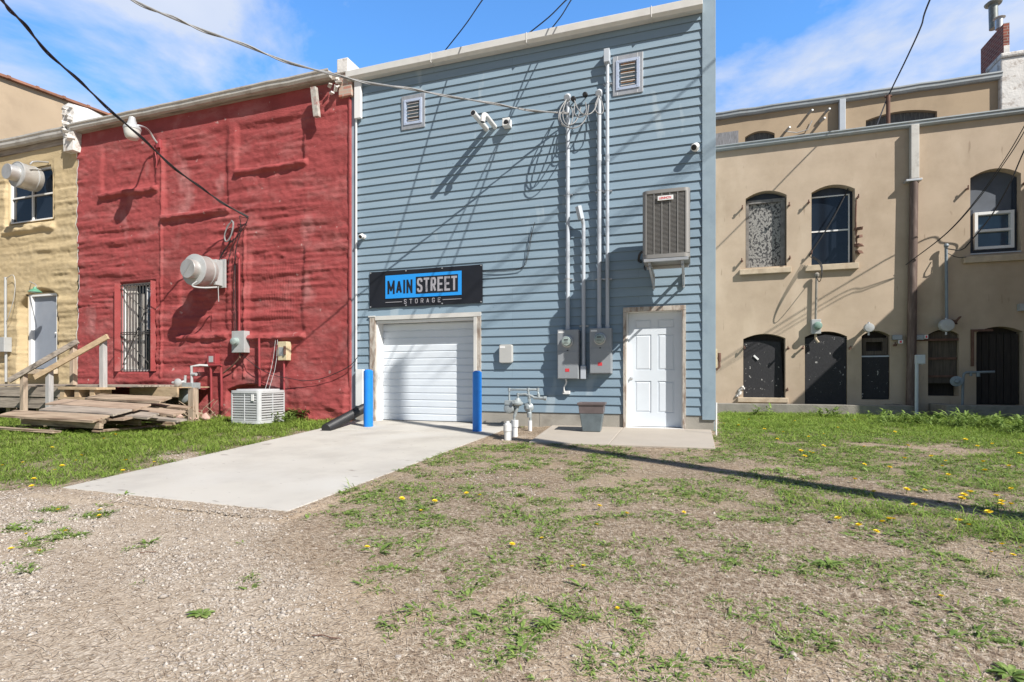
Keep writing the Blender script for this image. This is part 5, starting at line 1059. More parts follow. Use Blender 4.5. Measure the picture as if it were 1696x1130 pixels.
# iron shutter pins
for i, (px, py) in enumerate(((1229, 346), (1306, 341), (1228, 433), (1307, 429), (1338, 337), (1420, 328), (1343, 420), (1420, 420), (1232, 577), (1304, 578), (1329, 577), (1407, 577), (1303, 646), (1600, 314), (1695, 305), (1480, 572))):
    q = PW(px, py, TY); s = MB(); s.bar(q+Vector((0, .01, 0)), q+Vector((random.uniform(-.02, .02), -.13, random.uniform(-.03, .02))), .03, .045, jit=.008); s.cyl(q+Vector((0, -.11, -.03)), q+Vector((0, -.11, .06)), .015, n=8); s.build('shutter_pin', M_RUST, TN)
s = MB()
for py in (380, 393, 407, 418): q = PW(1419, py, TY); s.bar(q, q+Vector((.05, -.16, -.02)), .10, .07, jit=.03)
s.tube([PW(1418, 332, TY-.08), PW(1417, 365, TY-.08), PW(1419, 410, TY-.08)], .02, n=6); s.build('shutter_hardware', M_RUST, TN)
# broken plaster by the low opening
s = MB()
for k in range(8): q = PW(random.uniform(1222, 1229), random.uniform(642, 656), TY); s.bar(q, q+Vector((random.uniform(-.08, .08), -.03, random.uniform(-.05, .05))), .07, .05, jit=.01)
s.build('broken_plaster', M_WPL, TN)
# upper storey standing back
UY = 10.4
US = MB(); ux0, ux1 = XR+.013-3, X(1653, UY); uz1 = Zc(1400, 160, UY)
uo = [ar(1234, 1283, 217, 224, 300, UY), ar(1434, 1552, 184, 192, 290, UY)]
face_with_holes(US, ux0, ux1, 6.5, uz1, [arch(a, b_, c, d, e) for a, b_, c, d, e in uo], UY, .3)
US.build('upper_wall', M_STUC2, TN)
s = MB(); s.box(ux0, ux1, UY+.4, UY+.5, 6.5, uz1-.02); s.box(ux0, ux0+.1, UY+.01, 30, 0, uz1-.02); s.box(ux0, ux1, 29.9, 30, 0, uz1-.02); s.box(ux0, ux1, UY-.01, 30, uz1, uz1+.05); s.build('upper_back', M_ROOF, TN)
for o in uo:
    f = filler('window', o, mat('dark_grey_boards', (.10, .10, .10), .9, var=.4, vs=7, stretch=(8, 1, 1), dirt=(.3, .29, .27), ds=3, da=.7), UY+.15, TN)
s = MB(); s.box(X(1180, UY), X(1223, UY), UY-.03, UY-.001, Zc(1200, 245, UY), Zc(1200, 220, UY)); s.build('window', mat('grey_boards', (.22, .22, .23), .9, var=.4, vs=7, stretch=(8, 1, 1)), TN)
gutter(TN, ux0, ux1+.05, Zc(1420, 153, UY-.15), UY, M_GUTG, h=.20, dpt=.17, dents=.01)
s = MB(); x_ = X(1394.5, UY-.1); s.box(x_-.09, x_+.09, UY-.18, UY-.03, 6.9, Zc(1394, 166, UY-.1)); s.build('downspout', M_PGREY, TN, bevel=.015)
s = MB()
for px, py in ((1338, 190), (1366, 188), (1358, 203), (1301, 218)): q = PW(px, py, UY); s.bar(q, q+Vector((.1, -.22, .04)), .06, .05)
s.tube([PW(1301, 218, UY-.1), PW(1320, 220, UY-.05), PW(1338, 215, UY-.05), PW(1345, 200, UY-.05)], .014); s.build('wall_hooks', M_LGREY, TN)
# white parapet at the right end, its steps going up towards the street
s = MB(); px0 = ux1; prof = [(UY-.0, 6.6), (UY, Zc(1690, 118, UY)), (UY+.35, Zc(1690, 118, UY)), (UY+.35, Zc(1690, 93, UY)), (UY+1.0, Zc(1690, 93, UY)+.05)]
s.box(ux1+.001, ux1+.62, UY-.14, UY+.7, 6.6, Zc(1675, 98, UY)); s.box(ux1+.62, ux1+3, UY-.12, UY+.7, 6.6, Zc(1690, 123, UY)); s.box(ux1+.56, ux1+.8, UY-.16, UY+.7, Zc(1690, 123, UY), Zc(1690, 110, UY)); s.box(ux1-.02, ux1+.68, UY-.2, UY+.72, Zc(1675, 98, UY)+.002, Zc(1675, 93, UY)+.05); s.box(ux1+.66, ux1+3, UY-.18, UY+.72, Zc(1690, 123, UY)+.002, Zc(1690, 118, UY)+.04)
s.build('parapet', M_WPL, TN, bevel=.04)
CHY = UY+2.2
s = MB(); a, b_ = PW(1624, 60, CHY).x, PW(1672, 60, CHY).x; s.box(a+.62, b_, CHY, CHY+1.5, 8, Zc(1650, 41, CHY)); ch = s.build('chimney', M_BRK, TN); WL[ch] = WL[TN]
s = MB(); s.box(a+.63, b_+.004, CHY-.006, CHY+.3, 8, Zc(1650, 78, CHY)); s.build('painted_base', M_WPL, ch)
s = MB(); s.cyl(PW(1646, 48, CHY+.8), PW(1645, 8, CHY+.8), .13, n=20); s.lathe(PW(1645, 9, CHY+.8), (0, 0, 1), [(0, .13), (.02, .23), (.06, .25), (.09, .2), (.12, .18)], n=20); s.build('flue', mat('flue_dark_grey', (.22, .24, .23), .5, .3, var=.2, dirt=(.12, .09, .07), ds=5, da=.5), ch, smooth=True)
s = MB(); s.cyl(PW(1655, 48, CHY+.4), PW(1655, 31, CHY+.4), .11, n=16); s.lathe(PW(1655, 32, CHY+.4), (0, 0, 1), [(0, .11), (.03, .17), (.06, .14)], n=16); s.build('flue', M_GALV, ch, smooth=True)
# roof pole with the wire
q = PW(1471, 205, TY+1.5); s = MB(); s.cyl((q.x, q.y, 7.05), (q.x, q.y, PW(1471, 158, TY+1.5).z), .05, n=12); s.cyl((q.x-.08, q.y, PW(1471, 160, TY+1.5).z), (q.x+.08, q.y, PW(1471, 160, TY+1.5).z), .03); tag(s.build('roof_mast', M_RUST), 'rusty service mast on the lower roof of the tan building', 'mast')
# retaining walls at the foot
RWY = TY-1.0
s = MB(); a = X(1180, RWY)-.02; b_ = X(1515, RWY); zt = Zc(1400, 671, RWY)
s.box(bx+.0, b_, RWY, RWY+.22, -.4, zt); s.box(b_-.3, b_, RWY+.22, TY-.001, -.4, zt+.0); s.box(X(1420, TY-.3), b_-.3, RWY+.22, TY-.001, -.4, zt-.06)
tag(s.build('retaining_wall', M_OLDC, bevel=.015), 'low concrete wall under the boarded doorways, left of the thin grey pipe', 'low wall')
s = MB(); a = X(1568, RWY); s.box(a, 14, RWY, RWY+.22, -.4, Zc(1650, 672, RWY)); s.box(a, a+.25, RWY+.22, TY-.001, -.4, Zc(1650, 672, RWY)); tag(s.build('retaining_wall', M_OLDC, bevel=.015), 'low concrete wall at the right edge in front of the dark plank door', 'low wall')
# small things on the tan wall
M_BG = mat('pipe_bluegrey', (.21, .25, .28), .55, .1, var=.12, dirt=(.15, .15, .15), ds=5, da=.4)
def tanbox(name, label, cat, px0, px1, py0, py1, dp, mt, extra=None, group=None):
    y = TY-dp; x0, x1 = X(px0, y), X(px1, y); pc = (px0+px1)/2; z0, z1 = Zc(pc, py1, y), Zc(pc, py0, y)
    t = thing(name, label, cat, ((x0+x1)/2, TY-dp/2, z0), group); s = MB(); s.box(x0, x1, y, TY, z0, z1); s.build('cabinet', mt, t, bevel=.01); return t, x0, x1, z0, z1, y
t, x0, x1, z0, z1, y = tanbox('electric_meter_box', 'pale meter box under a tall conduit on the tan wall, between the two windows', 'meter box', 1344.5, 1360, 529, 553, .16, M_LGREY)
s = MB(); s.lathe(((x0+x1)/2+.03, y, (z0+z1)/2+.02), (0, -1, 0), [(0, .1), (.03, .1), (.04, .085), (.12, .08), (.13, .06)], n=22); s.build('meter_glass', mat('meter_green', (.22, .32, .27), .2, var=.15, vs=12), t, smooth=True)
s = MB(); xx = (x0+x1)/2; s.cyl((xx, TY-.08, z1), (xx+.02, TY-.08, Zc(1352, 458, TY-.08)), .028, n=14); s.lathe((xx+.02, TY-.1, Zc(1352, 458, TY-.1)), (0, -.2, 1), [(0, .05), (.06, .055), (.1, .02)], n=14); s.build('conduit', M_OLDC, t, smooth=True); s = MB(); s.tube([(xx, TY-.08, z0), (xx, TY-.08, z0-.12), (xx+.06, TY-.1, z0-.22)], .03); s.build('lower_pipe', M_SILL, t)
def roundlamp(px, py, r, label):
    q = PW(px, py, TY-.28); t = thing('round_lamp', label, 'lamp', PW(px, py, TY), 'round lamps over the boarded doorways')
    s = MB(); s.lathe((q.x, TY, q.z), (0, -1, 0), [(0, .05), (.12, .04), (.16, r*.6), (.22, r), (.30, r), (.33, r*.9), (.34, r*.3)], n=26); s.build('head', M_LGREY, t, smooth=True)
    s = MB(); s.cyl((q.x, TY-.25, q.z-r), (q.x, TY-.25, q.z-r-.07), .022); s.lathe((q.x, TY-.25, q.z+r*.9), (0, 0, 1), [(0, .03), (.04, .025)], n=12); s.build('photocell', M_GALV, t, smooth=True)
roundlamp(1439.5, 543, .11, 'white round lamp over the narrow boarded doorway'); roundlamp(1568, 539, .15, 'grey round lamp at the foot of the conduit, over the brown shuttered doorway')
s = MB(); q = PW(1567, 410, TY-.1); q2 = PW(1568, 528, TY-.1); s.cyl(q, q2, .032, n=12); s.lathe(q, (0, -.3, 1), [(0, .04), (.05, .055), (.09, .03)], n=12); tag(s.build('conduit', M_BG, smooth=True), 'bluish grey conduit left of the right window of the tan wall', 'conduit')
s = MB(); q = PW(1577, 532, TY-.2); s.bar(q+Vector((-.1, .1, .04)), q+Vector((.1, 0, -.03)), .12, .08, jit=.03); s.bar(q+Vector((.08, 0, 0)), q+Vector((.16, 0, .1)), .05, .04, jit=.01); tag(s.build('floodlight', M_RUST), 'dark broken fitting behind the grey round lamp', 'fitting')
t, *_r = tanbox('switch_box', 'grey box with red and white tag, left of the brown downspout', 'electric box', 1479, 1495, 555, 563, .1, M_GREY, group='small grey boxes by the downspout'); s = MB(); s.box(X(1488, TY-.12), X(1495.5, TY-.12), TY-.13, TY-.101, Zc(1492, 569, TY-.12), Zc(1492, 563.5, TY-.12)); s.build('tag', M_WHITE, t); s = MB(); s.box(X(1490, TY-.13), X(1493.5, TY-.13), TY-.134, TY-.1305, Zc(1492, 568, TY-.13), Zc(1492, 564.5, TY-.13)); s.build('tag_mark', M_REDL, t)
t, *_r = tanbox('switch_box', 'grey box with red and white tag, right of the brown downspout', 'electric box', 1518, 1531, 555, 563, .1, M_GREY, group='small grey boxes by the downspout'); s = MB(); s.box(X(1531.5, TY-.12), X(1537, TY-.12), TY-.13, TY-.04, Zc(1534, 561, TY-.12), Zc(1534, 555, TY-.12)); s.build('tag', M_WHITE, t); s = MB(); s.box(X(1533, TY-.13), X(1535.8, TY-.13), TY-.134, TY-.1305, Zc(1534, 560, TY-.13), Zc(1534, 556, TY-.13)); s.build('tag_mark', M_REDL, t)
yy = RWY-.02; t = thing('pedestal_box', 'pale box on a thin grey pipe between the two low concrete walls', 'electric box', PG(1516, 690)); s = MB(); s.box(X(1514.5, yy), X(1530, yy), yy-.1, yy, Zc(1522, 603, yy), Zc(1522, 588, yy)); s.build('cabinet', M_PGREY, t, bevel=.01)
s = MB(); s.cyl((X(1517, yy), yy-.05, Zc(1517, 603, yy)), (X(1516.5, yy), yy-.05, -.1), .035); s.cyl((X(1525, yy), yy-.05, Zc(1517, 604, yy)), (X(1525, yy), yy-.05, Zc(1517, 602, yy)), .03); s.build('pipe', M_PGREY, t, smooth=True)
t = thing('gas_regulator', 'blue-grey gas regulator with pipe in front of the dark plank door', 'gas regulator', PW(1594, 668, TY-.3)); yy = TY-.35
s = MB(); s.tube([PW(1594, 672, yy), PW(1595, 625, yy), PW(1598, 617, yy), PW(1610, 617, yy), PW(1647, 616, yy)], .028, n=8, smooth=1); s.tube([PW(1608, 617, yy), PW(1608, 623, yy)], .03); s.tube([PW(1620, 617, yy), PW(1620, 624, yy)], .04); s.tube([PW(1583, 632, yy), PW(1596, 632, yy)], .04); s.build('pipework', M_BG, t, smooth=True)
s = MB(); s.lathe(PW(1584, 632, yy-.02), (-.3, -1, .1), [(-.08, .05), (-.03, .10), (.02, .12), (.06, .12), (.08, .05), (.14, .04)], n=20); s.build('regulator', M_BG, t, smooth=True)
q = PW(1693, 509, TY-.1); s = MB(); s.box(q.x-.05, q.x+.3, TY-.12, TY-.001, q.z-.08, q.z+.08); s.box(q.x+.05, q.x+.12, TY-.2, TY-.12, q.z-.06, q.z+.04); tag(s.build('wall_fixture', M_LGREY), 'small pale fixture at the right edge above the plank door', 'fixture')
# ---------------------------------------------------------------- neighbour to the right (casts the slanting shade on the tan wall)
NB = thing('brick_outbuilding', 'brick building beyond the right edge, standing forward of the tan wall', 'building', (11, 4, 0))
q = PW(1693, 325, TY); kx = 1.19/1.24; nx = 8.6; NH = q.z+(nx-q.x)/kx; NYF = TY-3.9
s = MB(); s.box(nx, 14.5, NYF, TY-.001, -.4, NH); s.build('wall', M_BRK2, NB)
s = MB(); s.box(nx-.06, 14.6, NYF-.06, TY-.002, NH+.001, NH+.08); s.build('coping', M_OLDC, NB)
s = MB(); s.box(10, 11, NYF-.05, NYF-.001, 0, 2.1); s.build('door', M_BRNW, NB); s = MB(); s.box(12, 13.2, NYF-.05, NYF-.001, 2.4, 4); s.build('window', M_GLASS, NB)
# ---------------------------------------------------------------- poles and overhead wires
gd = math.hypot(SUND.x, SUND.y); foot = Vector((X(664, .1), .1, 0)); back = Vector((-SUND.x/gd, -SUND.y/gd, 0))
def pole(name, x, y, h, label, arm=None, r=.15):
    t = thing(name, label, 'utility pole', (x, y, float(slope(np.float64(y)))), 'utility poles')
    s = MB(); s.cyl((x, y, -.8), (x, y, h), r*1.1, r*.8, n=18); s.build('mast', M_BRNW, t, smooth=True)
    if arm is not None:
        s = MB(); d = Vector((math.cos(arm), math.sin(arm), 0)); s.bar(Vector((x, y, h-.6))-d*1.1, Vector((x, y, h-.6))+d*1.1, .1, .12); s.build('crossarm', M_BRNW, t)
        s = MB()
        for k in (-1, -.45, .45, 1): s.lathe(Vector((x, y, h-.54))+d*k, (0, 0, 1), [(0, .03), (.05, .05), (.1, .03), (.14, .05), (.17, .02)], n=10)
        s.build('insulator', M_GREY, t, smooth=True)
sd = 13.0; pb_ = foot+back*sd; ph = 1.35+sd*(-SUND.z)/gd
pole('utility_pole', pb_.x, pb_.y, ph, 'wooden utility pole in front of the yard to the right, out of the picture')
pole('utility_pole', -16.5, -14.5, 10.5, 'wooden utility pole in front of the yard to the left, out of the picture', arm=R(60))
def wire3(pts, label, r=.011, mt=None, extra=None):
    # smooth curve through measured points
    P = [Vector(p) for p in pts]; Q = []
    PP = [P[0]*2-P[1]]+P+[P[-1]*2-P[-2]]
    for i in range(1, len(PP)-2):
        q = PP[i-1:i+3]; T = [0]
        for a, b_ in zip(q, q[1:]): T.append(T[-1]+max((b_-a).length, 1e-5)**.5)
        for k in range(10):
            t = T[1]+(T[2]-T[1])*k/10
            A_ = [q[j]*((T[j+1]-t)/(T[j+1]-T[j]))+q[j+1]*((t-T[j])/(T[j+1]-T[j])) for j in range(3)]
            B_ = [A_[j]*((T[j+2]-t)/(T[j+2]-T[j]))+A_[j+1]*((t-T[j])/(T[j+2]-T[j])) for j in range(2)]
            Q.append(B_[0]*((T[2]-t)/(T[2]-T[1]))+B_[1]*((t-T[1])/(T[2]-T[1])))
    Q.append(P[-1]); s = MB(); s.tube(Q, r, n=6)
    if extra:
        s.tube([q+Vector((.018*math.cos(i*.45), .018*math.sin(i*.45), .02*math.sin(i*.45+1))) for i, q in enumerate(Q)], r*.7, n=5)
    return tag(s.build('overhead_wire', mt or M_WIRE, smooth=True), label, 'wire')
# service drop to the blue building: leaves the wall at y = 0 and runs left and towards the viewer
def PT(px, py, y): return PW(px, py, y)
wire3([PT(941, 189, -.12), PT(860, 180, -.72), PT(760, 162, -1.47), PT(660, 145, -2.18), PT(575, 130, -2.78), PT(470, 100, -3.4), PT(370, 62, -4.0), PT(290, 32, -4.4), PT(220, 0, -4.72), PT(120, -48, -5.3), Vector((-16.3, -14.3, 9.9))], 'thick twisted grey service wire sagging to the left conduit of the blue wall', r=.013, mt=M_CABLE, extra=True)
wire3([PT(411, 361, RY-.05), PT(360, 330, -.6), PT(300, 287, -1.4), PT(230, 225, -2.3), PT(150, 152, -3.3), PT(80, 87, -4.1), PT(30, 30, -4.7), PT(2, 0, -5.1), PT(-70, -75, -5.9), Vector((-16.4, -14.3, 9.8))], 'black service wire running down from the top left corner to the red wall', r=.016, extra=True)
wire3([PT(1340, 424, TY-.05), PT(1378, 365, TY-.0), PT(1420, 280, TY+.3), PT(1449, 215, TY+.9), PT(1471, 160, TY+1.5), PT(1500, 100, TY+.2), PT(1525, 45, TY-1.2), PT(1540, 0, TY-2.5), Vector((pb_.x-.4, pb_.y+.3, ph-.6))], 'black wire from the roof mast down to the middle window of the tan wall', r=.017)
for k, (a, b_) in enumerate(((1697, 217), (1697, 208))):
    wire3([PT(1500, 439, TY-.12), PT(1570, 385-k*1, TY-.5), PT(1620, 330-k*3, TY-.9), PT(1660, 275-k*5, TY-1.3), PT(a, b_, TY-1.7), Vector((pb_.x, pb_.y+.4, ph-.8-k*.3))], ('lower' if k == 0 else 'upper')+' of the thin pair of wires crossing the right window of the tan wall', r=.009)
wire3([PT(1598, 411, TY-.12), PT(1640, 360, TY-.3), PT(1672, 305, TY-.6), PT(1697, 248, TY-.9), Vector((pb_.x+.3, pb_.y+.4, ph-.8))], 'twisted wire from the sill corner of the right window of the tan wall', r=.014)
s = MB(); s.tube([PT(1568, 412, TY-.15), PT(1580, 414, TY-.3), PT(1590, 415, TY-.3), PT(1598, 411, TY-.12)], .012, smooth=1); s.tube([PT(1570, 420, TY-.15), PT(1585, 427, TY-.25), PT(1600, 426, TY-.12)], .008, smooth=1)
for k in range(3): s.tube([PT(1352, 458, TY-.1), PT(1357, 470, TY-.5), PT(1362, 455, TY-.6), PT(1362-k*2, 435, TY-.5), PT(1347-k*3, 425, TY-.1)], .009, smooth=2, n=5)
tag(s.build('drip_loops', M_WIRE), 'small dark cable loops at the conduit heads on the tan wall', 'cable')
# wires landing on short roof masts just behind the blue eave
for (a, b_, tgt, lb) in (((733, 89), (799, 0), (2.5, -6.3, ph-2.2), 'thin wire rising from behind the white eave, left of the pair'), ((871, 59), (938, 0), (4.0, -6.3, ph-1.2), 'left wire of the close pair rising behind the white eave'), ((909, 53), (946, 0), (4.6, -6.3, ph-1.1), 'right wire of the close pair rising behind the white eave')):
    p = PT(a[0], a[1], .9); q = PT((a[0]*.45+b_[0]*.55), (a[1]*.45+b_[1]*.55)+3, .25); e = PT(b_[0], b_[1], -.6)
    wire3([p, q, e, e+(e-p)*1.2+Vector((0, 0, .05)), Vector(tgt)], lb, r=.012)
    s = MB(); s.cyl((p.x, p.y, 7.05), (p.x, p.y, p.z+.04), .02, n=8); s.lathe((p.x, p.y, p.z-.03), (0, 0, 1), [(0, .03), (.04, .045), (.07, .02)], n=10); tag(s.build('roof_mast', M_GALV), 'short wire mast on the flat roof behind the white eave', 'mast', 'short masts behind the white eave')
# ================================================================ GROUND
DRV = [PG(578, 708.5, .03), PG(826, 714.5, .03), PG(476, 845, .03), PG(102.6, 806, .03)]
DRV[0].y = min(DRV[0].y, -.0); 
STP = [PG(907, 708, .04), PG(1178.5, 715, .04), PG(1185, 742, .04), PG(876, 731.5, .04)]
STP[0].y = STP[1].y = -.008
def inpoly(x, y, P):
    c = np.zeros(x.shape, bool); n = len(P)
    for i in range(n):
        xa, ya = P[i][0], P[i][1]; xb, yb = P[(i+1) % n][0], P[(i+1) % n][1]
        t = ((ya > y) != (yb > y)) & (x < (xb-xa)*(y-ya)/(yb-ya+1e-12)+xa); c ^= t
    return c
def grow(P, g):
    c = sum((Vector((p[0], p[1])) for p in P), Vector((0, 0)))/len(P); return [(p[0]+(p[0]-c.x)/((Vector((p[0], p[1]))-c).length)*g, p[1]+(p[1]-c.y)/((Vector((p[0], p[1]))-c).length)*g) for p in P]
def gz2(x, y):
    z = slope(y)+.05*(fbm(x*.35, y*.35, 300, 3)-.5)*sm(-y, .2, 2)+.018*(fbm(x*2.2, y*2.2, 310, 3)-.5)
    flat = inpoly(x, y, grow(DRV, .25)) | inpoly(x, y, grow(STP, .2)); z = np.where(flat, slope(y)+.012+.006*fbm(x*5, y*5, 320, 2), z)
    return z
# density fields, surveyed over the photograph's own rows and columns
def gauss(px, py, L_):
    r = np.zeros_like(px)
    for cx, cy_, rx, ry, a in L_: r = np.maximum(r, a*np.exp(-(((px-cx)/rx)**2+((py-cy_)/ry)**2)))
    return r
GREEN = [(94, 843, 26, 5, .95), (168, 836, 20, 4, .9), (164, 853, 30, 5, .95), (27, 876, 22, 4, .85), (105, 876, 24, 4, .85), (51, 902, 34, 7, .95), (133, 886, 24, 5, .7), (30, 838, 16, 4, .6), (425, 1090, 30, 6, .3), (410, 960, 30, 6, .4), (460, 965, 30, 8, .5), (770, 752, 60, 12, .9), (650, 795, 50, 12, .85), (560, 838, 30, 8, .8), (860, 742, 60, 8, .9), (905, 748, 150, 13, .75), (740, 770, 90, 14, .7), (1090, 765, 140, 18, .6), (960, 790, 60, 14, .8), (700, 805, 110, 22, .55), (1150, 800, 110, 20, .6), (1020, 775, 80, 12, .6),
    (620, 835, 60, 16, .5), (900, 815, 60, 12, .5), (820, 800, 30, 10, .5), (830, 862, 40, 16, .5), (890, 880, 70, 18, .75), (1000, 870, 60, 18, .7), (1080, 840, 80, 20, .6), (970, 895, 60, 14, .5), (1180, 855, 90, 22, .6),
    (630, 905, 50, 22, .55), (600, 950, 40, 18, .4), (860, 930, 70, 16, .55), (940, 925, 90, 18, .5), (1040, 905, 70, 22, .5), (1140, 920, 50, 18, .5), (760, 870, 40, 12, .35), (540, 880, 35, 12, .35), (1040, 990, 90, 28, .6), (905, 1035, 38, 20, .8), (790, 990, 50, 12, .45), (690, 970, 40, 14, .5),
    (850, 985, 60, 14, .3), (670, 1050, 60, 30, .3), (870, 1095, 50, 12, .35), (1100, 1010, 50, 14, .5), (1120, 1060, 60, 30, .35), (1180, 1010, 60, 14, .35), (1370, 935, 45, 20, .75), (1400, 980, 60, 14, .5), (1330, 1010, 110, 50, .55), (1230, 960, 60, 14, .4), (1180, 940, 40, 14, .35), (1560, 1000, 60, 14, .6), (1640, 1010, 60, 60, .7), (1500, 960, 120, 30, .45), (1620, 960, 70, 30, .5), (1450, 1060, 90, 30, .4), (1200, 1100, 90, 30, .35), (1600, 1125, 60, 14, .8), (1020, 1090, 60, 20, .25),
    (1290, 870, 60, 22, .6), (1260, 1040, 60, 20, .4), (1660, 910, 60, 30, .65), (1580, 880, 80, 20, .6), (1470, 900, 60, 20, .35), (1280, 905, 90, 10, .35)]
BARE = [(1545, 745, 75, 11, .85), (1600, 778, 90, 8, .5), (1500, 768, 40, 8, .4), (1300, 775, 60, 8, .3), (1430, 738, 30, 6, .6), (1350, 690, 20, 4, .2), (1230, 760, 40, 10, .4), (1225, 790, 50, 20, .5)]
def fields(x, y, z=None):
    px, py = proj(x, y, slope(y)); px = px.astype(float)
    g = gauss(px, py, GREEN)
    # lawn left of the drive
    lim = 806+.0*px-6*np.sin(px*.05)
    left = ((px < 590) & (py < lim+8)).astype(float)*(1-sm(py, lim-14, lim+6)); left = left*(1-gauss(px, py, [(305, 757, 60, 8, .95), (250, 770, 40, 6, .6), (430, 728, 60, 5, .6), (520, 716, 50, 5, .6)]))
    # lawn right of the blue building
    right = sm(px, 1178, 1200)*(1-sm(py, 735+.115*np.clip(px-1180, 0, 900), 800+.16*np.clip(px-1180, 0, 900)))
    right = right*(1-gauss(px, py, BARE))
    band = np.exp(-((py-(735+.176*(px-850)+8))/26)**2)*sm(px, 1180, 1330)*.97
    rg = sm(py, 740, 760)*sm(px-.45*(py-860), 430, 620)*(.58+.06*sm(px, 900, 1300)-.10*sm(py, 930, 1130))
    gr_ = np.maximum.reduce([g, left, right*.97, band, rg*(1-.7*gauss(px, py, [(1360, 900, 90, 20, 1), (560, 1060, 120, 60, 1), (780, 1000, 60, 14, 1), (1230, 775, 60, 12, 1), (950, 960, 50, 12, .8), (740, 905, 60, 16, .8)]))])
    gravel = (1-sm(px-.45*(py-860), 350, 600))*sm(py, 795, 822)+.8*gauss(px, py, [(305, 757, 70, 9, 1), (700, 975, 50, 16, .5), (850, 815, 30, 8, .6), (780, 790, 30, 10, .5), (1010, 1075, 70, 22, .5), (760, 1030, 80, 24, .5), (660, 1090, 80, 30, .45), (860, 724, 26, 6, 1), (835, 733, 26, 5, .8), (760, 960, 40, 10, .4)])
    return px, py, np.clip(gr_, 0, 1), np.clip(gravel, 0, 1)
xs = np.concatenate([-np.geomspace(400, 24, 26), np.arange(-23, 11, .07), np.geomspace(11.2, 400, 28)])
ys = np.concatenate([-np.geomspace(300, 11.4, 22), np.arange(-11.2, 7, .07), np.geomspace(7.2, 500, 26)])
GX, GY = np.meshgrid(xs, ys); GZ = gz2(GX, GY)
V = np.stack([GX, GY, GZ], -1).reshape(-1, 3); nx = len(xs); I, J = np.meshgrid(np.arange(nx-1), np.arange(len(ys)-1)); a = (J*nx+I).ravel(); T = np.stack([a, a+1, a+nx+1, a+nx], -1)
m = bpy.data.materials.new('yard_soil'); m.use_nodes = True; t = m.node_tree; b = t.nodes['Principled BSDF']; b.inputs['Roughness'].default_value = .95; b.inputs['Specular IOR Level'].default_value = .2
def nd(k, **kw):
    n = t.nodes.new(k)
    for q, v in kw.items(): setattr(n, q, v)
    return n
tcg = nd('ShaderNodeTexCoord')
def noise(sc, det=6, ro=.6, st=(1, 1, 1), rot=0):
    mp = nd('ShaderNodeMapping'); mp.inputs['Scale'].default_value = st; mp.inputs['Rotation'].default_value = (0, 0, rot); t.links.new(tcg.outputs['Object'], mp.inputs[0])
    n = nd('ShaderNodeTexNoise'); n.inputs['Scale'].default_value = sc; n.inputs['Detail'].default_value = det; n.inputs['Roughness'].default_value = ro; t.links.new(mp.outputs[0], n.inputs['Vector']); return n.outputs['Fac']
def ramp(src, p0, c0, p1, c1, pm=None, cm=None):
    r = nd('ShaderNodeValToRGB'); r.color_ramp.elements[0].position = p0; r.color_ramp.elements[0].color = (*c0, 1); r.color_ramp.elements[1].position = p1; r.color_ramp.elements[1].color = (*c1, 1)
    if pm: e = r.color_ramp.elements.new(pm); e.color = (*cm, 1)
    t.links.new(src, r.inputs[0]); return r.outputs[0]
def mixc(f, a, b_, bt='MIX'):
    n = nd('ShaderNodeMix', data_type='RGBA', blend_type=bt)
    if isinstance(f, (int, float)): n.inputs[0].default_value = f
    else: t.links.new(f, n.inputs[0])
    t.links.new(a, n.inputs[6]); t.links.new(b_, n.inputs[7]); return n.outputs[2]
soil = ramp(noise(1.7, 9, .7), .3, (.24, .165, .105), .75, (.50, .40, .295), .5, (.36, .27, .185))
straw = ramp(noise(48, 5, .75), .35, (.21, .155, .11), .68, (.58, .49, .38), .52, (.38, .305, .225))
c1 = mixc(ramp(noise(3.1, 5), .42, (.25,)*3, .6, (.85,)*3), soil, straw)
vor = nd('ShaderNodeTexVoronoi'); vor.inputs['Scale'].default_value = 75; t.links.new(tcg.outputs['Object'], vor.inputs['Vector'])
bw_ = nd('ShaderNodeRGBToBW'); t.links.new(vor.outputs['Color'], bw_.inputs[0])
grv = ramp(bw_.outputs[0], .1, (.27, .215, .16), .9, (.56, .48, .385), .5, (.41, .34, .265))
grv = mixc(ramp(noise(1.1, 9, .7), .40, (0,)*3, .58, (.9,)*3), grv, straw)
atg = nd('ShaderNodeAttribute', attribute_name='gravel'); ats = nd('ShaderNodeAttribute', attribute_name='green')
add = nd('ShaderNodeMath', operation='MULTIPLY_ADD'); nn_ = noise(2.4, 7, .65); s1 = nd('ShaderNodeMath', operation='SUBTRACT'); t.links.new(nn_, s1.inputs[0]); s1.inputs[1].default_value = .5
t.links.new(s1.outputs[0], add.inputs[0]); add.inputs[1].default_value = 1.6; t.links.new(atg.outputs['Fac'], add.inputs[2])
c2 = mixc(ramp(add.outputs[0], .35, (0,)*3, .65, (1,)*3), c1, grv)
gsoil = ramp(noise(14, 6), .35, (.09, .085, .045), .7, (.24, .20, .115))
c3 = mixc(ramp(ats.outputs['Fac'], .45, (0,)*3, 1.0, (.7,)*3), c2, gsoil)
t.links.new(c3, b.inputs['Base Color'])
bp = nd('ShaderNodeBump'); bp.inputs['Strength'].default_value = .45; bp.inputs['Distance'].default_value = .012; t.links.new(vor.outputs['Distance'], bp.inputs['Height'])
bp2 = nd('ShaderNodeBump'); bp2.inputs['Strength'].default_value = .3; bp2.inputs['Distance'].default_value = .02; t.links.new(noise(26, 6, .7), bp2.inputs['Height']); t.links.new(bp.outputs[0], bp2.inputs['Normal']); t.links.new(bp2.outputs[0], b.inputs['Normal'])
go = fast('ground', V, T, m, kind='structure', smooth=True)
near = (np.abs(GX) < 30) & (GY > -9.3) & (GY < 12); _, _, FG, FV = fields(GX, np.where(near, GY, 5.))
FG = np.where(near, FG, .3); FV = np.where(near, FV, .5)
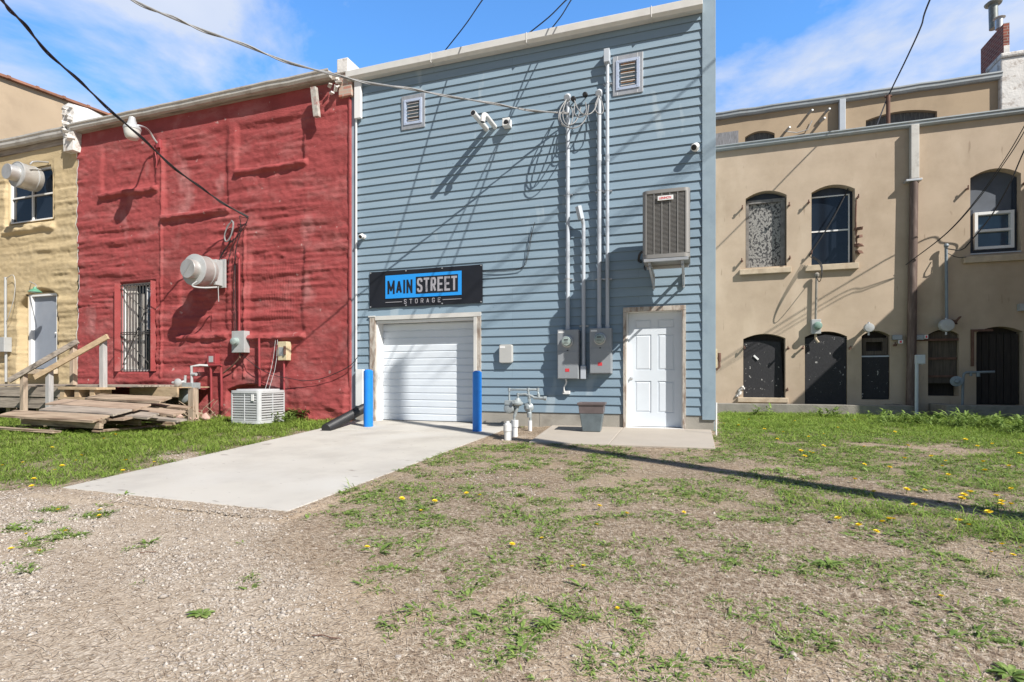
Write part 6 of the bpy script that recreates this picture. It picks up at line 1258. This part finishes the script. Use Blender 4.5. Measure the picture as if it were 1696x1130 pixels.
for nme, arr in (('gravel', FV), ('green', FG)):
    at = go.data.attributes.new(nme, 'FLOAT', 'POINT'); at.data.foreach_set('value', arr.ravel().astype(np.float32))
# concrete slabs
def slab(name, P, mt, label_kind, th=.10, ztop=None, joints=()):
    s = MB(); zs = [float(slope(np.float64(min(p[1], 0))))+ztop for p in P]
    # subdivide between the two sides with control joints
    n = 28; vs = []; top = []
    s.add([(p[0], p[1], z) for p, z in zip(P, zs)]+[(p[0], p[1], z-th) for p, z in zip(P, zs)], [(0, 1, 2, 3), (7, 6, 5, 4)]+[(i, 4+i, 4+(i+1) % 4, (i+1) % 4) for i in range(4)])
    o = s.build(name, mt, bevel=.008, origin=(P[0][0], P[0][1], 0)); o['kind'] = 'structure'
    return o
def lerp2(a, b_, t): return (a[0]+(b_[0]-a[0])*t, a[1]+(b_[1]-a[1])*t)
Dl0, Dr0 = (DRV[0].x, .2), (X(826, -.3), .2)
Dl0 = (XL+.12, -.006); Dr0 = (DRV[1].x, -.006)
j1 = .235
q1, q2 = lerp2(Dl0, DRV[3], j1), lerp2(Dr0, DRV[2], j1-.045)
slab('driveway', [Dl0, Dr0, q2, q1], M_CONC, 0, ztop=.024)
def sh(p, d): return (p[0], p[1]-d)
slab('driveway', [sh(q1, .022), sh(q2, .022), (DRV[2].x, DRV[2].y), (DRV[3].x, DRV[3].y)], M_CONC, 0, ztop=.022)
s = MB(); s.box(gx0-.1, gx1+.1, -.004, .3, -.1, .028); o = s.build('garage_floor', M_CONC); o['kind'] = 'structure'
mid_ = .47; a1, a2 = lerp2(STP[0], STP[1], mid_), lerp2(STP[3], STP[2], mid_-.02)
slab('stoop', [(STP[0].x, STP[0].y), a1, a2, (STP[3].x, STP[3].y)], M_STOOP, 0, ztop=.040)
slab('stoop', [(a1[0]+.008, a1[1]), (STP[1].x, STP[1].y), (STP[2].x, STP[2].y), (a2[0]+.008, a2[1])], M_STOOP, 0, ztop=.041)
# ---------------------------------------------------------------- vegetation and stones
def sample(n, x0, x1, y0, y1, pw=1.0):
    x = rng.uniform(x0, x1, n); y = rng.uniform(y0, y1, n)
    px, py = proj(x, y, slope(y)); Zd = -sy*x+cy*(y+DC)
    ok = (Zd > 1.2) & (px > -140) & (px < 1840) & (py < 1250)
    ok &= ~inpoly(x, y, [Dl0, Dr0, (DRV[2].x, DRV[2].y), (DRV[3].x, DRV[3].y)]) & ~inpoly(x, y, [(p.x, p.y) for p in STP])
    ok &= ~((x < XR+.01) & (y > -.07)) & ~((y > TY-.98)) 
    return x[ok], y[ok], px[ok], py[ok], Zd[ok]
def strips(x, y, z, ang, lean, h, w, curve=.5, tipw=0, seg=3, base=.6, flat=0):
    n = len(x); ts = np.linspace(0, 1, seg+1); dx = np.cos(ang); dy = np.sin(ang); sx_ = -dy; sy_ = dx
    V = []; 
    for k, tt in enumerate(ts):
        el = lean*(1-curve*tt) if True else lean
        r = h*tt*np.cos(lean-curve*tt*lean*1.2); zz_ = h*tt*np.sin(np.maximum(lean-curve*tt*lean*.9, -.2))
        wd = w*(base+(1-base)*math.sin(math.pi*min(1, tt*1.35)**.9) if k < seg else 0.04)/2
        cx = x+dx*r; cyy = y+dy*r; cz = z+zz_
        V.append(np.stack([cx-sx_*wd, cyy-sy_*wd, cz], -1)); V.append(np.stack([cx+sx_*wd, cyy+sy_*wd, cz], -1))
    V = np.stack(V, 1); m_ = 2*(seg+1); b0 = (np.arange(n)*m_)[:, None]
    T = [np.concatenate([b0+2*k, b0+2*k+1, b0+2*k+3, b0+2*k+2], 1) for k in range(seg)]
    return V.reshape(-1, 3), np.stack(T, 1).reshape(-1, 4)
def leafmat(name, c0, c1, c2, sc=1.8, trans=.3, rough=.55):
    m = bpy.data.materials.new(name); m.use_nodes = True; t = m.node_tree; b = t.nodes['Principled BSDF']; b.inputs['Roughness'].default_value = rough; b.inputs['Specular IOR Level'].default_value = .35
    tc = t.nodes.new('ShaderNodeTexCoord'); n = t.nodes.new('ShaderNodeTexNoise'); n.inputs['Scale'].default_value = sc; n.inputs['Detail'].default_value = 8; n.inputs['Roughness'].default_value = .8; t.links.new(tc.outputs['Object'], n.inputs['Vector'])
    r = t.nodes.new('ShaderNodeValToRGB'); r.color_ramp.elements[0].position = .37; r.color_ramp.elements[0].color = (*c0, 1); r.color_ramp.elements[1].position = .63; r.color_ramp.elements[1].color = (*c2, 1); e = r.color_ramp.elements.new(.5); e.color = (*c1, 1)
    t.links.new(n.outputs['Fac'], r.inputs[0]); t.links.new(r.outputs[0], b.inputs['Base Color'])
    if trans:
        tr = t.nodes.new('ShaderNodeBsdfTranslucent'); t.links.new(r.outputs[0], tr.inputs[0]); ms = t.nodes.new('ShaderNodeMixShader'); ms.inputs[0].default_value = trans; o = t.nodes['Material Output']
        t.links.new(b.outputs[0], ms.inputs[1]); t.links.new(tr.outputs[0], ms.inputs[2]); t.links.new(ms.outputs[0], o.inputs[0])
    return m
M_GRASS = leafmat('grass_blade', (.10, .16, .025), (.20, .31, .045), (.42, .49, .13), sc=16)
M_WEED = leafmat('weed_leaf', (.09, .15, .03), (.18, .28, .06), (.38, .46, .15), sc=22)
M_STRAW = leafmat('dry_straw', (.17, .11, .07), (.46, .36, .26), (.86, .77, .63), sc=30, trans=.15, rough=.8)
def clump(x, y, frac, s, f=3.4):
    c = fbm(x*f, y*f*1.1, s, 4); thr = .5+.36*(.5-frac); return sm(c, thr-.015, thr+.045)*(frac > .02)
# grass on the lawns
x, y, px, py, Zd = sample(1700000, -19, 10, -9, 5)
_, _, g, gv = fields(x, y); pn = fbm(x*1.3, y*1.3, 400, 4); pf = fbm(x*5, y*5, 410, 3)
dens = np.clip(clump(x, y, np.clip(g*1.05, 0, 1), 500)*(.35+.65*sm(g, .5, .9))+.03*g, 0, 1)*np.clip(.25+.12*Zd**.5, .3, .75)
k = rng.random(len(x)) < dens*.62; x, y, px, py, Zd, g = x[k], y[k], px[k], py[k], Zd[k], g[k]
tall = np.clip(sm(px, 1180, 1210)*(1-sm(py, 690, 760))+(px < 590)*1.0*(py < 815)+.75*sm(px, 1200, 1320)*np.exp(-((py-(735+.176*(px-850)+10))/24)**2)+.35*sm(px, 1500, 1696), 0, 1)
h = rng.uniform(.03, .075, len(x))*(1+tall*1.7)*(.6+.6*vn(x*3, y*3, 420)); h *= np.where(rng.random(len(x)) < .03, 1.5, 1)
V, T = strips(x, y, gz2(x, y)-.004, rng.uniform(0, 6.28, len(x)), rng.uniform(.6, 1.5, len(x)), h, rng.uniform(.004, .0085, len(x))*(.75+.055*Zd), curve=.65, seg=2)
fast('grass', V, T, M_GRASS, 'green grass growing over both lawns and in tufts through the bare soil', 'grass', 'stuff')
# broad-leaved weeds in rosettes
x, y, px, py, Zd = sample(420000, -19, 10, -9, 5)
_, _, g, gv = fields(x, y); pn = fbm(x*1.6, y*1.6, 430, 4); dens = clump(x, y, np.clip(g*.98+.02, 0, 1), 500)*(.45+.55*(fbm(x*7, y*7, 437, 2) > .45))+.018*(g > .2)
k = rng.random(len(x)) < dens*.30*np.clip(6.0/Zd, .4, 1.3)*np.where((px < 590) & (py < 810), .35, 1); x, y, px, py, Zd = x[k], y[k], px[k], py[k], Zd[k]
nl = 8; R_ = rng.gamma(6, .0058, len(x))*np.clip(.8+.04*Zd, .8, 1.4)+.008*(1+.4*sm(px, 1180, 1250)*(py < 780)); X_ = np.repeat(x, nl); Y_ = np.repeat(y, nl); Rr = np.repeat(R_, nl)*rng.uniform(.55, 1.1, len(x)*nl)
A_ = rng.uniform(0, 6.28, len(X_)); off = rng.uniform(0, .035, len(X_)); X_ = X_+np.cos(A_)*off; Y_ = Y_+np.sin(A_)*off
V, T = strips(X_, Y_, gz2(X_, Y_)+.001, A_+rng.uniform(-.5, .5, len(X_)), rng.uniform(.15, 1.15, len(X_)), Rr, Rr*rng.uniform(.16, .36, len(X_)), curve=.75, seg=3, base=.35)
V[:, 2] += rng.uniform(-.0025, .0025, len(V))
fast('weeds', V, T, M_WEED, 'low broad-leaved weeds spreading in rosettes over the bare soil', 'weeds', 'stuff')
# taller leafy weeds along the low concrete walls and by the white air conditioner
xx, yy = [], []
for (c, n_, rx, ry) in ((PG(1560, 705), 60, 1.1, .35), (PG(1640, 712), 60, 1.0, .4), (PG(1470, 700), 22, .7, .3), (PG(1365, 692), 14, .5, .2), (PG(488, 697), 26, .35, .25), (PG(450, 703), 8, .3, .15), (PG(1250, 690), 10, .5, .2), (PG(1690, 720), 30, .4, .4)):
    xx.append(c.x+rng.normal(0, rx*.55, n_)); yy.append(np.minimum(c.y+rng.normal(0, ry*.6, n_), TY-1.1))
x = np.concatenate(xx); y = np.concatenate(yy); nl = 15; hh_ = np.repeat(rng.uniform(.12, .42, len(x)), nl); X_ = np.repeat(x, nl)+rng.normal(0, .02, len(x)*nl); Y_ = np.repeat(y, nl)+rng.normal(0, .02, len(x)*nl); lv = rng.uniform(.0, 1, len(X_))
V, T = strips(X_, Y_, gz2(X_, Y_)+hh_*lv*.55, rng.uniform(0, 6.28, len(X_)), rng.uniform(.3, 1.25, len(X_)), hh_*rng.uniform(.3, .7, len(X_)), hh_*rng.uniform(.05, .11, len(X_)), curve=.7, seg=4, base=.4)
fast('tall_weeds', V, T, M_WEED, 'taller leafy weeds against the low concrete walls and the white air conditioner', 'weeds', 'stuff')
# dry straw lying on the soil
x, y, px, py, Zd = sample(2600000, -14, 8, -9, 2)
_, _, g, gv = fields(x, y); pn = fbm(x*1.1, y*1.1, 440, 4); pale = gauss(px, py, [(1430, 880, 80, 20, 1), (1500, 1020, 120, 40, 1), (1250, 900, 60, 20, .6), (1650, 850, 40, 20, .8)])
dens = np.clip(.55+(pn-.45)*2.2+pale, .15, 1)*(1-.88*gv)*np.where(g > .8, .25, 1)*np.clip(4.5/Zd, .25, 2.2)
k = rng.random(len(x)) < dens*.8; x, y, px, py, Zd = x[k], y[k], px[k], py[k], Zd[k]
an = rng.uniform(0, 6.28, len(x))+1.5*fbm(x*1.5, y*1.5, 450, 2)
V, T = strips(x, y, gz2(x, y)+rng.uniform(.001, .008, len(x)), an, rng.uniform(.0, .22, len(x)), rng.uniform(.02, .10, len(x)), rng.uniform(.0014, .0034, len(x))*(.75+.14*Zd), curve=1.2, seg=2, base=.9)
fast('dry_straw', V, T, M_STRAW, 'dry tan straw and dead grass lying over the bare soil', 'dead grass', 'stuff')
# gravel
def stones(x, y, z, r, name, mt, label):
    n = len(x); base = np.array([(1, 0, 0), (0, 1, 0), (-1, 0, 0), (0, -1, 0), (0, 0, 1), (0, 0, -1)], float)[None].repeat(n, 0)
    base = base*rng.uniform(.55, 1.25, (n, 6, 1)); base[:, :, :2] += rng.uniform(-.35, .35, (n, 6, 2)); base[:, :, 2] *= .62
    a = rng.uniform(0, 6.28, n); ca, sa = np.cos(a)[:, None], np.sin(a)[:, None]; bx_ = base[:, :, 0]*ca-base[:, :, 1]*sa; by_ = base[:, :, 0]*sa+base[:, :, 1]*ca
    V = np.stack([x[:, None]+bx_*r[:, None], y[:, None]+by_*r[:, None], z[:, None]+base[:, :, 2]*r[:, None]], -1).reshape(-1, 3)
    F = np.array([(0, 1, 4), (1, 2, 4), (2, 3, 4), (3, 0, 4), (1, 0, 5), (2, 1, 5), (3, 2, 5), (0, 3, 5)]); T = (np.arange(n)*6)[:, None, None]+F[None]
    return fast(name, V, T.reshape(-1, 3), mt, label, 'gravel', 'stuff')
x, y, px, py, Zd = sample(1300000, -14, 9, -9, 1)
_, _, g, gv = fields(x, y); pn = fbm(x*1.5, y*1.5, 460, 4); dens = np.clip(gv*1.05+(pn-.52)*1.2*(gv > .1)+.05*(fbm(x*.9, y*.9, 466, 3) > .5)+.02, .01, 1)*(.12+.88*sm(fbm(x*.8+y*.5, y*.9, 470, 4), .38, .60))*np.where(g > .7, .1, 1)*np.clip(3.0/Zd, .3, 1)
k = rng.random(len(x)) < dens*.85; x, y, px, py, Zd, gv = x[k], y[k], px[k], py[k], Zd[k], gv[k]
r = rng.gamma(2.2, .0019, len(x))+.0025; r = np.minimum(r*(1+.05*Zd), .026)
M_STONE = leafmat('limestone_gravel', (.20, .165, .135), (.38, .33, .28), (.66, .61, .54), sc=48, trans=0, rough=.9)
stones(x, y, gz2(x, y)+r*.15, r, 'gravel', M_STONE, 'pale crushed limestone gravel in front of the driveway')
# dandelions
DM = mat('dandelion_yellow', (.85, .62, .015), .7, var=.15, vs=60); SM_ = mat('stem_green', (.12, .2, .06), .6, var=.2)
def dand():
    t = thing('dandelion', 'yellow dandelion flower on a short stem', 'flower', (0, 0, 0), 'dandelions in flower')
    s = MB(); s.tube([(0, 0, -.01), (.004, 0, .03), (.0, .002, .062)], .0022, n=5); s.build('stem', SM_, t)
    s = MB(); n = 16
    for ring_, (rr_, el, ln) in enumerate(((.003, .25, .020), (.003, .7, .016), (.002, 1.15, .011))):
        for i in range(n): a = 2*math.pi*(i+ring_*.5)/n; d = Vector((math.cos(a)*math.cos(el), math.sin(a)*math.cos(el), math.sin(el))); q = Vector((-math.sin(a), math.cos(a), 0))*.0028; b0 = Vector((math.cos(a)*rr_, math.sin(a)*rr_, .062)); s.add([b0-q*.5, b0+q*.5, b0+d*ln+q, b0+d*ln-q], [(0, 1, 2, 3)])
    s.build('flower_head', DM, t); return t
proto = dand()
pts = [(6, 775), (100, 778), (55, 797), (130, 761), (90, 782), (125, 767), (55, 805), (210, 766), (257, 767), (204, 782), (172, 845), (95, 843), (110, 878), (43, 882), (20, 905), (66, 905), (168, 852), (190, 725), (175, 730), (85, 745), (40, 770),
       (664, 828), (700, 845), (719, 831), (793, 822), (774, 818), (608, 907), (898, 890), (912, 925), (950, 937), (967, 935), (1024, 1001), (989, 867), (1036, 855), (990, 841), (1130, 848), (846, 900),
       (1342, 728), (1366, 723), (1328, 755), (1340, 752), (1350, 757), (1332, 764), (1415, 800), (1470, 782), (1496, 767), (1573, 792), (1430, 775), (1434, 747), (1285, 733), (1265, 717), (1240, 700), (1300, 720), (1600, 735), (1646, 738), (1630, 773), (1570, 767), (1545, 763), (1675, 778), (1680, 812), (1675, 840), (1660, 835), (1650, 828), (1590, 830), (1597, 825), (1610, 822), (1528, 814), (1497, 814), (1450, 820), (1395, 865), (1428, 872), (1446, 880), (1474, 865), (1482, 862), (1466, 868), (1592, 872), (1606, 873), (1640, 912), (1665, 902), (1676, 920), (1690, 903), (1563, 985), (1518, 842), (1657, 838), (1558, 702), (1500, 745), (1480, 720), (1390, 712), (1410, 700), (1315, 700), (1690, 760), (1620, 745), (1225, 710), (1200, 705), (1360, 745), (1560, 780), (1640, 855), (1634, 790)]
first = True
for px, py in pts:
    g0 = PG(px+random.uniform(-2, 2), py+random.uniform(-1, 1), .02); o = proto if first else cp(proto); first = False
    tl = .035 if (px > 1180 and py < 800) or (px < 590 and py < 800) else 0
    o.location = (g0.x, g0.y, -.028+float(gz2(np.array([g0.x]), np.array([g0.y]))[0])+tl*.6); o.rotation_euler = (random.uniform(-.3, .3), random.uniform(-.3, .3), random.uniform(0, 6)); sc_ = random.uniform(.65, 1.05)*(1.35 if (px > 1180 and py < 900) else 1.15 if py < 860 else .85); o.scale = (sc_,)*3

# a few plants large enough to pick out one by one
def leafy(px, py, n, ln, wd, label, name, lo=.1, hi=.6, two=False):
    g0 = PG(px, py); zb = float(gz2(np.array([g0.x]), np.array([g0.y]))[0]); s = MB()
    t = thing(name, label, 'plant', (g0.x, g0.y, zb))
    for i in range(n):
        a = 2.4*i+random.uniform(-.3, .3); el = random.uniform(lo, hi); l = ln*random.uniform(.6, 1.1); w_ = wd*random.uniform(.8, 1.15); vs = []; s = MB()
        d = Vector((math.cos(a), math.sin(a), 0)); sd = Vector((-d.y, d.x, 0))
        for k, (tt, ww) in enumerate(((0, .12), (.2, .25), (.4, .85), (.6, 1.0), (.8, .75), (.94, .3), (1, .03))):
            c = Vector((g0.x, g0.y, zb))+d*(l*tt*math.cos(el*(1-.6*tt)))+Vector((0, 0, .004+l*tt*math.sin(el*(1-.75*tt)))); cup = Vector((0, 0, .12*w_*ww))
            vs += [c-sd*w_*ww/2+cup, c, c+sd*w_*ww/2+cup]
        s.add(vs, [(k*3+j, k*3+j+1, k*3+j+4, k*3+j+3) for k in range(6) for j in (0, 1)]); s.build('leaf', M_WEED, t, smooth=True)
leafy(335, 1019, 8, .075, .032, 'bright green broad-leaved plantain alone in the gravel near the bottom', 'plantain_plant', .15, .45)
leafy(905, 1035, 34, .085, .013, 'dark green many-leaved weed tuft at the bottom centre, below the lone dandelion', 'weed_plant', .2, 1.2)
leafy(1372, 938, 34, .11, .014, 'dark green long-leaved dock tuft in the straw right of the middle', 'weed_plant', .1, 1.0)
leafy(1282, 950, 4, .06, .030, 'small plant with a few broad light green leaves left of the dark dock tuft', 'weed_plant', .1, .5)
leafy(1675, 1118, 20, .10, .022, 'bright green broad-leaved plant at the bottom right corner', 'weed_plant', .2, .9)
for px, py, l, an, lb in ((540, 1055, .07, .2, 'thin brown twig lying in the straw near the bottom, left of the weeds'), (245, 915, .06, .9, 'thin brown twig lying in the gravel')):
    g0 = PG(px, py, .006); s = MB(); d = Vector((math.cos(an), math.sin(an)*.6, 0)); s.tube([g0-d*l, g0-d*l*.3+Vector((0, .008, .003)), g0+d*l*.4+Vector((0, -.006, .002)), g0+d*l], .0028, n=5); tag(s.build('twig', M_RUST), lb, 'twig')
rs = random.Random(21)
for k, (px, py, r) in enumerate(((492, 1013, .018), (455, 1000, .016), (1010, 1065, .015), (1020, 1083, .016), (1000, 1100, .013), (975, 1062, .012), (690, 975, .014), (700, 962, .010), (660, 1090, .014), (30, 985, .018), (250, 1075, .014), (870, 1088, .012))):
    g0 = PG(px, py); c = Vector((g0.x, g0.y, float(gz2(np.array([g0.x]), np.array([g0.y]))[0])+r*.25)); bm_ = bmesh.new(); bmesh.ops.create_icosphere(bm_, subdivisions=2, radius=1); s = MB()
    ph_ = [rs.uniform(0, 6) for _ in range(3)]; ax = (rs.uniform(.8, 1.5), rs.uniform(.7, 1.1), rs.uniform(.4, .6)); ff = lambda v: 1+.22*math.sin(3*v.x+ph_[0])*math.cos(2.5*v.y+ph_[1])+.12*math.sin(5*v.z+ph_[2])
    s.add([c+Vector((v.co.x*ax[0], v.co.y*ax[1], v.co.z*ax[2]))*r*ff(v.co) for v in bm_.verts], [tuple(v.index for v in f.verts) for f in bm_.faces]); bm_.free()
    tag(s.build('pale_stone', M_STONE), 'pale rounded stone lying loose in the bare soil near the viewer', 'stone', 'loose pale stones in the foreground')
